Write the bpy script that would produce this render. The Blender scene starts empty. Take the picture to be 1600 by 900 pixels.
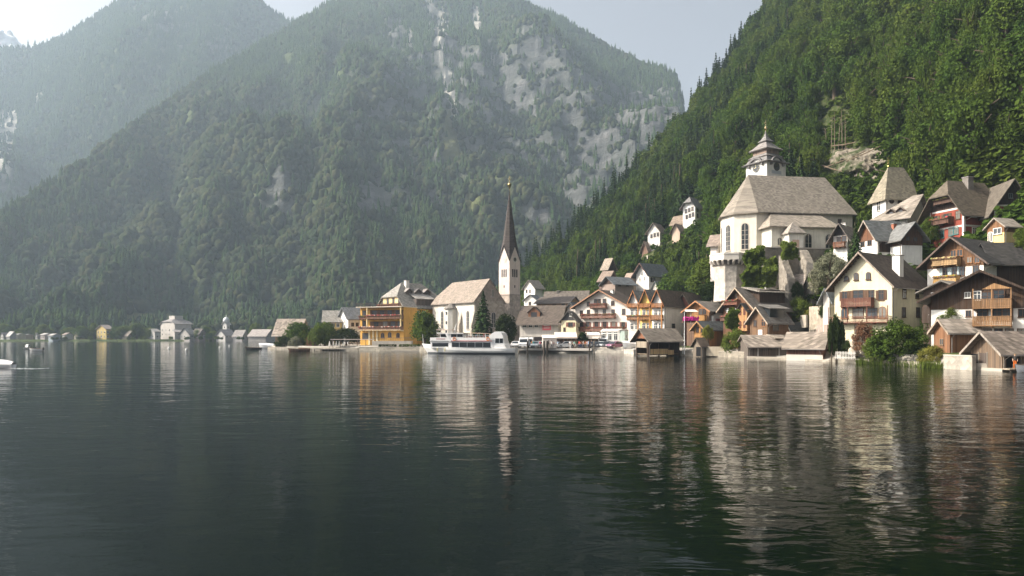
import bpy, math, random
import numpy as np
from mathutils import Vector, Matrix
R = math.radians
random.seed(7)
SC = bpy.context.scene
COL = SC.collection
F, CX, HY, CH = 1070.0, 800.0, 523.0, 4.5      # focal length in photo pixels, principal column, horizon row, eye height

def PT(px, py, D):
    return Vector(((px-CX)*D/F, D, CH-(py-HY)*D/F))
def ZAT(py, D): return CH-(py-HY)*D/F
def XAT(px, D): return (px-CX)*D/F

# ------------------------------------------------------------------ materials
def newmat(name):
    m = bpy.data.materials.new(name); m.use_nodes = True
    nt = m.node_tree
    for n in list(nt.nodes): nt.nodes.remove(n)
    out = nt.nodes.new('ShaderNodeOutputMaterial')
    return m, nt, out
class NT:
    def __init__(s, nt): s.nt = nt
    def n(s, t, **kw):
        x = s.nt.nodes.new(t)
        for k, v in kw.items():
            setattr(x, k, v)
        return x
    def l(s, a, b): s.nt.links.new(a, b)
    def math(s, op, a, b=None, clamp=False):
        x = s.nt.nodes.new('ShaderNodeMath'); x.operation = op; x.use_clamp = clamp
        for i, v in enumerate((a, b)):
            if v is None: continue
            if isinstance(v, (int, float)): x.inputs[i].default_value = v
            else: s.l(v, x.inputs[i])
        return x.outputs[0]
    def ramp(s, fac, stops):
        x = s.nt.nodes.new('ShaderNodeValToRGB')
        e = x.color_ramp.elements
        while len(e) < len(stops): e.new(0.5)
        for i, (p, c) in enumerate(stops):
            e[i].position = p; e[i].color = (*c, 1) if len(c) == 3 else c
        s.l(fac, x.inputs[0]); return x.outputs[0]
    def mix(s, fac, a, b, mode='MIX'):
        x = s.nt.nodes.new('ShaderNodeMix'); x.data_type = 'RGBA'; x.blend_type = mode
        for i, v in ((0, fac), (6, a), (7, b)):
            if isinstance(v, (int, float)): x.inputs[i].default_value = v
            elif isinstance(v, tuple): x.inputs[i].default_value = (*v[:3], 1)
            else: s.l(v, x.inputs[i])
        return x.outputs[2]
    def noise(s, vec, scale, detail=3, rough=0.55, dist=0.0):
        x = s.nt.nodes.new('ShaderNodeTexNoise')
        x.inputs['Scale'].default_value = scale; x.inputs['Detail'].default_value = detail
        x.inputs['Roughness'].default_value = rough; x.inputs['Distortion'].default_value = dist
        if vec is not None: s.l(vec, x.inputs['Vector'])
        return x.outputs[0]
    def principled(s, out, col, rough=0.8, spec=0.3, metal=0.0, bump=None, bstr=0.3, bdist=0.05):
        p = s.nt.nodes.new('ShaderNodeBsdfPrincipled')
        if isinstance(col, tuple): p.inputs['Base Color'].default_value = (*col[:3], 1)
        else: s.l(col, p.inputs['Base Color'])
        if isinstance(rough, (int, float)): p.inputs['Roughness'].default_value = rough
        else: s.l(rough, p.inputs['Roughness'])
        p.inputs['Specular IOR Level'].default_value = spec
        p.inputs['Metallic'].default_value = metal
        if bump is not None:
            b = s.nt.nodes.new('ShaderNodeBump'); b.inputs['Strength'].default_value = bstr
            b.inputs['Distance'].default_value = bdist
            s.l(bump, b.inputs['Height']); s.l(b.outputs[0], p.inputs['Normal'])
        s.l(p.outputs[0], out.inputs[0]); return p
    def obj(s): return s.nt.nodes.new('ShaderNodeTexCoord').outputs['Object']
    def pos(s): return s.nt.nodes.new('ShaderNodeNewGeometry').outputs['Position']

def sc3(c, k): return tuple(min(1, x*k) for x in c)
_mc = {}
def M(kind, col=(.5, .5, .5), rough=None):
    key = (kind, tuple(round(c, 3) for c in col), rough)
    if key in _mc: return _mc[key]
    m, nt, out = newmat(kind); g = NT(nt)
    if kind == 'plaster':
        v = g.obj(); n1 = g.noise(v, 0.35, 5, .65); n2 = g.noise(v, 2.6, 4, .6)
        mp = g.n('ShaderNodeMapping'); mp.inputs['Scale'].default_value = (2.2, 2.2, .22); g.l(v, mp.inputs[0])
        n3 = g.noise(mp.outputs[0], 1.0, 4, .6)
        c = g.mix(g.ramp(n1, [(.3, (0,)*3), (.75, (1,)*3)]), sc3(col, .76), sc3(col, 1.04))
        c = g.mix(g.ramp(n3, [(.47, (0,)*3), (.75, (.65,)*3)]), c, sc3(col, .58))
        c = g.mix(g.ramp(n2, [(.35, (.25,)*3), (.55, (0,)*3)]), c, sc3(col, .75))
        g.principled(out, c, .9, .15, bump=n2, bstr=.25, bdist=.03)
    elif kind == 'wood':
        v = g.obj(); sx = g.n('ShaderNodeSeparateXYZ'); g.l(v, sx.inputs[0])
        u = g.math('MULTIPLY', g.math('ADD', sx.outputs[0], sx.outputs[1]), 4.6)
        fl = g.math('FLOOR', u); fr = g.math('FRACT', u)
        wn = g.n('ShaderNodeTexWhiteNoise', noise_dimensions='1D'); g.l(fl, wn.inputs['W'])
        mp = g.n('ShaderNodeMapping'); mp.inputs['Scale'].default_value = (5, 5, .5); g.l(v, mp.inputs[0])
        n1 = g.noise(mp.outputs[0], 1.0, 4, .65)
        c = g.mix(wn.outputs[0], sc3(col, .62), sc3(col, 1.25))
        c = g.mix(g.ramp(n1, [(.4, (0,)*3), (.72, (.7,)*3)]), c, tuple(x*.6+.05 for x in col))
        gap = g.math('LESS_THAN', fr, .09)
        c = g.mix(gap, c, sc3(col, .3))
        g.principled(out, c, .8, .2, bump=g.math('SUBTRACT', 1.0, gap), bstr=.5, bdist=.02)
    elif kind in ('roof', 'shingle'):
        v = g.obj(); sx = g.n('ShaderNodeSeparateXYZ'); g.l(v, sx.inputs[0])
        k = 3.4 if kind == 'roof' else 2.1
        zr = g.math('MULTIPLY', sx.outputs[2], k)
        fz = g.math('FLOOR', zr); frz = g.math('FRACT', zr)
        wz = g.n('ShaderNodeTexWhiteNoise', noise_dimensions='1D'); g.l(fz, wz.inputs['W'])
        u = g.math('ADD', g.math('MULTIPLY', g.math('ADD', sx.outputs[0], sx.outputs[1]), 2.1 if kind == 'roof' else 1.5), g.math('MULTIPLY', wz.outputs[0], 7.0))
        cb = g.n('ShaderNodeCombineXYZ'); g.l(g.math('FLOOR', u), cb.inputs[0]); g.l(fz, cb.inputs[1])
        wn = g.n('ShaderNodeTexWhiteNoise', noise_dimensions='2D'); g.l(cb.outputs[0], wn.inputs['Vector'])
        n1 = g.noise(v, .28, 5, .65); n2 = g.noise(v, 1.7, 4, .7)
        lo, hi = (.6, 1.3) if kind == 'roof' else (.45, 1.5)
        c = g.mix(wn.outputs[0], sc3(col, lo), sc3(col, hi))
        c = g.mix(g.ramp(n1, [(.35, (0,)*3), (.7, (.6,)*3)]), c, tuple(x*.7+y for x, y in zip(col, (.03, .028, .015))))
        c = g.mix(g.ramp(n2, [(.55, (0,)*3), (.75, (.55,)*3)]), c, sc3(col, 1.5 if kind == 'shingle' else 1.3))
        gap = g.math('LESS_THAN', frz, .12)
        c = g.mix(g.math('MULTIPLY', gap, .6), c, sc3(col, .4))
        g.principled(out, c, .85, .2, bump=g.math('ADD', frz, g.math('MULTIPLY', wn.outputs[0], .7)), bstr=.6, bdist=.05)
    elif kind == 'stone':
        v = g.obj(); vo = g.n('ShaderNodeTexVoronoi'); vo.inputs['Scale'].default_value = 1.5; g.l(v, vo.inputs['Vector'])
        n1 = g.noise(v, .4, 5, .7); n2 = g.noise(v, 3.2, 4, .7)
        bw = g.n('ShaderNodeSeparateColor'); g.l(vo.outputs['Color'], bw.inputs[0])
        c = g.mix(bw.outputs[0], sc3(col, .72), sc3(col, 1.2))
        c = g.mix(g.ramp(n1, [(.42, (0,)*3), (.7, (.75,)*3)]), c, tuple(x*.5+.02 for x in col))
        c = g.mix(g.ramp(n2, [(.5, (0,)*3), (.75, (.5,)*3)]), c, sc3(col, 1.3))
        g.principled(out, c, .92, .15, bump=g.math('ADD', n2, vo.outputs['Distance']), bstr=.6, bdist=.12)
    elif kind == 'glass':
        g.principled(out, col, .08 if rough is None else rough, .5)
    elif kind == 'bark':
        v = g.obj(); n1 = g.noise(v, 3, 5, .7)
        g.principled(out, g.mix(n1, sc3(col, .5), sc3(col, 1.4)), .95, .1, bump=n1, bstr=.7, bdist=.05)
    else:      # painted, fabric, metal, skin ...
        v = g.obj(); n1 = g.noise(v, 1.6, 4, .6)
        c = g.mix(n1, sc3(col, .86), sc3(col, 1.08))
        r = rough if rough is not None else {'paint': .4, 'fabric': .95, 'metal': .35, 'gold': .25, 'skin': .6, 'concrete': .9}.get(kind, .6)
        g.principled(out, c, r, .4 if kind in ('paint', 'metal') else .2, 1.0 if kind in ('gold', 'metal') else 0.0)
    _mc[key] = m
    return m

def foliage_mat(name, dark, light, warm, trans=.25):
    m, nt, out = newmat(name); g = NT(nt)
    at = g.n('ShaderNodeAttribute', attribute_name='tint')
    oi = g.n('ShaderNodeObjectInfo')
    n1 = g.noise(g.pos(), .05, 3, .6)
    t = g.math('ADD', g.math('MULTIPLY', at.outputs['Fac'], .55), g.math('MULTIPLY', oi.outputs['Random'], .45))
    c = g.mix(t, dark, light)
    c = g.mix(g.ramp(n1, [(.42, (0,)*3), (.66, (.65,)*3)]), c, warm)
    p = g.n('ShaderNodeBsdfDiffuse'); g.l(c, p.inputs[0])
    tr = g.n('ShaderNodeBsdfTranslucent'); g.l(g.mix(.5, c, sc3(light, 1.3)), tr.inputs[0])
    ms = g.n('ShaderNodeMixShader'); ms.inputs[0].default_value = trans
    g.l(p.outputs[0], ms.inputs[1]); g.l(tr.outputs[0], ms.inputs[2]); g.l(ms.outputs[0], out.inputs[0])
    return m

# ------------------------------------------------------------------ mesh building
class MB:
    def __init__(s): s.v = []; s.f = []; s.m = []; s.T = Matrix.Identity(4); s.mi = 0
    def add(s, vs, fs):
        o = len(s.v); T = s.T
        s.v += [tuple(T @ Vector(p)) for p in vs]
        s.f += [tuple(i+o for i in f) for f in fs]; s.m += [s.mi]*len(fs); return s
    def box(s, a, b):
        x0, y0, z0 = a; x1, y1, z1 = b
        return s.add([(x0,y0,z0),(x1,y0,z0),(x1,y1,z0),(x0,y1,z0),(x0,y0,z1),(x1,y0,z1),(x1,y1,z1),(x0,y1,z1)],
                     [(0,3,2,1),(4,5,6,7),(0,1,5,4),(1,2,6,5),(2,3,7,6),(3,0,4,7)])
    def prism(s, poly, vec):      # poly: list of 3d points, extruded by vec
        n = len(poly); v = Vector(vec)
        ps = [Vector(p) for p in poly]
        return s.add([tuple(p) for p in ps]+[tuple(p+v) for p in ps],
                     [tuple(range(n-1, -1, -1)), tuple(range(n, 2*n))]+[(i, (i+1) % n, n+(i+1) % n, n+i) for i in range(n)])
    def slab(s, polys, t):        # polygons given on the top side, thickened straight down by t
        cnt = {}; key = lambda p: (round(p[0],3), round(p[1],3), round(p[2],3))
        for P in polys:
            n = len(P)
            s.add(P, [tuple(range(n))]); s.add([(p[0],p[1],p[2]-t) for p in P], [tuple(range(n-1,-1,-1))])
            for i in range(n):
                a, b = P[i], P[(i+1) % n]; k = tuple(sorted((key(a), key(b))))
                cnt.setdefault(k, []).append((a, b))
        for k, L in cnt.items():
            if len(L) == 1:
                a, b = L[0]; s.add([a, b, (b[0],b[1],b[2]-t), (a[0],a[1],a[2]-t)], [(0,3,2,1)])
        return s
    def lathe(s, prof, n=12, c=(0,0), rot=0):   # prof: (r,z)
        vs = []; fs = []
        for r, z in prof:
            for i in range(n):
                a = rot+2*math.pi*i/n; vs.append((c[0]+r*math.cos(a), c[1]+r*math.sin(a), z))
        for k in range(len(prof)-1):
            for i in range(n):
                j = (i+1) % n; fs.append((k*n+i, k*n+j, (k+1)*n+j, (k+1)*n+i))
        fs.append(tuple(range(n-1,-1,-1))); fs.append(tuple(range((len(prof)-1)*n, len(prof)*n)))
        return s.add(vs, fs)
    def tube(s, pts, rad, n=6):
        pts = [Vector(p) for p in pts]; vs = []; fs = []
        rad = rad if isinstance(rad, (list, tuple)) else [rad]*len(pts)
        for k, p in enumerate(pts):
            d = (pts[min(k+1, len(pts)-1)]-pts[max(k-1, 0)]).normalized()
            a = d.cross(Vector((0,0,1)) if abs(d.z) < .9 else Vector((1,0,0))).normalized(); b = d.cross(a)
            for i in range(n):
                t = 2*math.pi*i/n; vs.append(tuple(p+rad[k]*(math.cos(t)*a+math.sin(t)*b)))
        for k in range(len(pts)-1):
            for i in range(n):
                j = (i+1) % n; fs.append((k*n+i, k*n+j, (k+1)*n+j, (k+1)*n+i))
        fs.append(tuple(range(n))); fs.append(tuple(range(len(vs)-n, len(vs))))
        return s.add(vs, fs)
    def mesh(s, name, mats, smooth=False):
        me = bpy.data.meshes.new(name); me.from_pydata(s.v, [], s.f)
        mats = mats if isinstance(mats, (list, tuple)) else [mats]
        for m in mats: me.materials.append(m)
        if len(mats) > 1: me.polygons.foreach_set('material_index', s.m)
        if smooth: me.polygons.foreach_set('use_smooth', [True]*len(me.polygons))
        me.update(); return me
    def build(s, name, mats, parent=None, smooth=False):
        return link(name, s.mesh(name, mats, smooth), parent)

def link(name, data, parent=None, loc=None, rot=None):
    o = bpy.data.objects.new(name, data); COL.objects.link(o)
    if parent is not None: o.parent = parent
    if loc is not None: o.location = loc
    if rot is not None: o.rotation_euler = rot
    return o
def tag(o, label, cat, group=None, kind=None):
    if kind: o['kind'] = kind
    if label: o['label'] = label
    if cat: o['category'] = cat
    if group: o['group'] = group
    return o
def thing(name, label, cat, loc=(0,0,0), rz=0.0, group=None):
    return tag(link(name, None, None, loc, (0,0,rz)), label, cat, group)
def copy_tree(o, parent=None):
    c = o.copy(); COL.objects.link(c)
    if parent is not None: c.parent = parent
    for ch in [x for x in KIDS.get(o.name, [])]: copy_tree(ch, c)
    return c
KIDS = {}
def proto_kids(root):
    st = [root]
    while st:
        o = st.pop(); KIDS[o.name] = list(o.children); st += list(o.children)

def np_mesh(name, V, Q, mat, tint=None):
    me = bpy.data.meshes.new(name)
    V = np.ascontiguousarray(V, np.float32); Q = np.ascontiguousarray(Q, np.int32); n, k = Q.shape
    me.vertices.add(len(V)); me.vertices.foreach_set('co', V.ravel())
    me.loops.add(n*k); me.loops.foreach_set('vertex_index', Q.ravel())
    me.polygons.add(n); me.polygons.foreach_set('loop_start', np.arange(n, dtype=np.int32)*k)
    me.materials.append(mat)
    if tint is not None:
        a = me.attributes.new('tint', 'FLOAT', 'FACE'); a.data.foreach_set('value', np.ascontiguousarray(tint, np.float32))
    me.update(calc_edges=True); return me

# ------------------------------------------------------------------ value noise (numpy)
def _hash(i, j, s):
    h = (i.astype(np.int64)*374761393 + j.astype(np.int64)*668265263 + s*2147483647) & 0xffffffff
    h = ((h ^ (h >> 13))*1274126177) & 0xffffffff
    return ((h ^ (h >> 16)) & 0xffffff)/16777215.0
def vnoise(x, y, s=0):
    x = np.asarray(x, float); y = np.asarray(y, float)
    i = np.floor(x); j = np.floor(y); u = x-i; v = y-j
    u = u*u*(3-2*u); v = v*v*(3-2*v)
    a = _hash(i, j, s); b = _hash(i+1, j, s); c = _hash(i, j+1, s); d = _hash(i+1, j+1, s)
    return (a*(1-u)+b*u)*(1-v)+(c*(1-u)+d*u)*v
def fbm(x, y, o=4, s=0):
    t = 0; a = .5; f = 1.0; n = 0
    for k in range(o):
        t = t+a*vnoise(x*f, y*f, s+k*17); n += a; a *= .5; f *= 2.03
    return t/n
# ------------------------------------------------------------------ palette
CREAM=(.72,.66,.47); WHITE=(.78,.75,.69); OFFW=(.66,.62,.55); YEL=(.74,.40,.075); PYEL=(.78,.60,.28); RED=(.30,.075,.05); PINKW=(.74,.64,.55)
WDK=(.055,.032,.02); WBR=(.13,.066,.034); WOR=(.36,.16,.06); WLT=(.46,.31,.16); WGR=(.22,.19,.16)
RBR=(.085,.066,.055); RGR=(.21,.19,.17); RLT=(.33,.295,.25); RDK=(.06,.056,.055); SLATE=(.13,.14,.15)
GLASS=(.02,.024,.028)
PADS = []          # (x, y, radius, z): flat building plots in the terrain
HOUSES = []
CLEAR = []         # (px0, py0, px1, py1, D): keep forest trees from hiding these buildings

# ------------------------------------------------------------------ windows (parts: window > pane, shutter)
_wm = {}
def arch_poly(w, h, y, pointed, n=5):
    hw = w/2; spring = h/2-(hw*1.25 if pointed else hw)
    P = [(-hw, y, -h/2), (hw, y, -h/2)]
    if pointed:
        for i in range(n+1):
            t = i/n; P.append((hw*math.cos(t*math.pi/2)**.8, y, spring+hw*1.25*math.sin(t*math.pi/2)**.95 if i < n else h/2))
        for i in range(n-1, -1, -1):
            t = i/n; P.append((-hw*math.cos(t*math.pi/2)**.8, y, spring+hw*1.25*math.sin(t*math.pi/2)**.95))
    else:
        for i in range(0, 2*n+1):
            t = math.pi*i/(2*n); P.append((hw*math.cos(t), y, spring+hw*math.sin(t)))
    return P
def window_meshes(w, h, style, fc, sc):
    k = (round(w,2), round(h,2), style, fc, sc)
    if k in _wm: return _wm[k]
    fw = .10 if w > .7 else .07
    f = MB(); p = MB(); s = None
    if style in ('arch', 'point', 'round'):
        pt = style == 'point'
        if style == 'round':
            ring = [(w/2*math.cos(2*math.pi*i/16), 0, w/2*math.sin(2*math.pi*i/16)) for i in range(16)]
            f.prism([(1.22*a, 0, 1.22*c) for a, b, c in ring], (0,-.06,0)); p.prism(ring, (0,-.085,0))
            f.box((-.05,-.1,-w/2), (.05,-.02,w/2)); f.box((-w/2,-.1,-.05), (w/2,-.02,.05))
        else:
            P = arch_poly(w, h, 0, pt); fe = .36 if h > 2.5 else .2; f.prism([(a*(w+fe)/w, 0, c*(h+fe)/h) for a, b, c in P], (0,-.06,0)); p.prism(P, (0,-.085,0))
            f.box((-.05,-.12,-h/2), (.05,-.02,h/2-.1)); f.box((-w/2-fe*.7,-.2,-h/2-fe*.8), (w/2+fe*.7,0,-h/2-fe*.3))
            for i in range(1, int(h/1.1)): f.box((-w/2,-.11,-h/2+i*1.1-.03), (w/2,-.02,-h/2+i*1.1+.03))
    else:
        for a, b in (((-w/2-fw,-.07,-h/2-fw),(-w/2,.0,h/2+fw)), ((w/2,-.07,-h/2-fw),(w/2+fw,.0,h/2+fw)), ((-w/2,-.07,h/2),(w/2,.0,h/2+fw)), ((-w/2,-.07,-h/2-fw),(w/2,.0,-h/2))): f.box(a, b)
        f.box((-w/2-fw-.06,-.16,-h/2-fw-.07), (w/2+fw+.06,0,-h/2-fw-.002))
        nb = max(1, round(w/.75))
        for i in range(1, nb+1 if nb > 1 else 2):
            x = -w/2+w*i/(nb if nb > 1 else 2)
            if x < w/2-.05: f.box((x-.035,-.055,-h/2), (x+.035,-.012,h/2))
        if h > 1.0: f.box((-w/2,-.052,h*.14), (w/2,-.012,h*.14+.06))
        p.box((-w/2,-.03,-h/2), (w/2,.02,h/2))
        if style == 'shut':
            s = MB(); sw = w*.48
            s.box((0,-.06,-h/2-.04), (sw,-.005,h/2+.04)); s.box((.05,-.085,-h/2+.05), (sw-.05,-.06,-.05)); s.box((.05,-.085,.05), (sw-.05,-.06,h/2-.05))
            s = (s.mesh('shutter', sc), w/2+fw+.02, sw)
    r = (f.mesh('window', fc), p.mesh('pane', M('glass', GLASS)), s)
    _wm[k] = r; return r

_pr = random.Random(17); _pvc = {}
def _pv(me):
    """the same pane with one of a few kinds of glass: dark room, pale curtain, greys painted lighter as if reflecting"""
    k = _pr.choice((0,0,0,1,1,2,3))
    if k == 0: return me
    if (me.name, k) not in _pvc:
        m2 = me.copy(); m2.materials.clear(); m2.materials.append(M('glass', ((.06,.066,.072),(.16,.15,.13),(.035,.045,.055))[k-1], (.12,.2,.03)[k-1])); _pvc[(me.name, k)] = m2
    return _pvc[(me.name, k)]
class House:
    """A box building fitted to a near corner (column cx, distance D, yaw th); its left wall is x=0, its right wall y=0 in local axes."""
    def __init__(s, name, label, cat, cx, D, th, xl=None, xr=None, z0=1.2, eave=None, apex=None, axis='x', W=None, L=None, h=None, ha=None,
                 wall=('plaster', WHITE), upper=None, up_py=None, gable=None, roof=('roof', RBR), oe=.8, og=.8, c0=1, c1=1, t=.22, base=2.0, group=None, pad=True, noroof=False, fascia=None, rout=None):
        if z0 > 4: base = max(base, 6.0)
        X = XAT(cx, D); c, n = math.cos(R(th)), math.sin(R(th))
        if L is None: a = (xr-CX)/F; L = (a*D-X)/(c-a*n)
        if W is None: b = (xl-CX)/F; W = (b*D-X)/(-n-b*c)
        if not (1.2 < L < 32 and 1.2 < W < 32): print('SIZE', label, round(L,1), round(W,1))
        s.L, s.W, s.z0, s.D, s.th, s.axis = L, W, z0, D, th, axis
        s.root = thing(name, label, cat, (X, D, z0), R(th), group); s.o = Vector((X, D, z0)); s.c, s.n = c, n
        if h is None: h = ZAT(eave, D)-z0
        mid = s.w(0, W/2, 0) if axis == 'x' else s.w(L/2, 0, 0)
        if ha is None: ha = (ZAT(apex, mid.y)-z0) if apex is not None else h+2.5
        s.h, s.ha = h, ha; s.name = name
        mw = M(*wall)
        q = MB(); hs = h
        if upper is not None: hs = (ZAT(up_py, D)-z0) if up_py is not None else h*.5
        q.box((0,0,-base), (L,W,min(hs, h)))
        def gpoly(x0, z, e=0.0):
            cc0 = 1.0
            if axis == 'x':
                P = [(x0,-e,z),(x0,W+e,z)]; top = ha-.02
                return P, W
            return [(-e,x0,z),(L+e,x0,z)], L
        gm = gable or upper or wall
        gl = []
        if not noroof:
            span = W if axis == 'x' else L
            dep = L if axis == 'x' else W
            def prof(cfrac, z):
                k = max(0, min(1, cfrac)); zt = h+(ha-h)*k
                if k >= .999: P = [(0,h),(span,h),(span/2,ha)]
                elif k < .02: return None
                else: P = [(0,h),(span,h),(span-k*span/2,zt),(k*span/2,zt)]
                return P
            for e, cf in ((0, c0), (1, c1)):
                P = prof(cf, h)
                if not P: continue
                d0, d1 = (0, min(.35, dep*.3)) if e == 0 else (dep-min(.35, dep*.3), dep)
                if gable or upper: d0, d1 = (-.03, d1) if e == 0 else (d0, dep+.03)
                g = MB(); gl.append(g)
                if axis == 'x': g.prism([(d0,y,z) for y, z in P], (d1-d0,0,0))
                else: g.prism([(y,d0,z) for y, z in P], (0,d1-d0,0))
        s.wall = q.build('wall', mw, s.root)
        for g in gl: g.build('gable', M(*gm), s.root)
        if 1:
            if upper is not None:
                u = MB(); e = .05; u.box((-e,-e,hs), (L+e,W+e,h)); u.build('upper_storey', M(*upper), s.root)
        s.hs = hs
        if not noroof:
            A, B = (L, W) if axis == 'x' else (W, L)      # A along the ridge, B across
            m = (ha-h)/(B/2); T = t
            x0, x1 = -og, A+(rout if rout is not None else og)
            def ends(xe, sg, c):
                if c >= .999: return None, xe
                yb = c*B/2 if c > .02 else -oe
                zb = h+T+m*yb
                ins = (1-c)*B/2 if c > .02 else B/2+oe
                return (yb, zb), xe+sg*ins
            e0, r0 = ends(x0, 1, c0); e1, r1 = ends(x1, -1, c1)
            ze = h+T-m*oe; zr = ha+T
            def side(y0, flip):
                Y = (lambda y: y) if not flip else (lambda y: B-y)
                P = [(x0,Y(-oe),ze),(x1,Y(-oe),ze)]
                if e1 and e1[0] > -oe+.01: P.append((x1,Y(e1[0]),e1[1]))
                P.append((r1,B/2,zr)); P.append((r0,B/2,zr))
                if e0 and e0[0] > -oe+.01: P.append((x0,Y(e0[0]),e0[1]))
                return P
            polys = [side(0, False), side(0, True)]
            if e0: polys.append([(x0,e0[0],e0[1]),(x0,B-e0[0],e0[1]),(r0,B/2,zr)])
            if e1: polys.append([(x1,e1[0],e1[1]),(x1,B-e1[0],e1[1]),(r1,B/2,zr)])
            if axis == 'y': polys = [[(p[1],p[0],p[2]) for p in P] for P in polys]
            r = MB().slab(polys, t); s.roof = r.build('roof', M(*roof), s.root)
            if fascia:       # barge boards along the gable edge facing the lake, butted 2 cm in front of the roof's edge
                f = MB()
                for k in (0, 1):
                    y0, y1 = (-oe, B/2) if k == 0 else (B+oe, B/2)
                    P = [(y0,ze+.03),(y1,zr+.03),(y1,zr-.32),(y0,ze-.32)]
                    if axis == 'x': f.prism([(x0-.02,y,z) for y, z in P], (-.07,0,0))
                    else: f.prism([(y,x0-.02,z) for y, z in P], (0,-.07,0))
                f.build('barge_board', M(*fascia), s.root)
            s.zr, s.m_, s.oe = zr, m, oe
            if D < 230 and oe > .3:      # gutter under each long eave, downpipe at the near corner
                for k in (0, 1):
                    if (k == 0 and c0 < .02) : continue
                    yy = -oe-.07 if k == 0 else B+oe+.07
                    P = [(x0+.05, yy, ze-t+.04), (x1-.05, yy, ze-t+.04)]
                    g = MB(); g.tube(P if axis == 'x' else [(b_, a_, c_) for a_, b_, c_ in P], .075, 6); gu = g.build('gutter', M('paint', (.16,.14,.125)), s.root)
                if axis == 'x': pts = [(.25,-oe-.05,ze-t),(.25,-.1,ze-t-.5),(.25,-.1,-1.0)]
                else: pts = [(-oe-.05,.25,ze-t),(-.1,.25,ze-t-.5),(-.1,.25,-1.0)]
                g = MB(); g.tube(pts, .055, 5); g.build('downpipe', M('paint', (.2,.175,.155)), s.root)
        if pad: HOUSES.append(s)
        if pad: PADS.append((*s.w(L/2, W/2, 0)[:2], .6*math.hypot(L, W)+1.0, z0))
    def w(s, x, y, z): return Vector((s.o.x+s.c*x-s.n*y, s.o.y+s.n*x+s.c*y, s.o.z+z))
    def loc(s, p):
        d = p-s.o; return Vector((s.c*d.x+s.n*d.y, -s.n*d.x+s.c*d.y, d.z))
    def hit(s, face, px, py):
        d = Vector(((px-CX)/F, 1, -(py-HY)/F)); nrm = Vector((-s.c, -s.n, 0)) if face == 'L' else Vector((s.n, -s.c, 0))
        C = Vector((0,0,CH)); k = (s.o-C).dot(nrm)/d.dot(nrm)
        return s.loc(C+d*k)
    def win(s, face, pts, w, h, style='plain', fc=('paint', (.7,.68,.63)), sc=('wood', WBR), proud=None, label=None):
        w, h = w*.84, h*.86
        fm, pm, sm = window_meshes(w, h, style, M(*fc), M(*sc))
        for px, py in pts:
            p = s.hit(face, px, py); e = .055 if (proud is None and p.z > s.hs-.01 and s.hs < s.h-.01) or (proud is None and p.z > s.h) else (proud or .003)
            o = link('window', fm, s.root, (p.x if face == 'R' else -e, -e if face == 'R' else p.y, p.z), (0,0,0 if face == 'R' else -math.pi/2))
            link('pane', _pv(pm), o)
            if sm:
                for sg in (-1, 1): link('shutter', sm[0], o, (sm[1] if sg > 0 else -sm[1]-sm[2], 0, 0))
    def balcony(s, face, px0, px1, pyf, dep=1.2, rail=1.0, mat=('wood', WBR), flowers=None, solid=True, post=None, railmat=None):
        a, b = s.hit(face, px0, pyf), s.hit(face, px1, pyf); z = a.z
        u0, u1 = sorted((a.x, b.x)) if face == 'R' else sorted((a.y, b.y))
        def tr(u, d, z): return (u, -d, z) if face == 'R' else (-d, u, z)
        def bx(m, u0, d0, z0, u1, d1, z1):
            p, q = tr(u0,d0,z0), tr(u1,d1,z1); m.box(tuple(min(i,j) for i, j in zip(p,q)), tuple(max(i,j) for i, j in zip(p,q)))
        f = MB(); bx(f, u0, .06, z-.18, u1, dep, z)
        n = max(2, int((u1-u0)/2.2))
        for i in range(n+1):
            u = u0+.1+(u1-u0-.2)*i/n; bx(f, u-.07, .06, z-.4, u+.07, dep-.15, z-.182)
        fo = f.build('balcony', M(*mat), s.root)
        r = MB(); bx(r, u0, dep-.07, z+rail-.08, u1, dep+.03, z+rail); bx(r, u0, dep-.05, z+.1, u1, dep, z+.18)
        for e in (u0, u1-.1): bx(r, e, .06, z+rail-.08, e+.1, dep-.08, z+rail)
        st = .19; bw = .15 if solid else .05
        for i in range(int((u1-u0)/st)): bx(r, u0+i*st+.02, dep-.04, z+.02, u0+i*st+.02+bw, dep-.01, z+rail-.081)
        for e in (u0+.02, u1-.05):
            for i in range(int(dep/st)): bx(r, e, .06+i*st, z+.02, e+.03, .06+i*st+bw, z+rail-.081)
        if post:
            for i in range(post[0]):
                u = u0+.08+(u1-u0-.16)*i/(post[0]-1); bx(r, u-.07, dep-.14, z+.002, u+.07, dep-.072, z+post[1])
        r.build('railing', M(*(railmat or mat)), fo)
        if flowers:
            q = MB(); rng = random.Random(int(px0*7+pyf))
            n = int((u1-u0)/.22)
            for i in range(n):
                if rng.random() < .35: continue
                u = u0+.1+i*.22; zz = z+rail-.12; k = .07+.08*rng.random()
                q.T = Matrix.Translation(Vector(tr(u, dep+.16+.05*rng.random(), zz+.1*rng.random()-.05)))@Matrix.Rotation(rng.random()*6, 4, 'Z')
                q.mi = 0 if rng.random() < .62 else 1
                q.lathe([(.02,-k*1.5),(k,-k*.6),(k*.9,k*.5),(.02,k)], 5)
            q.T = Matrix.Identity(4); q.mi = 2
            bx(q, u0, dep+.035, z+rail-.36, u1, dep+.2, z+rail-.14)
            q.build('flower_box', [M('fabric', flowers[0]), M('fabric', flowers[1]), M('wood', WBR)], fo)
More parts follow.
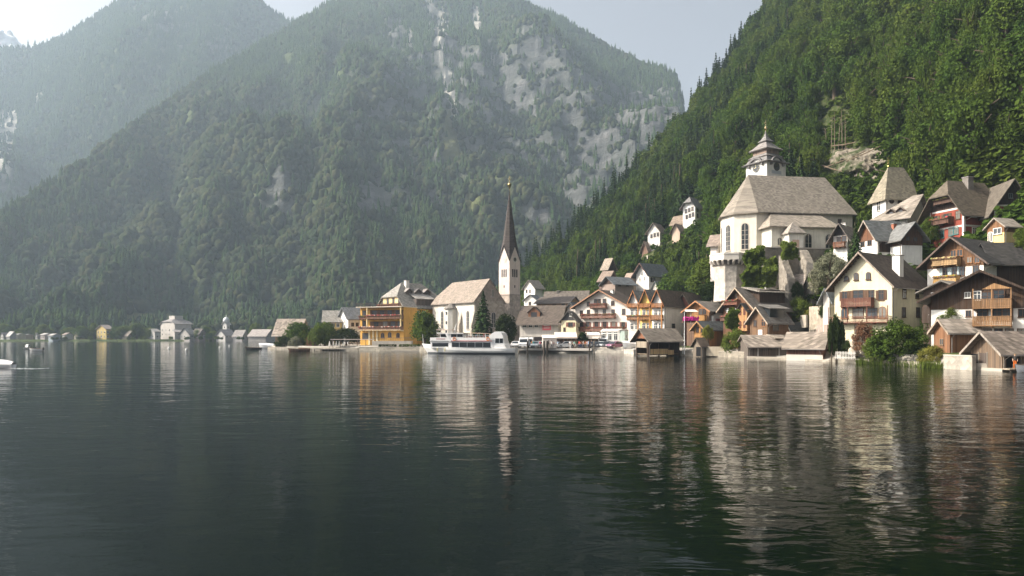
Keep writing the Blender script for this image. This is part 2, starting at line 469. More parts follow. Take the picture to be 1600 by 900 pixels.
    def chimney(s, fx, fy, top, w=.8, mat=('plaster', WHITE), cap=('concrete', (.3,.28,.26))):
        x, y = fx*s.L, fy*s.W; q = MB(); zt = s.ha+top
        q.box((x-w/2,y-w/2,s.h-.2), (x+w/2,y+w/2,zt)); ch = q.build('chimney', M(*mat), s.roof)
        k = MB(); k.box((x-w/2-.1,y-w/2-.1,zt), (x+w/2+.1,y+w/2+.1,zt+.12)); k.build('chimney_cap', M(*cap), ch)
        q2 = 0
    def dormer(s, face, f, w, hh, front, mat=('wood', WBR), roof=('roof', RBR), win=True):
        """gabled dormer on the slope facing the given wall; f along it, its front set back by `front` from the eave line"""
        d = MB(); rf = MB(); B = s.W if s.axis == 'x' else s.L; A = s.L if s.axis == 'x' else s.W
        m = s.m_; zb = s.h+m*front; y1 = front+(hh+w*.5)/m
        y1 = min(y1, B/2)
        if face in ('R', 'L') and ((s.axis == 'x') == (face == 'R')): Y = lambda v: v
        else: Y = lambda v: B-v
        a = f*A
        tr = (lambda x, y, z: (x, y, z)) if s.axis == 'x' else (lambda x, y, z: (y, x, z))
        P = [(a-w/2,zb-.2),(a+w/2,zb-.2),(a+w/2,zb+hh),(a,zb+hh+w*.42),(a-w/2,zb+hh)]
        p0 = [tr(x,Y(front),z) for x, z in P]; e = Vector(tr(0,Y(y1)-Y(front),0))
        d.prism(p0, e); o = d.build('dormer', M(*mat), s.root)
        zt = zb+hh+w*.42+.05; zl = zb+hh-.25+.05; hw = w/2+.35; f0 = front-.4
        rf.slab([[tr(a-hw,Y(f0),zl),tr(a,Y(f0),zt),tr(a,Y(y1+.3),zt),tr(a-hw,Y(y1+.3),zl)], [tr(a,Y(f0),zt),tr(a+hw,Y(f0),zl),tr(a+hw,Y(y1+.3),zl),tr(a,Y(y1+.3),zt)]], .12)
        rf.build('dormer_roof', M(*roof), o)
        if win:
            q = MB(); p0 = tr(a-w*.26,Y(front)-.03,zb+.15); p1 = tr(a+w*.26,Y(front)+.03,zb+hh-.1)
            g0 = [(x0 if x0 < x1 else x1) for x0, x1 in zip(p0,p1)]; g1 = [(x1 if x0 < x1 else x0) for x0, x1 in zip(p0,p1)]
            q.box(g0, g1); q.build('window', M('glass', (.05,.05,.055)), o)
    def part(s, name, mat, fn, parent=None, smooth=False):
        q = MB(); fn(q); return q.build(name, M(*mat), parent or s.root, smooth)
    def door(s, face, px, py, w=1.1, h=2.1, mat=('wood', WBR)):
        p = s.hit(face, px, py); q = MB(); e = .07
        if face == 'R': q.box((p.x-w/2,-e,p.z-h/2), (p.x+w/2,-.004,p.z+h/2)); hd = (p.x+w*.35,-e-.03,p.z)
        else: q.box((-e,p.y-w/2,p.z-h/2), (-.004,p.y+w/2,p.z+h/2)); hd = (-e-.03,p.y-w*.35,p.z)
        d = q.build('door', M(*mat), s.root)
        k = MB(); k.box((hd[0]-.04,hd[1]-.03,hd[2]-.05), (hd[0]+.04,hd[1]+.029,hd[2]+.05)); k.build('handle', M('metal', (.4,.38,.35)), d)
# ================================================================== the buildings of the village
PW = ('plaster', WHITE); RB = ('roof', RBR); RG = ('roof', RGR); RD = ('roof', RDK); SH = ('shingle', RLT)
BRF = ('wood', WBR); WHF = ('paint', (.7,.68,.63))
REDF = [(.26,.045,.045), (.10,.13,.05)]

# --- cream house on the shore (right)
h = House('chalet_house', 'cream gabled house with brown balconies, dark roof and white chimney on the shore', 'house', 1394, 110, 35, 1304, 1449, z0=1.6,
          eave=441, apex=396, wall=('plaster', CREAM), roof=RB, oe=.95, og=1.3, fascia=('wood', (.30,.24,.19)), rout=1.2)
h.win('L', [(1338,432),(1357,431)], .72, 1.25, 'arch', BRF)
h.win('L', [(1323,435)], .8, .8, 'arch', BRF)
h.win('L', [(1320,463),(1377,461)], .95, 1.75, 'shut', BRF); h.win('L', [(1341,462)], 2.0, 2.0, 'shut', BRF); h.win('L', [(1361,462)], 1.1, 2.0, 'plain', BRF)
h.win('L', [(1320,489),(1379,488)], 1.3, 2.0, 'arch', ('wood', WOR)); h.win('L', [(1341,489),(1362,489)], 2.1, 1.7, 'plain', BRF)
h.win('L', [(1339,514)], .8, 1.7, 'plain', BRF)
h.win('R', [(1413,459),(1433,459),(1412,488),(1434,488)], 1.3, 1.7, 'plain', BRF)
h.balcony('L', 1319, 1367, 478.5, 1.25, 1.25, ('wood', (.17,.07,.045))); h.balcony('L', 1300, 1393.5, 504, 1.3, .95, ('wood', (.17,.07,.045)), solid=False, post=(4,2.6))
h.chimney(.42, .16, -.4, 1.25); CREAMH = h
h.part('string_course', ('plaster', (.5,.42,.34)), lambda q: q.box((-.05,-.05,-1.5), (h.L+.05,h.W+.05,.35)))
def rafters(hh, n=14):
    B = hh.W if hh.axis == 'x' else hh.L
    def fn(q):
        for sgn in (0, 1):
            for i in range(n):
                f = (i+.5)/n; y = -hh.oe*.9+(B/2+hh.oe*.9)*f; z = hh.h+hh.m_*y-.12
                yy = y if sgn == 0 else B-y
                if hh.axis == 'x': q.box((-1.1,yy-.06,z-.1), (-.02,yy+.06,z+.02))
                else: q.box((yy-.06,-1.1,z-.1), (yy+.06,-.02,z+.02))
    hh.part('purlin_end', ('wood', WBR), fn)
rafters(h)
# --- right chalet with carved balconies
h = House('chalet_house', 'white and dark timber chalet with two carved loggia balconies, behind the rightmost boathouse', 'house', 1618, 91, 50, 1455, L=12, z0=3.2,
          eave=459, apex=425, wall=PW, upper=('wood', (.058,.032,.018)), up_py=481, roof=('roof', (.17,.155,.14)), oe=1.6, og=1.5, fascia=('wood', WDK))
h.balcony('L', 1521, 1582, 481, 1.4, 1.15, ('wood', (.27,.15,.07)), post=(3,2.6)); h.balcony('L', 1521, 1582, 508, 1.4, 1.2, ('wood', (.27,.15,.07)), post=(3,2.6))
h.part('loggia_screen', ('wood', (.34,.19,.085)), lambda q: q.prism([(-1.42,h.hit('L',1583,446).y,h.hit('L',1560,452).z),(-1.42,h.hit('L',1536,446).y,h.hit('L',1560,452).z),(-1.42,h.hit('L',1555,446).y,h.hit('L',1560,443).z)], (.12,0,0)))
h.win('L', [(1543,466),(1560,463)], 1.5, 1.9, 'plain', BRF, proud=.06); h.win('L', [(1512,461)], .7, .8, 'plain', WHF, proud=.06); h.win('L', [(1527,462)], .9, 1.3, 'plain', WHF, proud=.06)
h.win('L', [(1535,490),(1558,490),(1574,490)], 1.3, 1.8, 'plain', BRF, proud=.06); h.win('L', [(1513,490)], .6, .9, 'plain', BRF); h.win('L', [(1598,489)], 1.0, 1.1, 'plain', BRF)
h.win('L', [(1543,517.5),(1560,517.5),(1577,517.5),(1596,517.5)], .95, .65, 'plain', BRF)
# low link building between it and the cream house
h = House('timber_annex', 'brown timber annex with a pale lean roof between the cream house and the right chalet', 'annex', 1506, 101, 35, 1443, 1530, z0=3.0, eave=452, apex=440,
          wall=('wood', (.08,.05,.035)), roof=('roof', (.19,.17,.15)), og=.9)
h.win('L', [(1458,463)], .5, 1.2, 'plain', WHF); h.win('L', [(1476,464),(1490,462)], .8, 1.3, 'plain', BRF); h.balcony('L', 1468, 1487, 479, 1.0, .8, ('wood', WOR)); h.door('L', 1447, 492, 1.2, 2.6, ('wood', WDK))
# --- upper chalet
h = House('chalet_house', 'white chalet with dark timber gable and two pale plank balconies, above the right chalet', 'house', 1537, 107, 30, 1449, 1590, z0=9.8,
          eave=404, apex=372, wall=PW, upper=('wood', (.15,.075,.035)), up_py=414, roof=RD, oe=1.2, og=1.3, fascia=('wood', (.14,.1,.08)))
h.balcony('L', 1462, 1502, 415, 1.3, 1.15, ('wood', (.40,.26,.13)), flowers=[(.30,.34,.12),(.5,.4,.2)]); h.balcony('L', 1465, 1501, 442, 1.4, 1.05, ('wood', (.45,.27,.09)), flowers=[(.5,.25,.05),(.25,.3,.06)])
h.win('L', [(1478,425),(1490,424)], .95, 1.7, 'shut', BRF, ('paint', (.35,.42,.42))); h.win('L', [(1503,423),(1525,420)], .9, 1.8, 'plain', BRF); h.win('L', [(1490,396),(1500,395)], .9, 1.1, 'plain', ('wood', WOR)); h.win('L', [(1515,406),(1527,406)], .8, 1.0, 'plain', ('wood', WOR)); h.chimney(.5, .7, .3, .7, ('plaster', (.5,.45,.4)))
h = House('barn', 'long dark timber barn with a low dark roof right of the upper chalet', 'barn', 1549, 109, 0, L=13, W=3.4, z0=10.2, eave=402, apex=381, wall=('wood', WDK), roof=RD, axis='x', oe=1.0, og=.6)
h.win('R', [(1560,412),(1582,412)], 1.0, .9, 'plain', BRF)
# --- red house
h = House('villa', 'dark red villa with white corner bands and half-hipped roof, high on the slope', 'house', 1506, 127, 15, 1454, 1553, z0=20.6,
          eave=322, apex=284, wall=('plaster', RED), gable=('wood', (.06,.035,.025)), roof=('roof', (.13,.105,.08)), oe=1.5, og=2.0, c0=.42, t=.25)
VIL = h
def bands(q, hh=h, zm=None):
    b = .32; L, W, H = hh.L, hh.W, hh.h; z = zm or H*.52
    for (x, y) in ((0,0),(L,0),(0,W)): q.box((x-.06,y-.06,.0), (x+b if x < L/2 else x+.06, y+b if y < W/2 else y+.06, H-.03))
    for zz in (z, H-.35): q.box((-.04,b+.01,zz), (-.003,W-.35,zz+.32)); q.box((b+.01,-.04,zz), (L-.08,-.003,zz+.32))
    q.box((-.05,b+.01,0), (-.003,W-.35,.5)); q.box((b+.01,-.05,0), (L-.08,-.003,.5))
h.part('corner_bands', ('plaster', (.78,.72,.66)), bands)
h.win('L', [(1497,336)], 1.0, 1.6, 'plain', BRF); h.win('L', [(1461,344),(1479,340)], 1.2, 1.6, 'shut', BRF, ('wood', WBR)); h.win('L', [(1463,368),(1472,366),(1486,362),(1494,360)], 1.0, 1.5, 'plain', ('paint', (.06,.16,.16)))
h.win('R', [(1521,334)], 1.3, 1.3, 'shut', WHF, ('wood', WDK)); h.win('R', [(1545,333)], 1.0, 1.3, 'plain', BRF); h.win('R', [(1522,361)], 1.0, 1.4, 'plain', WHF)
h.balcony('L', 1459, 1491, 352.5, 1.4, 1.05, ('wood', (.12,.06,.04)), flowers=[(.5,.08,.08),(.1,.2,.06)])
h.win('L', [(1478,311)], 2.2, 1.1, 'plain', BRF, proud=.05); h.balcony('L', 1465, 1494, 320, 1.1, .9, ('wood', (.12,.07,.05)), flowers=[(.45,.4,.15),(.2,.25,.08)])
h.chimney(.62, .42, .9, 1.3, ('stone', (.2,.18,.16)))
h2 = House('villa_wing', 'dark red wing with black timber gable beside the red villa', 'house wing', 1553, 126, -8, L=5.6, W=8, z0=20.5, eave=320, apex=283, axis='y', wall=('plaster', RED), gable=('wood', (.05,.033,.026)), roof=('roof', (.13,.11,.09)), oe=1.7, og=1.5)
h2.part('corner_bands', ('plaster', (.78,.72,.66)), lambda q: (q.box((h2.L-.35,-.05,0),(h2.L+.05,-.003,h2.h)), q.box((.35,-.04,h2.h-.3),(h2.L-.36,-.003,h2.h-.02)), q.box((0,-.05,0),(.34,-.003,h2.h))))
h2.win('R', [(1579,331)], 1.4, 1.5, 'shut', BRF, ('wood', WDK)); h2.win('R', [(1578.5,306)], .7, .9, 'plain', ('paint', (.25,.28,.25)), proud=.05)
h = House('garden_pavilion', 'small yellow and white porch hut with a pale roof in front of the red villa', 'hut', 1569, 114, 18, 1543, 1592, z0=18.8, eave=352, apex=342, wall=('plaster', PYEL), upper=('wood', (.22,.11,.05)), up_py=362, roof=('roof', (.36,.31,.26)), oe=.5, og=.5)
h.win('L', [(1559,361)], 1.5, 1.0, 'plain', WHF, proud=.06); h.win('L', [(1548,370)], .8, 1.8, 'arch', WHF, proud=.06)
# --- boathouse far right
h = House('boathouse', 'weathered plank boathouse with shingle roof at the right edge of the photo', 'boathouse', 1566, 84, 14, 1517, 1650, z0=.3, eave=547, apex=520, wall=('wood', (.17,.115,.075)), roof=('shingle', (.23,.185,.15)), oe=.75, og=1.0, fascia=('wood', (.33,.28,.23)), base=.2, pad=False)
BH = h
h.part('gate_shade_panel', ('fabric', (.012,.012,.013)), lambda q: q.box((-.03,h.hit('L',1528,560).y,.12), (.0-.004,h.hit('L',1517.5,560).y,1.75)))  # near-black panel on the wall, painted as the shade inside the gate
h.part('door', ('wood', (.1,.075,.06)), lambda q: q.box((-.06,h.hit('L',1541.5,560).y,.45), (-.004,h.hit('L',1531.5,560).y,1.9)))
h.part('door_frame', ('wood', (.3,.26,.21)), lambda q: [q.box((-.09,h.hit('L',x,560).y-.05,.0), (-.004,h.hit('L',x,560).y+.05,2.0)) for x in (1529.5, 1543)])
h.part('sill_beam', ('concrete', (.42,.38,.32)), lambda q: q.box((-.35,-.3,-.35), (h.L,h.W+.1,.05)))
h.part('side_shade_panel', ('fabric', (.014,.013,.013)), lambda q: q.box((.6,-.03,.15), (2.6,-.004,2.0)))  # solid dark sheet stands in for the shaded interior
h.part('post', ('wood', (.3,.24,.18)), lambda q: [q.box((x,-.12,-.2),(x+.14,-.035,h.h)) for x in (.1,2.75,4.6)])
# --- plank hut beside it
h = House('garden_hut', 'small brown plank hut with a pale weathered shingle roof, beside the rightmost boathouse', 'hut', 1484, 93.5, 9, 1459, 1530, z0=1.4, eave=517, apex=500.5, wall=('wood', (.22,.105,.05)), roof=('shingle', (.31,.265,.22)), oe=.5, og=.6, fascia=('wood', (.36,.29,.22)))
h.win('L', [(1471.5,534)], .62, .85, 'plain', ('wood', (.3,.2,.12)))
# --- shingle sheds on the shore
h = House('boat_shed', 'long low boat shed with mottled pale shingle roof and dark doors', 'boat shed', 1169, 131, 3, L=7.6, W=5, z0=.3, h=2.15, ha=3.95, wall=('wood', (.13,.105,.085)), roof=('shingle', (.28,.235,.195)), oe=.7, og=.5, base=.3)
h.part('post', ('wood', (.45,.42,.38)), lambda q: [q.box((x,-.1,-.2),(x+.28,-.004,2.1)) for x in (1.75, 5.9)]); h.part('plinth', ('concrete', (.40,.36,.31)), lambda q: q.box((-.3,-.5,-.6),(h.L+.3,.0-.101,.12)))
h = House('boat_shed', 'boat shed with broad pale shingle roof and reddish plank wall on a white footing', 'boat shed', 1284, 117, 55, 1229, L=6, z0=.3, h=2.2, ha=4.5, axis='y', wall=('wood', (.20,.10,.07)), roof=('shingle', (.24,.20,.165)), oe=.8, og=.7, base=.3)
h.part('plinth', ('concrete', (.62,.57,.5)), lambda q: q.box((-.22,-.2,-.6),(-.004,h.W,.75)))
h = House('boat_shed', 'small dark roofed shed with orange plank gable behind the shingle sheds', 'shed', 1239, 142, 20, 1225, 1283, z0=1.3, eave=519, apex=505, wall=('wood', (.24,.12,.055)), roof=('roof', (.055,.055,.055)), oe=.5, og=.6, fascia=('paint', (.55,.5,.44)))
# --- carved brown house with vines
h = House('carved_house', 'tall carved brown timber house with orange window bays and vines, left of the sheds', 'house', 1180, 141, 27, 1130, 1237, z0=1.6, eave=480, apex=451, wall=('wood', (.15,.07,.035)), roof=('roof', (.15,.13,.115)), oe=1.0, og=1.1, fascia=('wood', (.42,.33,.24)))
CARV = h
h.win('L', [(1142,464),(1151,463)], .7, 1.2, 'plain', ('wood', WOR), ('wood', WOR)); h.win('L', [(1137,485),(1148,485)], .95, 1.3, 'round', WHF)
h.win('L', [(1139,507),(1149,507),(1156,507)], .8, 1.7, 'plain', BRF); h.balcony('L', 1133, 1157, 476, 1.1, .9, ('wood', (.2,.08,.05)), flowers=REDF); h.balcony('L', 1131, 1158, 500, 1.1, .95, ('wood', (.14,.07,.05)), flowers=[(.5,.12,.14),(.12,.2,.05)])
def bay(q):
    y0, y1 = h.hit('L',1173,500).y, h.hit('L',1158,500).y; q.box((-1.0,y0,h.hit('L',1165,517).z),(-.01,y1,h.hit('L',1165,484).z))
    za = h.hit('L',1165,484).z; q.prism([(-1.0,y0,za),(-1.0,y1,za),(-1.0,(y0+y1)/2,za+1.2)], (.99,0,0)); h.by = (y0,y1,za)
b = h.part('window_bay', ('wood', (.40,.21,.09)), bay); y0, y1, za = h.by
q = MB(); q.slab([[(-1.5,y0-.5,za-.55),(-1.5,(y0+y1)/2,za+1.4),(3.0,(y0+y1)/2,za+1.4),(3.0,y0-.5,za-.55)],[(-1.5,y1+.5,za-.55),(-1.5,(y0+y1)/2,za+1.4),(3.0,(y0+y1)/2,za+1.4),(3.0,y1+.5,za-.55)]], .15); q.build('bay_roof', M('roof', RDK), b)
for py in (487, 507):
    z = h.hit('L',1165,py).z
    for k in (.28,.72):
        q = MB(); q.prism([(a, 0, c) for a, _, c in arch_poly(.62, 1.5, 0, False, 4)], (0,-.05,0)); q.v = [(-1.0+v[1], y0+(y1-y0)*k-v[0], z+v[2]) for v in q.v]; q.build('window', M('glass', (.1,.035,.02)), b)
h.part('wide_dormer', ('wood', WDK), lambda q: q.box((2.2,.9,h.h+.4),(h.L-1.0,h.W*.5,h.ha-.3)))
h.part('dormer_roof', ('roof', (.30,.27,.235)), lambda q: q.slab([[(1.2,.1,h.ha-.75),(h.L-.3,.1,h.ha-.75),(h.L-.3,h.W*.55,h.ha+.45),(1.2,h.W*.55,h.ha+.45)]], .2))
h.chimney(.65,.4,.9,.7)
h = House('house_wing', 'front wing of the carved house with a glazed dark dormer and pale barge boards', 'house wing', 1199, 134, 27, 1172, 1232, z0=1.5, eave=500, apex=481, wall=('wood', (.19,.11,.06)), roof=('roof', (.17,.155,.14)), oe=.8, og=.8, fascia=('wood', (.45,.36,.27)))
h.win('L', [(1193,504)], 1.1, 1.5, 'plain', ('wood', WOR)); h.win('L', [(1180,505)], .8, 1.3, 'plain', BRF); h.door('L', 1188, 524, 1.0, 2.2, ('paint', (.75,.73,.7)))
h.part('glazed_dormer', ('glass', (.03,.034,.038)), lambda q: q.box((1.0,.3,h.h+.3),(h.L-.8,2.6,h.ha-.1)))
h.part('dormer_roof', ('roof', (.19,.175,.16)), lambda q: q.slab([[(.3,-.4,h.ha-.12),(h.L,-.4,h.ha-.12),(h.L,h.W*.6,h.ha+.75),(.3,h.W*.6,h.ha+.75)]], .18)); h.win('R', [(1212,512)], 2.0, 1.4, 'plain', BRF)
h.part('porch_roof', ('shingle', (.42,.36,.29)), lambda q: q.slab([[(-.3,-2.2,2.35),(h.L,-2.2,2.2),(h.L,-.02,3.0),(-.3,-.02,3.1)]], .12))
# --- chalet with pink awning, lower hut
h = House('chalet_house', 'orange timber chalet with grey roof and red flowers on a white bay', 'house', 1108, 153, 42, 1073, 1134, z0=2.5, eave=484, apex=471.5, wall=('wood', (.17,.10,.065)), upper=('wood', (.30,.15,.06)), up_py=493, gable=('wood', (.33,.15,.06)), roof=RG, oe=.9, og=1.0, fascia=('wood', (.42,.2,.09)))
h.balcony('L', 1088, 1105, 500, 1.1, 1.0, ('wood', (.48,.25,.08))); h.win('L', [(1095,487),(1101,487)], .9, 1.3, 'plain', BRF); h.win('R', [(1117,491),(1124,493)], .9, 1.2, 'arch', BRF)
h.part('white_bay', ('plaster', (.84,.82,.78)), lambda q: q.prism([(h.L*.12,-.5,h.h-3.6),(h.L*.98,-.5,h.h-3.6),(h.L*.98,-.5,h.h-1.4),(h.L*.55,-.5,h.h-.5),(h.L*.12,-.5,h.h-1.3)], (0,.44,0)))
h.balcony('R', 1115, 1126, 502, 1.0, .6, ('wood', (.35,.12,.12)), flowers=[(.65,.03,.10),(.7,.08,.2)])
h = House('lakeside_hut', 'low orange plank hut with a grey roof, in front of the orange chalet', 'hut', 1101, 147, 38, 1084, 1134, z0=1.6, eave=513, apex=503, wall=('wood', (.38,.19,.065)), roof=('roof', (.16,.17,.165)), oe=.6, og=.8, fascia=('wood', (.4,.22,.1)))
h.win('L', [(1090,515),(1097,515)], .6, 1.2, 'plain', BRF)
h = House('boathouse', 'narrow grey boathouse with a black open front, right of the flagpole', 'boathouse', 1096, 139, 25, 1083, 1105, z0=.2, eave=540, apex=529, wall=('wood', (.2,.16,.12)), roof=('roof', (.12,.09,.07)), oe=.35, og=.5, base=.2)
h.part('gate_shade_panel', ('fabric', (.012,.012,.013)), lambda q: q.box((-.03,.15,-.1),(-.004,h.W*.62,1.8)))  # shade of the open front put in as a near-black panel
# --- three gabled houses in a row
for i, (a, b, col, lab, ev, ap) in enumerate(((1038, 1019, WHITE, 'white house with long brown roof and balcony, rightmost of the three narrow gables', 475, 453.5), (1019.3, 1000.5, (.76,.50,.16), 'yellow narrow gabled house squeezed between two white ones', 475.5, 453.5), (1000.8, 982, (.74,.70,.64), 'white narrow gabled house left of the yellow one', 476.5, 455))):
    Di = (160, 163.7, 167.7)[i]
    h = House('gabled_house', lab, 'house', a, Di, 48, b, z0=1.4, L=(17, 11, 9)[i], eave=ev, apex=ap, wall=('plaster', col), roof=RB if i == 0 else ('roof', (.20,.20,.195)), oe=.05 if i else .35, og=.8, fascia=('wood', (.42,.17,.06)), group='three narrow gables in a row')
    xs = [b+(a-b)*k for k in (.3,.7)]
    h.win('L', [(x, 489-i*.3) for x in xs], .85, 1.5, 'plain', WHF); h.win('L', [(x, 510) for x in xs], 1.0, 1.7, 'plain', WHF)
    h.balcony('L', b+.6, a-.8, 498.5, 1.1, .95, ('wood', (.26,.12,.05)), flowers=[(.5,.2,.05),(.15,.22,.06)] if i else None); h.balcony('L', b+1, a-1, 479.5, .9, .8, ('wood', (.30,.13,.05)))
    h.part('timber_post', ('wood', (.45,.2,.06)), lambda q: q.box((-1.15,-.0,0),(-.9,.22,h.h-.2)))
    if i == 0: h.chimney(.62,.2,-1.5,.7, ('paint', (.1,.1,.1))); h.win('R', [(1052,510)], 1.6, 1.4, 'plain', BRF)
h = House('terrace_house', 'small house with a pale mottled roof between the orange chalet and the carved house', 'house', 1121, 168, 40, 1108, 1134, z0=3, eave=484, apex=471, wall=('plaster', (.5,.42,.36)), roof=('roof', (.31,.27,.23)), oe=.5, og=.7)
h = House('hillside_house', 'little grey roofed annex right of the highest gabled white house', 'house', 1028, 226, 40, 1020, 1038, z0=16, eave=448, apex=440, wall=('plaster', (.6,.56,.5)), roof=('roof', (.24,.25,.25)), oe=.5, og=.5)
h = House('hillside_house', 'tan roofed cottage peeking out left of the highest gabled white house', 'house', 984, 236, 45, 975, 996, z0=18, eave=438, apex=427, axis='y', wall=('plaster', (.6,.45,.36)), roof=('roof', (.33,.25,.2)), oe=.5, og=.5)
h = House('brick_house', 'dark red walled house with brown roof behind the flagpole', 'house', 1080, 166, 45, 1058, 1116, z0=2.0, eave=478, apex=460, wall=('plaster', (.20,.08,.06)), roof=RB)
# --- open boathouse
h = House('boathouse', 'open boathouse with grey plank roof on dark posts and a light wooden dock front', 'boathouse', 1013, 141, 24, 993, 1062, z0=.1, eave=529, apex=514.5, wall=('wood', (.1,.06,.04)), noroof=False, gable=('wood', (.24,.10,.05)), roof=('roof', (.20,.17,.14)), oe=1.0, og=.8, base=.1, pad=False)
OB = h
h.wall.data.clear_geometry()
q = MB(); W, L, H = h.W, h.L, h.h
q.box((.3,W-.15,0),(L,W,H)); q.box((L-.15,.2,0),(L,W-.16,H))
for x in (0, L*.33, L*.66, L-.2): q.box((x,0,-1.5),(x+.2,.2,H)); 
for y in (0.3, W-.4): q.box((-.02,y,-1.5),(.2,y+.2,H))
me = q.mesh('wall', M('wood', (.075,.05,.035))); h.wall.data = me
h.part('dock_front', ('wood', (.66,.44,.21)), lambda q: (q.box((.25,-.12,.35),(L*.62,-.02,1.45)), q.box((L*.62,-.12,.2),(L*.8,-.02,1.2))))
h.part('side_panel', ('wood', (.33,.27,.2)), lambda q: q.box((-.05,.6,1.7),(-.022,W-.5,3.0)))
h.part('drain_pipe', ('paint', (.5,.5,.47)), lambda q: q.tube([(L+.3,-.9,H-.3),(L+.35,-.6,H-1.2),(L+.35,-.6,.4)], .09))
h.part('floor', ('wood', (.2,.15,.1)), lambda q: q.box((.21,.21,.25),(L-.2,W-.2,.45)))
# --- white hotel with the big gable
h = House('guest_house', 'large white inn with a broad gable, rows of windows and three flowered balconies', 'inn', 982, 177, 50, 899, 1004, z0=1.4, eave=477.5, apex=454, wall=('plaster', (.76,.69,.61)), roof=RB, oe=.9, og=1.3, fascia=('wood', (.40,.22,.13)))
B1 = ('wood', (.2,.09,.06))
h.win('L', [(919.5,475),(957.5,473.5)], .9, 1.2, 'plain', BRF); h.win('L', [(931,472),(936.5,472),(944.5,471.5)], 1.0, 1.7, 'plain', BRF)
h.win('L', [(908.5,489.5),(919.5,488.5),(932,488),(944.5,488),(958,488),(974.5,487)], 1.0, 1.6, 'plain', BRF); h.win('L', [(908.5,508),(918.5,508),(932,507.5),(945,507.5),(959,507.5),(974,508)], 1.15, 1.7, 'shut', BRF, ('wood', (.26,.12,.09)))
h.balcony('L', 925, 949.5, 480.5, 1.2, 1.0, B1, flowers=REDF); h.balcony('L', 911, 963, 496.5, 1.2, 1.0, B1, flowers=REDF); h.balcony('L', 903, 948, 516.5, 1.2, 1.0, B1, flowers=REDF); h.balcony('L', 952, 977, 516.5, 1.2, 1.0, B1, flowers=REDF)
h.chimney(.4,.4,.2,.8)
INN = h
h = House('restaurant_front', 'low white glazed restaurant front below the large white inn', 'restaurant', 968, 173, 62, 939, 975, z0=1.3, eave=518, apex=515, axis='y', wall=('plaster', (.8,.76,.7)), roof=('plaster', (.72,.68,.62)), oe=.15, og=.1)
h.win('L', [(944,526),(953,526),(962,526)], 1.0, 1.9, 'plain', WHF); h.win('L', [(944,520),(953,520),(962,520)], 1.0, .4, 'plain', WHF)
h = House('kiosk', 'small pale green kiosk with flat roof right of the restaurant front', 'kiosk', 976, 172, 45, 967.5, 981, z0=1.2, eave=517, apex=516, wall=('plaster', (.42,.50,.44)), roof=('roof', RGR), oe=.2, og=.2); h.win('R', [(978.5,526)], .7, 1.0, 'plain', WHF)
# --- cream cottage and cafe to the left of the inn
h = House('cottage', 'small cream cottage with a black gable between the cafe roof and the white inn', 'cottage', 900, 184, 60, 877, 906, z0=1.3, eave=500.5, apex=487, wall=('plaster', (.74,.66,.45)), gable=('wood', (.06,.055,.055)), roof=('roof', (.14,.13,.12)), oe=.6, og=.6)
h.win('L', [(891.5,507)], 1.5, 1.2, 'shut', BRF, ('wood', (.25,.11,.08))); h.win('L', [(892,492)], .8, .8, 'plain', WHF, proud=.05); h.win('L', [(882,515)], .6, 1.2, 'plain', BRF)
h = House('cafe', 'white cafe with a long brown roof, timber dormer and a red and white banner', 'cafe', 874, 191, 70, 812, 886, z0=1.3, eave=501, apex=478, axis='y', wall=('plaster', (.60,.56,.51)), gable=('wood', (.07,.05,.04)), roof=('roof', (.12,.095,.08)), oe=1.2, og=.9)
h.dormer('L', .66, 3.4, 1.6, .9, ('wood', (.30,.14,.075)), ('roof', (.1,.08,.07)))
h.part('banner', ('fabric', (.70,.16,.18)), lambda q: q.box((-.06,h.hit('L',861,510).y,h.hit('L',855,516).z),(-.01,h.hit('L',847.5,510).y,h.hit('L',855,506).z)))
def bn(q):
    y0, y1 = h.hit('L',860,510).y, h.hit('L',848.5,510).y
    for k in (.3,.62): q.box((-.075,y0+.2,h.hit('L',855,516).z+k*1.8),(-.062,y1-.2,h.hit('L',855,516).z+k*1.8+.22))
h.part('banner_stripes', ('fabric', (.8,.72,.7)), bn)
h.part('shop_shade_panel', ('fabric', (.03,.025,.025)), lambda q: q.box((-.03,.5,.1),(-.004,h.W-.5,2.6)))  # dark panel paints the shade inside the shop front
h.win('L', [(820,509),(829,509),(838,509)], 1.1, .9, 'plain', WHF)
# --- long roofs behind, small hillside houses
h = House('terrace_house', 'long low brown roofed house behind the cafe', 'house', 916, 214, 68, 850, 921, z0=6, eave=474, apex=455, axis='y', wall=('plaster', (.5,.36,.27)), roof=('roof', (.17,.145,.125)), oe=1.2, og=.6); h.win('L', [(868,482),(890,481)], 1.2, .8, 'plain', BRF); h.chimney(.5,.7,.3,.8,('concrete', (.12,.11,.1)))
h = House('terrace_house', 'tan walled house with dark eaves directly behind the cafe roof', 'house', 890, 204, 66, 838, 905, z0=5, eave=472, apex=464, axis='y', wall=('plaster', (.5,.33,.22)), roof=('roof', (.12,.10,.09)), oe=1.0, og=.5); h.win('L', [(850,479),(866,478),(880,477)], 1.1, .9, 'plain', BRF)
h = House('terrace_house', 'small grey slate roofed house right of the long brown roof, above the cottage', 'house', 902, 196, 50, 884, 915, z0=3, eave=485, apex=473, wall=('plaster', (.55,.5,.45)), roof=('roof', SLATE)); h.win('L', [(889,492),(896,492)], .8, 1.1, 'plain', BRF)
h = House('hillside_house', 'small white house with grey roof at the forest edge, just right of the church tower', 'house', 836, 285, 40, 819, 848, z0=20, eave=449, apex=438, wall=PW, roof=('roof', RGR), oe=.9, og=.9); h.win('L', [(823,455),(828,455)], 1.0, 1.4, 'plain', BRF)
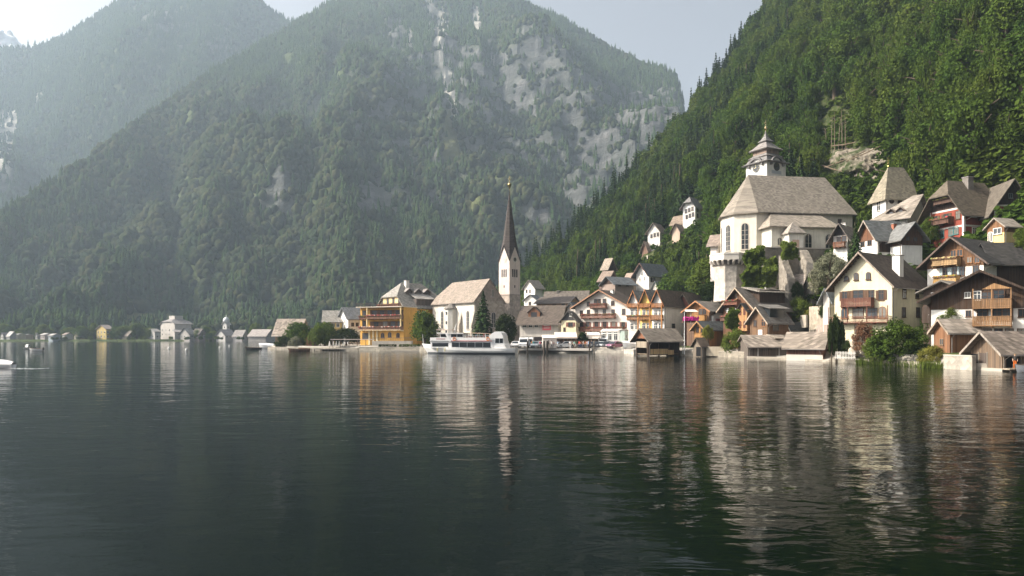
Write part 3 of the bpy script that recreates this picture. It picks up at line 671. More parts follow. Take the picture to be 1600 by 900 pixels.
h = House('hillside_house', 'low white cottage half hidden below the forest edge, right of the church tower', 'house', 838, 262, 55, 820, 846, z0=11, eave=468, apex=461, wall=PW, roof=('roof', SLATE)); h.win('L', [(828,474)], 1.0, 1.2, 'plain', BRF)
h = House('tower_house', 'tall narrow dark timber house with a pale roof among the trees above the inn', 'house', 950, 250, 45, 941, 962, z0=19, eave=418, apex=404, wall=('wood', WDK), roof=('roof', (.30,.25,.2)), axis='y', oe=.7, og=.6); h.win('L', [(946,424)], .8, 1.0, 'plain', BRF)
h = House('hillside_house', 'brown tiled cottage just below the tall narrow timber house', 'house', 950, 243, 50, 936, 964, z0=17.5, eave=437, apex=424, axis='y', wall=('wood', (.15,.1,.08)), roof=('roof', (.26,.20,.16)), oe=.7, og=.6)
h = House('hillside_house', 'dark gabled house with slate roof and two small windows in a brown side wall', 'house', 961, 226, 28, 941, 990, z0=16, eave=443, apex=433, wall=('plaster', (.32,.25,.21)), gable=('wood', WDK), roof=('roof', SLATE), oe=.8, og=1.2)
h.win('R', [(968,445),(980,445)], 1.1, .9, 'plain', BRF)
h = House('hillside_house', 'white gabled house with black slate roof, highest of those above the three narrow gables', 'house', 1014, 229, 34, 994, 1032, z0=17, eave=427, apex=412, wall=('plaster', (.8,.75,.68)), roof=('roof', (.10,.11,.12)), oe=1.1, og=1.5, fascia=('wood', (.16,.09,.07)), rout=4.5)
h.win('L', [(1000,436),(1007,435),(1003,427)], .8, 1.3, 'plain', WHF); h.win('R', [(1018,437),(1022,437)], 1.0, 1.6, 'plain', BRF)
h = House('hillside_house', 'tall white house with grey hip roof standing highest in the forest', 'house', 1086, 256, 45, 1067, 1095, z0=44, eave=321, apex=308, wall=('plaster', (.85,.82,.77)), roof=('roof', (.20,.19,.185)), c0=.35, oe=.9, og=1.2)
h.win('L', [(1072,330),(1077,328),(1082,326),(1073,339),(1078,337),(1083,335)], 1.0, 1.6, 'plain', BRF); h.win('R', [(1090,328),(1090,337)], 1.0, 1.6, 'plain', BRF)
h = House('hillside_house', 'brown roofed cottage just below the highest white house in the forest', 'house', 1068, 261, 40, 1050, 1077, z0=43.5, eave=346, apex=336, wall=('plaster', (.55,.4,.3)), roof=('roof', (.22,.17,.13)), axis='y')
h = House('hillside_house', 'tan walled cottage lowest under the highest white house in the forest', 'house', 1062, 255, 50, 1050, 1070, z0=39.5, eave=360, apex=350, wall=('plaster', (.6,.46,.36)), roof=('roof', (.17,.13,.11)))
h = House('hillside_house', 'white cottage with brown roof in the forest, left of the tan cottage', 'house', 1031, 272, 50, 1012, 1041, z0=40, eave=361, apex=349, wall=('plaster', (.72,.69,.64)), roof=('roof', (.24,.19,.16)), oe=.8, og=.8); h.win('L', [(1018,369),(1023,367),(1028,366)], .9, 1.5, 'plain', BRF)
h = House('garden_terrace_house', 'brown hut on a pale garden wall in the forest, lowest of its group', 'hut', 1012, 273, 45, 1003, 1019, z0=35.5, eave=389, apex=378, wall=('wood', (.22,.13,.09)), roof=('roof', (.28,.22,.18)))
h.part('garden_wall', ('plaster', (.7,.62,.5)), lambda q: q.box((-3,-2.0,-3.2),(h.L,-1.5,.3)))
# --- houses between church and red villa
h = House('forest_chapel', 'small white chapel with steep pointed pale roof left of the red villa', 'chapel', 1384, 147, 8, 1363, 1427, z0=28.5, eave=300, apex=262, wall=('plaster', (.80,.77,.71)), roof=('roof', (.27,.235,.175)), c0=0, c1=.4, oe=.7, og=.7)
h.win('L', [(1373,321)], 1.2, 2.6, 'arch', WHF); h.win('R', [(1393,314)], 1.2, 1.2, 'round', BRF); h.win('R', [(1406,318)], 1.0, 2.0, 'arch', BRF)
h.part('finial', ('gold', (.5,.38,.14)), lambda q: q.lathe([(.02,h.zr-.3),(.14,h.zr+.1),(.05,h.zr+.4),(.2,h.zr+.7),(.03,h.zr+.95),(.02,h.zr+2.0)], 8, c=((h.W/2), h.W/2)))
h = House('slab_roof_house', 'grey house with a rough stone shingle roof in front of the pointed chapel', 'house', 1418, 137, 40, 1362, 1452, z0=26.3, eave=337, apex=306, axis='y', wall=('plaster', (.55,.52,.46)), roof=('shingle', (.25,.215,.18)), oe=.9, og=.9, c1=0)
h.dormer('L', .5, 1.3, .6, 1.0, ('wood', WDK), ('shingle', (.25,.21,.18))); h.dormer('L', .25, 1.3, .6, 1.2, ('wood', WDK), ('shingle', (.25,.21,.18))); h.win('L', [(1402,346),(1386,348)], .8, 1.0, 'plain', BRF)
h = House('chalet_house', 'white and brown chalet with folded grey roof and brick chimney, above the cream house', 'house', 1371, 130, 10, 1341, 1416, z0=19, eave=371, apex=346, wall=('plaster', (.82,.79,.74)), upper=('wood', (.16,.075,.04)), up_py=373.5, gable=('wood', (.16,.07,.035)), roof=('roof', (.12,.125,.125)), oe=.7, og=.9, fascia=('wood', (.36,.3,.25)))
h.win('L', [(1348,381),(1359,379)], 1.2, 1.0, 'plain', BRF); h.chimney(.75,.25,-.6,.7,('plaster', (.4,.16,.1)))
h.part('wood_side', ('wood', WDK), lambda q: q.box((.3,-.09,1.2),(h.L,-.06,h.h-.1)))
h = House('chalet_house', 'dark timber gabled house joined to the folded grey roof, with a pale ground floor', 'house', 1409, 127, 8, 1391, 1441, z0=18.5, eave=369, apex=349, axis='y', wall=('plaster', (.8,.77,.72)), upper=('wood', (.10,.055,.035)), up_py=383, roof=('roof', (.17,.17,.165)), oe=.9, og=1.0); h.win('R', [(1418,373),(1430,374)], .9, .9, 'plain', BRF)
h = House('gatehouse', 'small white house with black gable and brown balcony right below the hill church', 'house', 1324, 141, 45, 1302, 1340, z0=18.5, eave=367, apex=351, wall=('plaster', (.8,.76,.7)), gable=('wood', (.035,.03,.03)), roof=('roof', (.2,.17,.15)), oe=1.0, og=1.2)
h.win('L', [(1311,375),(1319,373)], .9, 1.3, 'plain', BRF); h.balcony('L', 1304, 1322, 386, 1.0, .9, ('wood', (.2,.09,.05))); h.chimney(.5,.6,.6,.8,PW)
h = House('garden_hut', 'brown balcony hut with a small pale roof below the church buttresses', 'hut', 1251, 150, 45, 1232, 1262, z0=12.5, eave=443, apex=429, wall=('plaster', (.62,.55,.42)), upper=('wood', (.20,.09,.045)), up_py=459, roof=('shingle', (.32,.27,.23)), axis='y'); h.win('L', [(1240,450)], .9, 1.2, 'plain', BRF)
h = House('garden_hut', 'dark brown hut with low pale roof right below the church buttresses', 'hut', 1268, 152, 40, 1252, 1276, z0=15, eave=432, apex=424, wall=('wood', (.14,.07,.05)), roof=('roof', (.28,.25,.22)))
h = House('garden_hut', 'little brown roofed hut at the forest edge left of the church bastion', 'hut', 1122, 172, 45, 1110, 1130, z0=24, eave=378, apex=367, axis='y', wall=('plaster', (.7,.64,.58)), roof=('roof', (.24,.19,.16)))
h = House('grey_cottage', 'small grey tin roofed cottage half hidden left of the cream house', 'cottage', 1296, 122, 40, 1286, 1306, z0=9, eave=462, apex=452, wall=('plaster', (.62,.58,.52)), roof=('roof', (.3,.32,.33)))
# --- peninsula (left of the centre)
h = House('lakeside_house', 'brown timber house with pale shingle roof at the tip of the wooded point', 'house', 469, 224, 74, 430, 480, z0=1.5, eave=517, apex=499, axis='y', wall=('wood', (.14,.09,.06)), roof=('shingle', (.30,.25,.21)), oe=1.0, og=.8); h.win('L', [(440,521),(452,520)], 1.0, 1.0, 'plain', BRF)
h = House('lakeside_house', 'yellow house with grey roof behind trees left of the yellow hotel', 'house', 505, 224, 12, 500.5, 534, z0=1.5, eave=502, apex=486, wall=('plaster', (.74,.56,.22)), roof=('roof', (.30,.28,.25)), oe=.6, og=.5, W=9); h.win('R', [(512,508),(521,508),(528,508)], 1.0, 1.3, 'plain', WHF)
h = House('lakeside_house', 'white gabled house with blue grey roof next to the yellow hotel', 'house', 544, 222, 38, 530, 566, z0=1.5, eave=497, apex=481, wall=('plaster', (.80,.78,.74)), roof=('roof', (.27,.28,.29)), oe=.6, og=.8); h.win('L', [(534,502),(539,502),(534,510),(539,510)], .9, 1.3, 'plain', WHF); h.win('R', [(551,507),(558,507)], 1.0, 1.2, 'plain', BRF)
h = House('grand_hotel', 'large yellow hotel with a broad grey half-hipped roof and dormers', 'hotel', 632, 208, 42, 590, 696, z0=1.5, eave=480, apex=442, wall=('plaster', (.64,.34,.06)), gable=('plaster', (.78,.62,.34)), roof=('roof', (.29,.27,.24)), oe=.4, og=.6, c0=.42, c1=.42, t=.3)
HOT = h
h.win('L', [(597,472),(606,471),(615,470),(624,470)], 1.2, 1.9, 'plain', ('wood', WBR), proud=.05)
h.win('R', [(642.5,489.5),(662.5,489.5),(642.5,505),(662.5,505),(652.5,489.5),(652.5,505)], 1.1, 1.6, 'plain', WHF)
h.balcony('L', 594, 628, 481, 1.2, 1.0, ('wood', (.2,.09,.06)), flowers=REDF)
for f in (.28,.50,.72): h.dormer('R', f, 2.4, 1.3, 3.9, ('wood', (.1,.08,.07)), ('roof', (.30,.27,.25)))
h.part('roof_loggia', ('wood', (.13,.105,.09)), lambda q: q.box((h.L*.3,.4,h.h+.5),(h.L*.72,3.0,h.h+2.7)))
h.part('loggia_roof', ('roof', (.38,.35,.32)), lambda q: q.slab([[(h.L*.28,.0,h.h+2.8),(h.L*.74,.0,h.h+2.8),(h.L*.74,4.2,h.h+4.6),(h.L*.28,4.2,h.h+4.6)]], .15))
h.chimney(.33,.42,.9,1.2)
h = House('hotel_wing', 'yellow hotel wing with three flowered balcony floors and a roof terrace facing the lake', 'hotel wing', 563, 203, -22, xr=631, W=7.5, z0=1.5, h=ZAT(481,203)-1.5, ha=99, noroof=True, wall=('plaster', (.70,.40,.10)))
HW = h; L, W, H = h.L, h.W, h.h
for py_ in (497.5, 515.5): h.part('loggia_panel', ('wood', (.14,.07,.035)), lambda q: q.box((h.L*.23,-.02,h.hit('R',600,py_).z+.01),(h.L-.1,-.004,h.hit('R',600,py_).z+2.5)))
h.part('terrace_slab', ('plaster', (.70,.62,.5)), lambda q: q.box((-.5,-1.6,H),(L+.2,W,H+.22)))
h.part('railing', ('wood', (.10,.06,.05)), lambda q: ([q.box((-.45+i*.35,-1.55,H+.22),(-.40+i*.35,-1.5,H+1.15)) for i in range(int((L+.5)/.35))], q.box((-.5,-1.56,H+1.15),(L+.2,-1.48,H+1.22))))
h.balcony('R', 577, 630, 497.5, 1.6, 1.0, ('wood', (.24,.13,.08)), flowers=[(.6,.12,.12),(.75,.6,.55)]); h.balcony('R', 565, 631, 515.5, 1.7, 1.0, ('plaster', (.72,.58,.36)), flowers=[(.6,.14,.12),(.8,.68,.6)], railmat=('wood', (.30,.17,.12)))
h.balcony('R', 563.5, 574.5, 498, 1.0, .9, ('wood', (.2,.1,.07)), flowers=[(.5,.1,.12),(.15,.2,.06)])
h.win('R', [(569,490),(569,506)], 1.3, 1.9, 'plain', BRF); h.win('R', [(585,490),(597,490),(609,490),(622,490),(588,508),(602,507),(614,507),(625,507)], 1.8, 2.0, 'plain', ('wood', WBR)); h.win('R', [(571,525)], 2.4, 1.8, 'plain', BRF); h.win('R', [(598,524),(609,523),(622,524)], 1.2, 1.6, 'arch', ('wood', (.35,.2,.12)))
h.part('column', ('plaster', (.78,.66,.42)), lambda q: [q.box((L*f-.25,-.3,0),(L*f+.25,-.004,4.4)) for f in (.22,.31,.40)])
for j in range(1): 
    h.part('pillar', ('plaster', (.78,.6,.32)), lambda q: [q.box((L*f-.16,-1.5,4.5),(L*f+.16,-1.2,H)) for f in (.22,.985)])

# --- lake church with the tall spire
STL = (.60,.53,.46)
def church():
    h = House('lake_church', 'pale stone lakeside church with brown roof and a tall tower with a dark needle spire', 'church', 742, 195, 38, 676, 787, z0=1.4, eave=469, apex=436.5, axis='y', wall=('plaster', (.72,.67,.58)), gable=('stone', (.36,.30,.25)), roof=('roof', (.28,.23,.19)), oe=.6, og=.25, c1=.3)
    L, W, H = h.L, h.W, h.h
    h.win('L', [(691,500)], 1.4, 6.0, 'point', ('plaster', (.5,.45,.4))); h.win('L', [(731,500)], 1.4, 6.0, 'point', ('plaster', (.5,.45,.4))); h.win('R', [(771,500)], 1.6, 5.0, 'point', ('plaster', (.5,.45,.4))); h.win('R', [(770,458)], .7, 2.4, 'arch', ('plaster', (.5,.45,.4)))
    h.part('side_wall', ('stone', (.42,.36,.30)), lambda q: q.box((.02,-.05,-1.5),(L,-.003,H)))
    yt = h.hit('L',708,500).y
    t = h.part('stair_turret', ('plaster', (.66,.63,.57)), lambda q: q.lathe([(1.9,-1.5),(1.9,H-2.2)], 8, c=(-.6,yt), rot=R(22.5)))
    q = MB(); q.lathe([(2.25,H-2.3),(2.25,H-2.1),(.3,H-.5),(.02,H-.4)], 8, c=(-.6,yt), rot=R(22.5)); q.build('turret_roof', M('roof', RGR), t)
    for z in (2.6, 6.2, 9.0):
        q = MB(); q.box((-2.42,yt-.35,z),(-2.33,yt+.35,z+(1.8 if z < 6 else .9))); q.build('window', M('glass', GLASS), t)
    for y in (.1, h.hit('L',722,500).y, W-.9): h.part('buttress', ('stone', (.45,.4,.34)), lambda q: q.prism([(-1.1,y,-1.5),(-1.1,y,H*.45),(-.004,y,H*.75),(-.004,y,-1.5)], (0,.8,0)))
    # tower, its own axes at 45 degrees to the view
    Xc, Yc = XAT(796,203), 203; a = R(45); s = 4.75; T = Matrix.Translation(Vector((Xc,Yc,1.4)))@Matrix.Rotation(a,4,'Z'); inv = Matrix.Translation(h.o).to_4x4()@Matrix.Rotation(R(38),4,'Z')
    TT = inv.inverted()@T; zz = lambda py: ZAT(py, 203)-1.4
    def tp(name, mat, fn, par=None):
        q = MB(); q.T = TT; fn(q); return q.build(name, M(*mat), par or h.root)
    tw = tp('tower', ('stone', (.54,.46,.39)), lambda q: q.box((0,0,-2),(s,s,zz(461))))
    tp('string_course', ('plaster', (.45,.38,.33)), lambda q: q.box((-.14,-.14,zz(461)),(s+.14,s+.14,zz(461)+.3)), tw)
    zg, za = zz(407), zz(384)
    def bel(q):
        q.box((.12,.12,zz(461)+.3),(s-.12,s-.12,zg))
        q.prism([(.12,.12,zg),(.12,s-.12,zg),(.12,s/2,za)], (s-.24,0,0)); q.prism([(.12,.12,zg),(s-.12,.12,zg),(s/2,.12,za)], (0,s-.24,0))
    tp('belfry', ('plaster', (.74,.63,.55)), bel, tw)
    zs = zz(293)
    def spire(q):          # eight-sided needle growing out of the four gables
        r0 = [(s/2,s/2)]
        c = s/2; P = []
        for (x,y,z) in ((0,0,zg),(c,0,za+.35),(s,0,zg),(s,c,za+.35),(s,s,zg),(c,s,za+.35),(0,s,zg),(0,c,za+.35)): P.append((x,y,z))
        mid = []
        for (x,y,z) in P: mid.append((c+(x-c)*(.42 if abs(x-c)<.1 or abs(y-c)<.1 else .30)*1.0, c+(y-c)*(.42 if abs(x-c)<.1 or abs(y-c)<.1 else .30), zz(366)))
        mid = [(c+1.95*math.cos(-math.pi*3/4+i*math.pi/4), c+1.95*math.sin(-math.pi*3/4+i*math.pi/4), zz(372)) for i in range(8)]
        tip = (c,c,zs); vs = P+mid+[tip]
        q.add(vs, [(i,(i+1)%8,8+(i+1)%8,8+i) for i in range(8)]+[(8+i,8+(i+1)%8,16) for i in range(8)])
    tp('spire', ('roof', (.075,.062,.06)), spire, tw)
    tp('verge', ('roof', (.05,.045,.045)), lambda q: [q.tube([(x0,y0,zg),(x1,y1,za+.4),(x2,y2,zg)], .16, 5) for x0,y0,x1,y1,x2,y2 in ((0,0,s/2,-.05,s,0),(0,0,-.05,s/2,0,s))], tw)
    tp('finial', ('gold', (.55,.42,.2)), lambda q: (q.lathe([(.06,zs-.3),(.12,zs+.3),(.55,zs+1.3),(.62,zs+1.6),(.5,zs+1.95),(.08,zs+2.3),(.06,zs+4.2)], 10, c=(s/2,s/2)), q.box((s/2-.5,s/2-.05,zs+3.2),(s/2+.5,s/2+.05,zs+3.35))), tw)
    g = ('glass', (.02,.02,.022)); zc = zz(404.5)
    for face in ('L', 'R'):
        rot = (lambda q: setattr(q, 'T', TT@Matrix.Translation(Vector((.12,s/2,0)))@Matrix.Rotation(-math.pi/2,4,'Z'))) if face == 'L' else (lambda q: setattr(q, 'T', TT@Matrix.Translation(Vector((s/2,.12,0)))))
        def fc(name, mat, fn):
            q = MB(); rot(q); fn(q); q.build(name, M(*mat), tw)
        fc('clock', ('plaster', (.70,.64,.56)), lambda q: q.prism([(.95*math.cos(t*math.pi/10),-.004,zc+.95*math.sin(t*math.pi/10)) for t in range(20)], (0,-.08,0)))
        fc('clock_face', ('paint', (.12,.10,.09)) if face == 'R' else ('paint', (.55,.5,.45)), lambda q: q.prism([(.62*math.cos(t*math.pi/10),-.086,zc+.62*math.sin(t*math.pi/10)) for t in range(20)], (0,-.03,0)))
        fc('clock_hands', ('gold', (.6,.5,.3)), lambda q: (q.box((-.04,-.15,zc),(.04,-.12,zc+.5)), q.box((0,-.15,zc-.04),(.35,-.12,zc+.04))))
        for k in (-1,0,1): fc('window', g, lambda q: q.prism([(x+k*.85,-.004,z+zz(426)) for x, _, z in arch_poly(.5,2.4,0,False)], (0,-.03,0)))
        fc('window', g, lambda q: q.box((-.2,-.03,zz(447)-.4),(.2,-.004,zz(447)+.4)))
    return h
CHU = church()

# --- hill church with the onion-tiered tower
def hill_church():
    h = House('hill_church', 'big pale hill church with a long grey shingle roof and tiered clock tower', 'church', 1182, 160, 8, 1160, 1332, z0=ZAT(398,160), eave=330, apex=279, W=13, wall=('plaster', (.62,.57,.48)), noroof=True)
    L, W, H = h.L, h.W, h.h; ha = ZAT(277, 168)-h.z0
    # polygonal choir at the left end
    pts = [(0,0),(-4.2,3.0),(-5.2,W/2),(-4.2,W-3.0),(0,W)]
    ch = h.part('choir', ('plaster', (.80,.73,.61)), lambda q: q.prism([(x,y,-2.0) for x, y in pts[::-1]], (0,0,H+2.0)))
    h.part('cornice', ('plaster', (.7,.64,.55)), lambda q: (q.prism([(x*1.03-.1,y,H-.35) for x, y in pts[::-1]], (0,0,.3)),))
    oe = .8; T = .25
    E = [(0,-oe),(-4.6,2.5),(-6.0,W/2),(-4.6,W-2.5),(0,W+oe)]
    ze = H+T-.5; rx = 1.2; xe = L-3.0; top = ha+T
    polys = [[(0,-oe,ze),(L+oe,-oe,ze),(xe,W/2,top),(rx,W/2,top)], [(0,W+oe,ze),(L+oe,W+oe,ze),(xe,W/2,top),(rx,W/2,top)], [(L+oe,-oe,ze),(L+oe,W+oe,ze),(xe,W/2,top)]]
    for i in range(4): polys.append([(*E[i],ze),(*E[i+1],ze),(rx,W/2,top)])
    h.part('roof', ('roof', (.265,.23,.19)), lambda q: q.slab(polys, T))
    for fx in (.38,.74): h.part('roof_hatch', ('wood', (.08,.06,.05)), lambda q: q.prism([(L*fx,1.0,H+1.2),(L*fx+1.3,1.0,H+1.2),(L*fx+.65,1.0,H+2.1)], (0,1.6,0)))
    def facewin(p, q, f, z, w, hh):
        a, b = Vector((*p,0)), Vector((*q,0)); c = a.lerp(b, f); d = (b-a).normalized(); ang = math.atan2(d.y, d.x)
        fm, pm, _ = window_meshes(w, hh, 'point', M('plaster', (.55,.48,.40)), M('wood', WBR))
        nrm = Vector((d.y,-d.x,0)); o = link('window', fm, ch, (*(c+nrm*.003)[:2], z), (0,0,ang)); link('pane', pm, o)
    zc = (ZAT(366,158)-h.z0)
    for a, b in ((pts[1],pts[0]),(pts[2],pts[1]),(pts[3],pts[2])): pass
    facewin(pts[1], pts[0], .5, zc, 1.5, 6.0); facewin(pts[2], pts[1], .5, zc, 1.3, 6.0); facewin(pts[3], pts[2], .5, zc, 1.2, 6.0)
    h.win('R', [(1312,347)], .9, 1.5, 'plain', BRF)
    # side aisle with its lean roof
    x0, x1 = h.hit('R',1190,350).x, h.hit('R',1291,350).x; za = ZAT(352,155)-h.z0
    h.part('aisle', ('plaster', (.70,.66,.56)), lambda q: q.box((x0,-4.5,-2.0),(x1,-.004,za)))
    h.part('aisle_roof', ('roof', (.29,.25,.205)), lambda q: q.slab([[(x0-.9,-5.3,za-.15),(x1+.6,-5.3,za-.15),(x1-2.2,-.02,H-.25),(x0+2.2,-.02,H-.25)],[(x0-.9,-5.3,za-.15),(x0+2.2,-.02,H-.25),(x0-.9,-.02,za-.1)],[(x1+.6,-5.3,za-.15),(x1-2.2,-.02,H-.25),(x1+.6,-.02,za-.1)]], .2))
    fm, pm, _ = window_meshes(1.5, 3.2, 'point', M('plaster', (.55,.5,.42)), M('wood', WBR))
    for f in (.55,.86):
        o = link('window', fm, h.root, (x0+(x1-x0)*f, -4.503, za*.46)); link('pane', pm, o)
    fm, pm, _ = window_meshes(.9, 1.6, 'arch', M('plaster', (.55,.5,.42)), M('wood', WBR))
    o = link('window', fm, h.root, (x0+(x1-x0)*.12, -4.503, za*.42)); link('pane', pm, o)
    # entrance chapel with pyramid roof
    xa = x0+(x1-x0)*.16
    p = h.part('porch', ('plaster', (.78,.74,.66)), lambda q: q.box((xa,-7.4,-5.0),(xa+3.4,-4.504,za*.68)))
    q = MB(); z = za*.68; c = (xa+1.7,-5.95)
    q.slab([[(xa-.5,-7.9,z),(xa+3.9,-7.9,z),(c[0],c[1],z+2.6)],[(xa+3.9,-7.9,z),(xa+3.9,-4.1,z),(c[0],c[1],z+2.6)],[(xa+3.9,-4.1,z),(xa-.5,-4.1,z),(c[0],c[1],z+2.6)],[(xa-.5,-4.1,z),(xa-.5,-7.9,z),(c[0],c[1],z+2.6)]], .2); q.build('porch_roof', M('roof', (.33,.29,.25)), p)
    q = MB(); q.box((xa+.8,-7.44,.0),(xa+2.4,-7.402,2.6)); q.build('niche', M('plaster', (.6,.42,.33)), p)
    # clock tower
    Dt = 174; Xt = XAT(1196.5, Dt); T0 = (Matrix.Translation(h.o)@Matrix.Rotation(R(8),4,'Z')).inverted()@Matrix.Translation(Vector((Xt,Dt,h.z0)))@Matrix.Rotation(R(28),4,'Z')
    zz = lambda py: ZAT(py, Dt)-h.z0; k = Dt/F
    def tp(name, mat, fn, par=None, smooth=False):
        q = MB(); q.T = T0; fn(q); return q.build(name, M(*mat), par or h.root, smooth)
    hw = 3.35; rt2 = math.sqrt(2)
    tw = tp('tower', ('plaster', (.72,.69,.63)), lambda q: q.box((-hw,-hw,zz(330)),(hw,hw,zz(258))))
    GR = ('roof', (.19,.18,.175))
    def sq(prof): return lambda q: q.lathe([(r*rt2, z) for r, z in prof], 4, rot=R(45))
    tp('tower_roof', GR, sq([(hw+.75,zz(259)),(hw+.85,zz(258)),(hw+.1,zz(255.5)),(hw-.5,zz(249.5)),(2.5,zz(246)),(2.2,zz(243))]), tw)
    tp('lantern', ('wood', (.30,.22,.17)), sq([(2.15,zz(246)),(2.15,zz(236))]), tw)
    tp('lantern_roof', ('roof', (.23,.21,.20)), sq([(3.0,zz(248.5)),(3.05,zz(247.7)),(2.2,zz(244))]), tw)
    tp('upper_roof', ('roof', (.24,.22,.205)), sq([(2.85,zz(237)),(2.95,zz(235.8)),(2.2,zz(232)),(1.5,zz(227)),(1.0,zz(223.5)),(.9,zz(222))]), tw)
    tp('cap', ('roof', (.20,.19,.18)), sq([(1.35,zz(222.6)),(1.4,zz(221.8)),(.9,zz(219)),(.45,zz(214)),(.2,zz(209)),(.1,zz(205))]), tw)
    zf = zz(206); tp('finial', ('gold', (.45,.36,.2)), lambda q: (q.lathe([(.1,zf),(.12,zf+.4),(.42,zf+.75),(.45,zf+1.0),(.3,zf+1.3),(.07,zf+1.5),(.06,zf+2.9)], 8), q.box((-.4,-.05,zf+2.1),(.4,.05,zf+2.25))), tw)
    zc = zz(265)
    for face in (0, 1):
        Rt = Matrix.Rotation(-math.pi/2*face,4,'Z')
        def fc(name, mat, fn, par=tw):
            q = MB(); q.T = T0@Rt@Matrix.Translation(Vector((0,-hw,0))); fn(q); return q.build(name, M(*mat), par)
        eb = [(1.9*math.cos(math.pi*t/10),0,zc+.3+1.9*math.sin(math.pi*t/10)) for t in range(11)]
        eo = [(2.35*math.cos(math.pi*t/10),0,zc+.3+2.35*math.sin(math.pi*t/10)) for t in range(11)]
        fc('clock_gable', ('plaster', (.72,.69,.63)), lambda q: q.prism([(x,-.05,z) for x,_,z in eb], (0,1.5,0)))
        fc('gable_roof', GR, lambda q: [q.prism([(eb[i][0],-.55,eb[i][2]),(eo[i][0],-.55,eo[i][2]),(eo[i+1][0],-.55,eo[i+1][2]),(eb[i+1][0],-.55,eb[i+1][2])], (0,2.4,0)) for i in range(10)])
        c = fc('clock', ('paint', (.05,.05,.055)), lambda q: q.prism([(1.05*math.cos(t*math.pi/10),-.06,zc+1.05*math.sin(t*math.pi/10)) for t in range(20)], (0,-.08,0)))
        fc('clock_hands', ('gold', (.75,.65,.4)), lambda q: (q.box((-.05,-.2,zc),(.05,-.15,zc+.8)), q.box((-.5,-.2,zc-.05),(.0,-.15,zc+.05)), [q.box((.85*math.cos(t*math.pi/6)-.06,-.18,zc+.85*math.sin(t*math.pi/6)-.06),(.85*math.cos(t*math.pi/6)+.06,-.145,zc+.85*math.sin(t*math.pi/6)+.06)) for t in range(12)]), c)
        fc('baroque_panel', ('paint', (.38,.40,.42)), lambda q: q.box((-1.7,-.03,zz(276)),(1.7,-.004,zz(271))))
    h.ch_tower = tw
    return h
HC = hill_church()
PADS[-1] = (*HC.w(HC.L/2, 5, 0)[:2], 16, HC.z0-.2)

# bastion, retaining wall and buttresses under the hill church
bz = HC.z0
def bastion():
    D = 152; x0, x1 = XAT(1123,D), XAT(1172,D); t = thing('church_bastion', 'round whitewashed bastion with a dark corbel frieze below the church choir', 'bastion', ((x0+x1)/2, D+4.2, 0))
    r = (x1-x0)/2
    q = MB(); q.lathe([(r*.97,ZAT(470,D)),(r*.90,ZAT(440,D)),(r,ZAT(410,D))], 8, rot=.25); q.build('wall', M('stone', (.56,.50,.43)), t)
    q = MB(); q.lathe([(r+.75,ZAT(405,D)),(r+.75,ZAT(397,D)),(r+.85,ZAT(396.5,D)),(r+.85,ZAT(394,D))], 8, rot=.25); q.build('parapet', M('plaster', (.74,.68,.60)), t)
    q = MB(); q.lathe([(r+.3,ZAT(412.5,D)),(r+.3,ZAT(405,D))], 8, rot=.25); q.build('frieze', M('stone', (.10,.085,.075)), t)
    q = MB()
    for i in range(20):
        a = 2*math.pi*i/20; q.T = Matrix.Rotation(a,4,'Z'); q.prism([(r,-.22,ZAT(413,D)),(r+.72,-.22,ZAT(407,D)),(r+.72,-.22,ZAT(405.2,D)),(r,-.22,ZAT(405.2,D))], (0,.44,0))
    q.build('corbel', M('plaster', (.68,.62,.54)), t)
bastion()
def rwall():
    a, b = HC.w(-2,-7.6,0), HC.w(HC.L*.80,-7.6,0); d = (b-a); n = d.length; t = thing('church_retaining_wall', 'tall grey stone retaining wall with sloped buttresses under the hill church', 'retaining wall', (a.x,a.y,a.z), math.atan2(d.y,d.x))
    q = MB(); q.box((0,0,-15),(n,2.0,.6)); q.build('wall', M('stone', (.22,.195,.16)), t)
    q = MB(); q.box((0,-.15,.6),(n,.5,.85)); q.build('coping', M('concrete', (.45,.4,.35)), t)
    for x, w, top, dep in ((3.2,1.5,-1.0,4.2),(8.2,1.7,.4,4.6),(14.6,1.9,.3,4.4),(18.6,1.5,-1.0,3.4)):
        q = MB(); q.prism([(x,-.01,top),(x,-.9,top-.5),(x,-dep,top-5.5),(x,-dep-.3,-15),(x,-.01,-15)], (w,0,0)); q.build('buttress', M('stone', (.31,.275,.23)), t)
rwall()

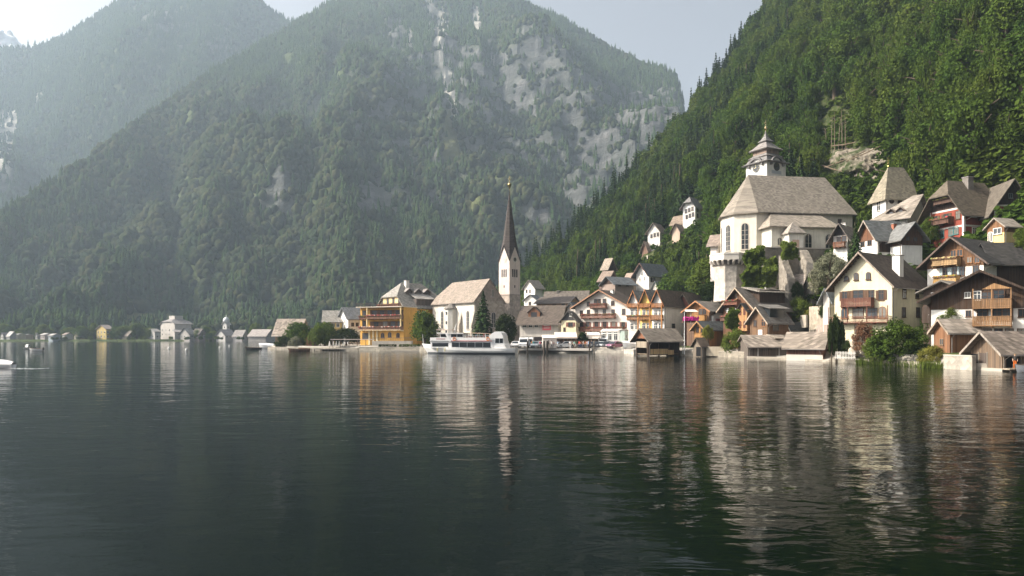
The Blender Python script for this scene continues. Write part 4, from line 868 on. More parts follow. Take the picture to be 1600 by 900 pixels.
# --- far village across the bay (about 500 m)
far = [
 ('hotel', 'long pale terraced hotel with a hip roof on the far shore below the mountain', 273, 497, 35, 251, 299, 3, 506, 495, (.74,.68,.62), (.34,.31,.3), 'x'),
 ('tower_house', 'tall yellow house on the far shore among trees', 166, 486, 40, 151, 176, 1.5, 514, 508, (.76,.58,.24), (.35,.3,.27), 'x'),
 ('far_house', 'white flat fronted house left of the terraced hotel on the far shore', 242, 486, 40, 230, 250, 1.5, 518, 514, (.78,.74,.7), (.4,.38,.36), 'x'),
 ('far_house', 'grey roofed house right below the terraced hotel on the far shore', 296, 486, 40, 281, 304, 1.5, 522, 513, (.6,.56,.52), (.2,.2,.2), 'x'),
 ('far_house', 'brown house with dark roof right of the terraced hotel on the far shore', 311, 487, 45, 301, 321, 1.5, 521, 514, (.4,.33,.29), (.17,.15,.14), 'y'),
 ('far_chapel', 'small white domed chapel at the foot of the far mountain', 354, 497, 40, 348, 359, 5, 506, 501, (.82,.8,.76), (.6,.58,.55), 'x'),
 ('far_house', 'wide white house with grey roof below the domed chapel on the far shore', 352, 484, 40, 338, 367, 1.5, 524, 515, (.76,.73,.68), (.26,.25,.25), 'x'),
 ('far_house', 'low white house with pale roof right of the domed chapel on the far shore', 378, 484, 55, 364, 388, 1.5, 525, 516, (.74,.7,.66), (.36,.33,.31), 'y'),
 ('far_house', 'broad pale roofed house on the far shore just left of the wooded point', 415, 470, 60, 388, 430, 1.5, 525, 515, (.6,.55,.5), (.46,.41,.38), 'y'),
 ('far_house', 'low brown hut among bushes left of the white flat fronted house on the far shore', 200, 484, 45, 190, 212, 1.5, 524, 517, (.5,.42,.33), (.24,.2,.17), 'y'),
]
FARH = []
for n, lab, cx, D, th, xl, xr, z0, ev, ap, wc, rc, ax in far:
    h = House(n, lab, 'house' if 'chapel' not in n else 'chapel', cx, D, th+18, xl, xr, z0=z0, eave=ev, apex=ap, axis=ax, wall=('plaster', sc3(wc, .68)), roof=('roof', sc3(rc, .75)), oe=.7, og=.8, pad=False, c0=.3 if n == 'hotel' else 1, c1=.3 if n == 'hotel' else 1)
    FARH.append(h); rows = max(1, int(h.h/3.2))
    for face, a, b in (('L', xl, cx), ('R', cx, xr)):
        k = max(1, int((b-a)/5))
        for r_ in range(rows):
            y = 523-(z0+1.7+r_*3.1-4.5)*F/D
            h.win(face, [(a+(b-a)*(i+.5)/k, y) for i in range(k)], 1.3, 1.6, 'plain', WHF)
    if n == 'hotel':
        h.part('terrace_floor', ('plaster', (.5,.46,.42)), lambda q: q.box((-3,-6,-2),(h.L+2,-.2,3.4))); h.part('terrace_roof', ('roof', (.33,.3,.29)), lambda q: q.slab([[(-3.8,-6.8,3.6),(h.L+2.8,-6.8,3.6),(h.L,-.2,5.4),(-1,-.2,5.4)]], .3))
        h.part('top_floor', ('plaster', (.5,.46,.42)), lambda q: q.box((h.L*.25,h.W*.3,h.ha-3),(h.L*.75,h.W*.7,h.ha+.8)))
    if n == 'far_chapel':
        h.part('dome', ('paint', (.55,.56,.57)), lambda q: q.lathe([(2.2,h.ha-1.5),(2.3,h.ha+.4),(1.7,h.ha+1.8),(.6,h.ha+2.6),(.2,h.ha+3.0),(.15,h.ha+4.2)], 10, c=(h.L/2,h.W/2)), smooth=True)
names = ['white', 'pale grey', 'cream', 'light tan', 'silver', 'greyish pink', 'pale blue', 'off-white', 'sand coloured', 'bluish grey']
kinds = ['flat roofed hut', 'gabled hut', 'gabled house', 'long shed']
rng = random.Random(3); px = 1
for i in range(9):
    w = rng.uniform(6, 14); k = rng.randrange(4)
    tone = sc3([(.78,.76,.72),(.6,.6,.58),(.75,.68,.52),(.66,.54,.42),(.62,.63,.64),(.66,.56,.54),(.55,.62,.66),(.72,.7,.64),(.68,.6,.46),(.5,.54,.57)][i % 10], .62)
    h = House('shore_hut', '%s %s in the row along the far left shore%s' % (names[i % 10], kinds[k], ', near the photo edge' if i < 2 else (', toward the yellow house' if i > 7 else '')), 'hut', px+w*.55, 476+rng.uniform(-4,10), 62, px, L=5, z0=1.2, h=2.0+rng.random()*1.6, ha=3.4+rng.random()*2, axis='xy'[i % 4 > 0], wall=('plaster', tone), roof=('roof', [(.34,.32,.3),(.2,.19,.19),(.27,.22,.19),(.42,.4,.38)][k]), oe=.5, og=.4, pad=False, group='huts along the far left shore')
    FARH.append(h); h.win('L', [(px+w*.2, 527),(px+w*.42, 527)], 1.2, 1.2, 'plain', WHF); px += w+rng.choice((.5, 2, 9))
# ================================================================== terrain
itp = lambda x, xs, ys: np.interp(x, xs, ys)
SHORE_PD = [(1760,77),(1680,80.5),(1600,84),(1520,87.2),(1474,92),(1440,96),(1400,101),(1340,108),(1296,113),(1224,128),(1167,133),(1130,138),(1060,146),(990,157),(975,165),(900,170),(812,174),(740,178),(655,187),(640,189),(600,189),(560,192),(490,198),(440,207),(418,213),(412,222),(430,238),(480,258),(560,285),(700,330),(790,400),(860,560)]
SHORE = [(XAT(p, d), d) for p, d in SHORE_PD]
POLY = np.array(SHORE+[(900,560),(900,40),(90,40)])
def shore_dist(x, y):
    """signed distance to the land's edge, positive on land"""
    d = np.full(x.shape, 1e9); ins = np.zeros(x.shape, bool); n = len(POLY)
    for i in range(n):
        a, b = POLY[i], POLY[(i+1) % n]; e = b-a; L = e@e
        t = np.clip(((x-a[0])*e[0]+(y-a[1])*e[1])/L, 0, 1)
        d = np.minimum(d, np.hypot(x-a[0]-t*e[0], y-a[1]-t*e[1]))
        c = ((a[1] > y) != (b[1] > y)); xi = (b[0]-a[0])*(y-a[1])/((b[1]-a[1]) or 1e-9)+a[0]
        ins ^= c & (x < xi)
    return np.where(ins, d, -d)
FOOT = ([560,700,800,830,900,1000,1100,1150,1200,1250,1300,1400,1450,1500,1600,1800], [420,372,318,296,250,222,190,174,163,157,150,136,124,115,102,92])
RPX = [560,700,760,800,820,860,900,1000,1060,1130,1205,1300,1400,1600,1800]
RPY = [522,515,478,462,442,410,377,278,213,122,22,-95,-210,-400,-560]
RD  = [430,410,400,390,390,400,410,430,430,440,450,450,450,450,450]
def hill(x, y):
    px = CX+F*x/np.maximum(y, 1); Df = itp(px, *FOOT); Dr = itp(px, RPX, RD)
    zr = np.maximum(0, CH-(itp(px, RPX, RPY)-HY)*Dr/F)
    t = (y-Df)/(Dr-Df); tc = np.clip(t, 0, 1)
    z = zr*tc**.9
    g = (fbm(x*.022, y*.022, 4, 5)-.5)*26*np.minimum(tc*4, 1)*np.clip(1.25-tc, 0, 1)
    z = z+g*np.minimum(1, zr/80)
    return np.where(t > 1, np.maximum(zr-(y-Dr)*.35, -3), z)
PAD = np.array(PADS)
def ground(x, y, pads=True):
    x = np.asarray(x, float); y = np.asarray(y, float)
    z = 1.15+np.maximum(0, hill(x, y))
    if pads:
        W = np.zeros(x.shape); S = np.zeros(x.shape)
        for (a, b, r, h) in PAD:
            w = np.exp(-((np.hypot(x-a, y-b)/(r*1.02))**4)); W += w; S += w*(h-.05)
        k = np.minimum(W, 1); z = np.where(W > 1e-4, z*(1-k)+(S/np.maximum(W, 1e-6))*k, z)
    d = shore_dist(x, y); s = np.clip((d+.2)/1.4, 0, 1); s = s*s*(3-2*s)
    return -2.6+(z+2.6)*s

def grid_mesh(name, X, Y, Z, mat, attrs=None, kind='structure', smooth=True):
    n, m = X.shape
    V = np.stack([X.ravel(), Y.ravel(), Z.ravel()], 1); i = np.arange(n*m).reshape(n, m)
    Q = np.stack([i[:-1,:-1].ravel(), i[:-1,1:].ravel(), i[1:,1:].ravel(), i[1:,:-1].ravel()], 1)
    me = np_mesh(name, V, Q, mat)
    for k, a in (attrs or {}).items():
        at = me.attributes.new(k, 'FLOAT', 'POINT'); at.data.foreach_set('value', np.ascontiguousarray(a.ravel(), np.float32))
    me.polygons.foreach_set('use_smooth', [smooth]*len(me.polygons))
    o = link(name, me); o['kind'] = kind; return o

m, nt, out = newmat('village_ground'); g = NT(nt); p = g.pos()
n1 = g.noise(p, .12, 5, .65); n2 = g.noise(p, 1.1, 4, .65); sx = g.n('ShaderNodeSeparateXYZ'); g.l(p, sx.inputs[0])
c = g.mix(n1, (.022,.034,.011), (.055,.07,.02)); c = g.mix(g.ramp(n2, [(.5, (0,)*3), (.7, (.6,)*3)]), c, (.14,.115,.075))
flat = g.ramp(g.math('SUBTRACT', 2.1, sx.outputs[2]), [(.45, (0,)*3), (.6, (1,)*3)])
c = g.mix(flat, c, g.mix(n2, (.24,.22,.19), (.38,.35,.30)))
g.principled(out, c, .95, .1, bump=n2, bstr=.5, bdist=.2); MG = m
gx, gy = np.meshgrid(np.arange(-132, 440, 2.2), np.arange(62, 476, 2.2))
gz = ground(gx, gy)
o = grid_mesh('ground', gx, gy, gz, MG)

# ------------------------------------------------------------------ far mountains
m, nt, out = newmat('mountain_rock'); g = NT(nt); p = g.pos()
asx = g.n('ShaderNodeAttribute', attribute_name='scree'); ar = g.n('ShaderNodeAttribute', attribute_name='rock'); am = g.n('ShaderNodeAttribute', attribute_name='meadow')
mp = g.n('ShaderNodeMapping'); mp.inputs['Scale'].default_value = (1,1,.35); g.l(p, mp.inputs[0])
n1 = g.noise(mp.outputs[0], .012, 6, .7); n2 = g.noise(p, .05, 5, .7); mp2 = g.n('ShaderNodeMapping'); mp2.inputs['Scale'].default_value = (.3,.3,2.2); g.l(p, mp2.inputs[0]); n3 = g.noise(mp2.outputs[0], .02, 5, .7)
rock = g.mix(g.ramp(n3, [(.35, (0,)*3), (.65, (1,)*3)]), (.052,.054,.055), (.17,.165,.158)); n4 = g.noise(mp.outputs[0], .05, 5, .75); rock = g.mix(g.ramp(n4, [(.4, (0,)*3), (.62, (.8,)*3)]), rock, (.055,.06,.055)); rock = g.mix(g.ramp(n1, [(.45, (0,)*3), (.7, (.6,)*3)]), rock, (.075,.085,.065))
grn = g.mix(n2, (.03,.045,.016), (.085,.105,.035))
rf = g.math('ADD', ar.outputs['Fac'], g.math('MULTIPLY', g.math('SUBTRACT', n2, .5), 1.1))
rock = g.mix(g.ramp(asx.outputs['Fac'], [(.3, (0,)*3), (.6, (1,)*3)]), rock, (.36,.34,.30)); c = g.mix(g.ramp(rf, [(.22, (0,)*3), (.62, (1,)*3)]), grn, rock)
c = g.mix(g.ramp(g.math('ADD', am.outputs['Fac'], g.math('MULTIPLY', g.math('SUBTRACT', n2, .5), .7)), [(.4, (0,)*3), (.6, (.85,)*3)]), c, (.12,.125,.05))
g.principled(out, c, .95, .08, bump=g.math('ADD', n2, n3), bstr=1.0, bdist=6.0); MR = m

APX = [-600,-400,-200,0,100,200,330,400,460,520,600,730,815,880,940,1000,1035,1054,1064,1074,1150,1400]
APY = [500,470,420,343,274,205,116,76,40,5,-12,-16,3,32,66,98,107,116,138,200,330,420]
AD  = [600,640,690,790,910,1060,1300,1430,1540,1620,1680,1700,1690,1670,1650,1620,1600,1590,1580,1570,1550,1550]
ASD = ([-600,0,200,300,400,600,1400], [470,472,478,490,510,560,560])
def gauss(px, py, L):
    v = 0
    for a, b, r, s, k in L: v = np.maximum(v, k*np.exp(-(((px-a)/r)**2+((py-b)/s)**2)))
    return v
ROCKS = [(1030,175,40,60,1.2),(985,235,60,60,1.0),(880,140,190,100,.62),(965,250,110,100,.7),(700,90,120,90,.45),(1000,170,80,70,.9),(690,60,16,80,1.0),(672,10,14,50,1),(702,130,14,60,1.0),(745,30,16,50,.7),(620,45,20,40,.7),(1000,190,70,70,.95),(1040,170,40,60,1),(860,95,70,40,.9),(930,150,70,55,.85),(800,140,70,60,.8),(585,310,45,40,.9),(640,260,40,60,.5),(900,280,30,70,.8),(950,250,80,40,.6),(740,240,90,30,.6),(660,320,40,30,.7),(560,180,70,40,.5),(440,300,60,40,.5),(505,230,50,30,.5),(820,230,60,50,.6),(840,330,50,60,.5),(620,150,60,60,.6)]
SCREE = [(690,45,7,60,1),(700,118,8,34,1),(707,180,9,26,.9),(672,8,7,40,.8),(640,62,6,34,.7),(745,40,7,36,.8),(770,95,7,26,.6),(925,100,6,30,.5),(8,225,13,55,1.1),(20,185,8,24,1),(60,150,8,14,.8),(655,250,5,20,.6)]
MEAD = [(705,232,18,34,.95),(700,190,12,30,.8),(660,195,22,34,.6),(735,310,26,60,.6),(620,395,40,30,.4),(850,165,22,30,.5),(230,497,60,10,.9),(205,478,25,10,.6),(300,500,40,8,.7),(690,410,30,60,.35)]
def A_height(px, D, raw=False):
    Ds = itp(px, *ASD); Dr = itp(px, APX, AD); zr = CH-(itp(px, APX, APY)-HY)*Dr/F
    X = (px-CX)*D/F; t = (D-Ds-28)/(Dr-Ds-28); tc = np.clip(t, 0, 1)
    prof = tc**1.12
    r1 = np.abs(fbm(X*.0034+D*.0012, D*.0022, 5, 11)-.5)*2; r2 = fbm(X*.014, D*.008, 4, 23)-.5; r3 = fbm(X*.045, D*.03, 3, 31)-.5
    amp = np.clip(tc*5, 0, 1)*np.clip((1-tc)*3.5, .06, 1)
    big = itp(px, [0,450,700,1000], [.55,.75,1,1])
    z = zr*prof+amp*((r1-.28)*170*big+(np.abs(fbm(X*.0085+D*.002, D*.0035, 4, 13)-.5)*2-.3)*125+r2*60+r3*14)
    step = itp(px, [450,600,1100], [0,.6,.8])*np.clip(tc*4-.6, 0, 1)          # ledges of the cliffs on the right half
    ph = z/52.0+fbm(X*.006, D*.006, 3, 41)*2.5; z = z+step*amp*(np.sin(ph*2*math.pi)*-7.5)
    z = 1.1+np.maximum(z, 0)*1.0
    z = np.where(t > 1, zr-(D-Dr)*.8+r2*10, z)
    s = np.clip((D-Ds+4)/6, 0, 1); z = -3+(z+3)*s
    return z
def mountain(name, pxs, Dfun, hfun, rows, back, rocks, mead, mat):
    C = len(pxs); T = np.concatenate([np.linspace(-.02, 1.0, rows), 1+np.linspace(.02, back, 8)])
    PX, TT = np.meshgrid(pxs, T); Ds, Dr = Dfun(PX); D = Ds+(Dr-Ds)*TT
    Z = hfun(PX, D); X = (PX-CX)*D/F
    PY = HY-(Z-CH)*F/D
    nz = fbm(X*.01, Z*.012, 4, 51)
    gr = np.abs(np.gradient(Z, axis=0)/np.maximum(np.gradient(D, axis=0), .1))
    rock = np.clip(gauss(PX, PY, rocks)*(.6+.9*nz)+np.clip(gr-1.35, 0, .6)*.55, 0, 1.2); me = gauss(PX, PY, mead); sr = gauss(PX, PY, SCREE)*(.55+.9*nz); rock = np.maximum(rock, sr)
    o = grid_mesh(name, X, D, Z, mat, {'rock': rock, 'meadow': me, 'scree': sr}, smooth=False)
    return PX, TT, D, X, Z, rock, me
FA = lambda px: (itp(px, *ASD), itp(px, APX, AD))
GA = mountain('mountain', np.arange(-600, 1401, 4.0), FA, A_height, 300, .35, ROCKS, MEAD, MR)
BPX = [-700,-100,0,40,70,100,150,190,250,300,370,405,430,455,500,600,800]
BD = 1900
BPY = [110,96,80,76,72,60,27,2,-12,-13,-10,2,24,36,38,50,80]
def B_height(px, D):
    Dr = BD+0*px; zr = CH-(itp(px, BPX, BPY)-HY)*Dr/F; X = (px-CX)*D/F
    t = (D-1000)/(Dr-1000); tc = np.clip(t, 0, 1); amp = np.clip(tc*4, 0, 1)*np.clip((1-tc)*4, .05, 1)
    z = zr*tc**1.0+amp*((np.abs(fbm(X*.0024, D*.0016, 5, 61)-.5)*2-.3)*240+(fbm(X*.012, D*.007, 4, 67)-.5)*70)
    sp = np.exp(-((px-(-30+ (D-1000)*.07))/70)**2)*np.clip(tc*6, 0, 1)*np.clip((.6-tc)*4, 0, 1)*130
    return np.where(t > 1, zr-(D-Dr)*.7, z+sp)
GB = mountain('mountain', np.arange(-700, 801, 5.0), lambda px: (1000+0*px, BD+0*px), B_height, 220, .3, [(8,225,14,60,1.3),(18,190,10,25,1.2),(60,150,10,16,.9),(0,260,20,60,1.1),(230,20,60,20,.6),(300,60,80,40,.4)], [(35,76,30,8,.7)], MR)

# ------------------------------------------------------------------ water, haze, cloud
m, nt, out = newmat('lake_water'); g = NT(nt); p = g.pos()
def wn(sc, rot, scale, det, dist=0.0):
    mp = g.n('ShaderNodeMapping'); mp.inputs['Scale'].default_value = (*sc, 1); mp.inputs['Rotation'].default_value = (0,0,rot); g.l(p, mp.inputs[0])
    return g.noise(mp.outputs[0], scale, det, .5, dist)
h1 = wn((.55,1.0), .12, .30, 2, .4); h2 = wn((.5,1.0), -.2, 1.1, 3, .6); h3 = wn((.6,1.0), .3, 3.4, 2, .3); patch = wn((.5,1), .1, .018, 3)
hh = g.math('ADD', g.math('MULTIPLY', h1, .26), g.math('ADD', g.math('MULTIPLY', h2, .125), g.math('MULTIPLY', h3, .022)))
pr = nt.nodes.new('ShaderNodeBsdfPrincipled'); pr.inputs['Base Color'].default_value = (.0012,.0036,.0026,1); pr.inputs['Roughness'].default_value = .045; pr.inputs['IOR'].default_value = 1.19
b = g.n('ShaderNodeBump'); b.inputs['Distance'].default_value = 1.0
g.l(g.math('ADD', .15, g.math('MULTIPLY', g.ramp(patch, [(.35, (0,)*3), (.65, (1,)*3)]), .35)), b.inputs['Strength']); g.l(hh, b.inputs['Height']); g.l(b.outputs[0], pr.inputs['Normal']); g.l(pr.outputs[0], out.inputs[0])
q = MB(); q.add([(-4000,-280,0),(4000,-280,0),(4000,2600,0),(-4000,2600,0)], [(0,1,2,3)]); o = q.build('water', m); o['kind'] = 'structure'

HAZE_D = 2.1e-4
m, nt, out = newmat('haze_air'); v = nt.nodes.new('ShaderNodeVolumePrincipled')
v.inputs['Color'].default_value = (.63,.79,.95,1); v.inputs['Density'].default_value = HAZE_D; v.inputs['Anisotropy'].default_value = .25
for k in ('Density Attribute', 'Color Attribute', 'Temperature Attribute'):
    if k in v.inputs: v.inputs[k].default_value = ''
nt.links.new(v.outputs[0], out.inputs['Volume'])
q = MB(); q.box((-4100,-300,-4.2),(4100,2700,985)); o = q.build('haze', m); o['kind'] = 'stuff'

def cloud():
    rng = np.random.default_rng(4); V = []; Fs = []
    import bmesh
    bm = bmesh.new()
    for i in range(26):
        x = rng.normal(0, 170); z = rng.normal(0, 34)-abs(x)*.22; r = 95*math.exp(-abs(x)/260)*(.6+.6*rng.random())
        bmesh.ops.create_icosphere(bm, subdivisions=3, radius=r, matrix=Matrix.Translation((x, rng.normal(0, 60), z)))
    for vv in bm.verts:
        c = vv.co; k = fbm(np.array([c.x*.03+c.y*.011]), np.array([c.z*.03-c.y*.017]), 4, 9)[0]-.5; vv.co += vv.co.normalized()*k*40
    me = bpy.data.meshes.new('cloud'); bm.to_mesh(me); bm.free(); me.materials.append(M('fabric', (.85,.85,.85)))
    me.polygons.foreach_set('use_smooth', [True]*len(me.polygons))
    o = link('cloud', me, None, PT(-18, 58, 6000)); md = o.modifiers.new('r', 'REMESH'); md.mode = 'VOXEL'; md.voxel_size = 9; md.use_smooth_shade = True
    o.data = bpy.data.meshes.new_from_object(o.evaluated_get(bpy.context.evaluated_depsgraph_get())); o.modifiers.clear()
    return o
tag(cloud(), 'small white cloud above the far ridge at the left edge', 'cloud')
# ================================================================== vegetation
FOL = foliage_mat('broadleaf_foliage', (.012,.029,.008), (.080,.132,.023), (.102,.122,.022))
FOC = foliage_mat('conifer_foliage', (.012,.028,.013), (.045,.075,.025), (.05,.07,.022), .12)
FOF = foliage_mat('mountain_foliage', (.008,.018,.010), (.050,.066,.028), (.070,.066,.032), .1)
BARK = M('bark', (.11,.085,.06))
def quads(c, n, s, rng):
    """c: centres, n: normals, s: half sizes -> leaf-sized quads"""
    r = rng.normal(size=c.shape); u = np.cross(n, r); u /= np.linalg.norm(u, axis=1)[:,None]+1e-9; w = np.cross(n, u)
    u *= s[:,None]; w *= s[:,None]*(.65+.3*rng.random(len(s)))[:,None]
    V = np.stack([c-u-w*.6, c+u*.25-w, c+u+w*.6, c-u*.25+w], 1).reshape(-1, 3)
    return V, np.arange(len(c)*4).reshape(-1, 4)
def broad_crown(seed, nc, nl, leaf, bot=-.75, lobe=.34, flat=1.0):
    rng = np.random.default_rng(seed)
    d = rng.normal(size=(nc, 3)); d /= np.linalg.norm(d, axis=1)[:,None]; d[:,2] = np.where(d[:,2] < bot, -d[:,2], d[:,2])
    rad = .45+.45*rng.random(nc)**.6; C = d*rad[:,None]; C[:,2] *= flat
    C *= (1+.22*(fbm(d[:,0]*1.5+seed, d[:,1]*1.5+d[:,2], 3, seed)-.5)*2)[:,None]
    k = np.repeat(np.arange(nc), nl); o = rng.normal(size=(nc*nl, 3)); o /= np.linalg.norm(o, axis=1)[:,None]
    lr = lobe*(.65+.6*rng.random(nc)); P = C[k]+o*(lr[k]*(.55+.5*rng.random(len(k))))[:,None]
    nrm = o*.8+np.array([0,0,.55])+rng.normal(size=o.shape)*.45; nrm /= np.linalg.norm(nrm, axis=1)[:,None]
    V, Q = quads(P, nrm, leaf*(.7+.6*rng.random(len(k))), rng)
    tint = np.clip(rng.random(nc)[k]*.75+rng.random(len(k))*.25, 0, 1)
    return V, Q, tint
def conifer_crown(seed, tiers, per, leaf):
    rng = np.random.default_rng(seed); P = []; N = []; S = []; T = []
    for i in range(tiers):
        f = i/(tiers-1); z = .08+.92*f; r = (1-f)**.85*.98+.015
        n = max(4, int(per*(1-f*.75))); a0 = rng.random()*6
        for j in range(n):
            a = a0+2*math.pi*(j+rng.normal()*.2)/n; rr = r*(.72+.4*rng.random())
            for k in (.35,.6,.85,1.0):
                x, y = math.cos(a)*rr*k, math.sin(a)*rr*k
                P.append((x*.32, y*.32, z-.05*k*k*(1-f)-.012+rng.normal()*.008)); N.append((math.cos(a)*.35+rng.normal()*.3, math.sin(a)*.35+rng.normal()*.3, .9)); S.append(leaf*(1-f*.55)*(1.1-.3*k)); T.append(rng.random())
    P = np.array(P); N = np.array(N); N /= np.linalg.norm(N, axis=1)[:,None]
    V, Q = quads(P, N, np.array(S), rng); return V, Q, np.array(T)
def trunk_mesh(name, h, r, limbs, seed, up=.55):
    rng = random.Random(seed); q = MB(); q.tube([(0,0,-.35),(.02*h,0,h*.4),(0,.02*h,h)], [r*1.25, r*.8, r*.3], 7)
    for i in range(limbs):
        a = 2*math.pi*i/limbs+rng.random(); z = h*(.35+.5*rng.random()); L = h*(.3+.2*rng.random())
        q.tube([(0,0,z),(math.cos(a)*L*.5,math.sin(a)*L*.5,z+L*up*.6),(math.cos(a)*L,math.sin(a)*L,z+L*up)], [r*.4, r*.25, r*.08], 5)
    return q.mesh(name, BARK)
# unit prototypes: broadleaf crown of radius 1 about the origin; conifer of height 1
NEARB = [np_mesh('crown', *a[:2], FOL, a[2]) for a in (broad_crown(s, 84, 58, .057) for s in (1,2,3,4))]
FINEB = [np_mesh('crown', *a[:2], FOL, a[2]) for a in (broad_crown(s, 92, 90, .036, lobe=.24) for s in (61,62))]
NEARC = [np_mesh('crown', *conifer_crown(s, 26, 15, .062)[:2], FOC, conifer_crown(s, 26, 15, .062)[2]) for s in (5,6)]
TRB = [trunk_mesh('trunk', 1.9, .13, 6, s) for s in (1,2,3)]
TRC = trunk_mesh('trunk', .95, .022, 0, 4)
def foliage_as(me, mat):
    m2 = me.copy(); m2.materials.clear(); m2.materials.append(mat); return m2
_vi = [0]
def btree(name, label, x, y, z, r, hgt, cat='tree', group=None, mesh=None, mat=None, rng=random, trunk=True):
    """broadleaf tree: crown radius r, total height hgt"""
    t = thing(name, label, cat, (x,y,z), rng.random()*6.28, group); i = _vi[0]; _vi[0] += 1
    me = mesh or NEARB[i % 4]
    ch = max(hgt*.5, min(r*1.25, hgt*.48)) if trunk else hgt*.55
    if mat: me = _fm(me, mat)
    c = link('crown', me, t, (0,0,hgt-ch)); c.scale = (r, r*(.9+.2*rng.random()), ch)
    if trunk:
        k = link('trunk', TRB[i % 3], t); s = (hgt-ch)/1.15; k.scale = (s*.9+.3, s*.9+.3, s)
    return t
_fmc = {}
def _fm(me, mat):
    k = (me.name, mat.name)
    if k not in _fmc: _fmc[k] = foliage_as(me, mat)
    return _fmc[k]
def ctree(name, label, x, y, z, r, hgt, cat='tree', group=None, rng=random, mat=None):
    t = thing(name, label, cat, (x,y,z), rng.random()*6.28, group); i = _vi[0]; _vi[0] += 1
    c = link('crown', NEARC[i % 2] if not mat else _fm(NEARC[i % 2], mat), t); c.scale = (r*3.1, r*3.1, hgt)
    k = link('trunk', TRC, t); k.scale = (hgt,)*3
    return t

# --- trees and shrubs one can point at
FYE = foliage_mat('yellow_green_foliage', (.07,.085,.016), (.20,.20,.04), (.22,.19,.05))
FRD = foliage_mat('reddish_foliage', (.10,.05,.03), (.22,.12,.07), (.2,.1,.06))
FPA = foliage_mat('pale_foliage', (.09,.10,.055), (.24,.24,.16), (.25,.22,.15))
FBR = foliage_mat('bright_foliage', (.04,.065,.012), (.13,.17,.035), (.12,.15,.03))
FDK = foliage_mat('dark_foliage', (.012,.022,.008), (.04,.062,.016), (.045,.055,.018))
for (nm, lab, px, yb, yt, D, wpx, mat, tr) in [
 ('round_tree', 'dense round green tree left of the lake church behind the ferry bow', 663, 541, 487, 189, 49, None, 1),
 ('round_tree', 'dark green rounded tree at the foot of the church tower', 790, 540, 492, 184, 37, FDK, 1),
 ('leafy_tree', 'broad leafy tree beside the brown timber house on the wooded point', 466, 541, 504, 214, 42, None, 1),
 ('shrub', 'dark spreading shrub at the waterline on the tip of the wooded point', 445, 548, 526, 211, 34, FDK, 0),
 ('shrub', 'pale cream flowering shrub at the shore of the wooded point', 462, 546, 526, 209, 24, FPA, 0),
 ('shrub', 'reddish shrub at the shore between the wooded point and the hotel terrace', 488, 546, 525, 206, 18, FRD, 0),
 ('leafy_tree', 'leafy tree in front of the small yellow house', 508, 542, 504, 207, 36, None, 1),
 ('leafy_tree', 'low spreading tree left of the tree that fronts the small yellow house', 495, 543, 513, 205, 26, FBR, 1),
 ('leafy_tree', 'wide low tree in front of the white gabled house by the yellow hotel', 541, 540, 513, 208, 46, FDK, 1),
 ('shrub', 'green shrub at the end of the brown timber house on the point', 478, 544, 518, 211, 30, FBR, 0),
 ('clipped_tree', 'small clipped round tree between the white restaurant awnings', 911, 545, 519, 174, 17, FDK, 1),
 ('shrub', 'bright round shrub on the bank below the carved brown house', 1148, 553, 514, 137, 42, FBR, 0),
 ('shrub', 'thin yellowish small tree in front of the low orange hut', 1106, 536, 508, 143, 20, FYE, 1),
 ('shrub', 'large bright shrub on the slope right of the carved house', 1250, 507, 465, 146, 40, FBR, 0),
 ('shrub', 'small bright shrub lower on the slope right of the carved house', 1268, 508, 482, 143, 30, FYE, 0),
 ('shrub', 'dense dark shrub against the left wall of the cream house', 1292, 498, 468, 132, 28, FDK, 0),
 ('leafy_tree', 'wide pale green tree crown left above the gable of the cream house', 1296, 470, 395, 137, 62, FPA, 1),
 ('leafy_tree', 'dark green tree between the hill church buttresses and the brown hut', 1246, 470, 440, 148, 20, FDK, 1),
 ('big_bush', 'large dark green bush hanging over the water below the cream house', 1402, 576, 500, 102, 84, None, 0),
 ('big_bush', 'lower left part bush with bright leaves beside the large bush at the water', 1370, 573, 522, 104.5, 44, FBR, 0),
 ('shrub', 'bare reddish shrub at the stone foot of the cream house', 1350, 556, 503, 107, 36, FRD, 0),
 ('shrub', 'yellow green shrub with orange blooms left of the plank hut', 1455, 575, 540, 95.5, 40, FYE, 0),
 ('leafy_tree', 'rounded green tree in front of the timber annex above the plank hut', 1485, 520, 477, 98, 44, FBR, 1),
 ('shrub', 'green shrub in the gap left of the timber annex', 1452, 540, 492, 106, 30, None, 0),
 ('shrub', 'green bush between the folded roof chalet and the red villa', 1452, 384, 340, 133, 34, FBR, 0),
 ('shrub', 'bright bush right of the yellow porch hut at the photo edge', 1604, 394, 352, 110, 40, FBR, 0),
 ('shrub', 'dark bush on the bank beside the right end of the pale shingle shed', 1327, 562, 532, 110.5, 26, FDK, 0),
 ('leafy_tree', 'green tree right of the highest gabled house above the three narrow gables', 1060, 470, 425, 222, 55, None, 1),
 ('leafy_tree', 'green tree left of the hill church bastion', 1100, 470, 405, 178, 50, FBR, 1),
 ('leafy_tree', 'dark tree right under the hill church bastion', 1112, 478, 440, 172, 40, FDK, 1),
 ]:
    x = XAT(px, D); zb = max(ZAT(yb, D), .05); top = ZAT(yt, D); r = wpx*D/F/2
    btree(nm, lab, x, D, zb, r, top-zb, 'shrub' if nm in ('shrub', 'big_bush') else 'tree', None, FINEB[len(lab) % 2] if D < 150 else None, mat, random, bool(tr))
ctree('fir_tree', 'tall dark spruce standing in front of the lake church gable', XAT(755,186), 186, 1.2, 3.9, ZAT(455,186)-1.2)
ctree('fir_tree', 'dark narrow conifer between the hill church and the white and brown chalet', XAT(1337,128), 128, 17.5, 1.5, ZAT(343,128)-17.5)
cyp = np_mesh('crown', *(lambda a: (a[0], a[1], FDK, a[2]))(broad_crown(9, 60, 40, .11)))
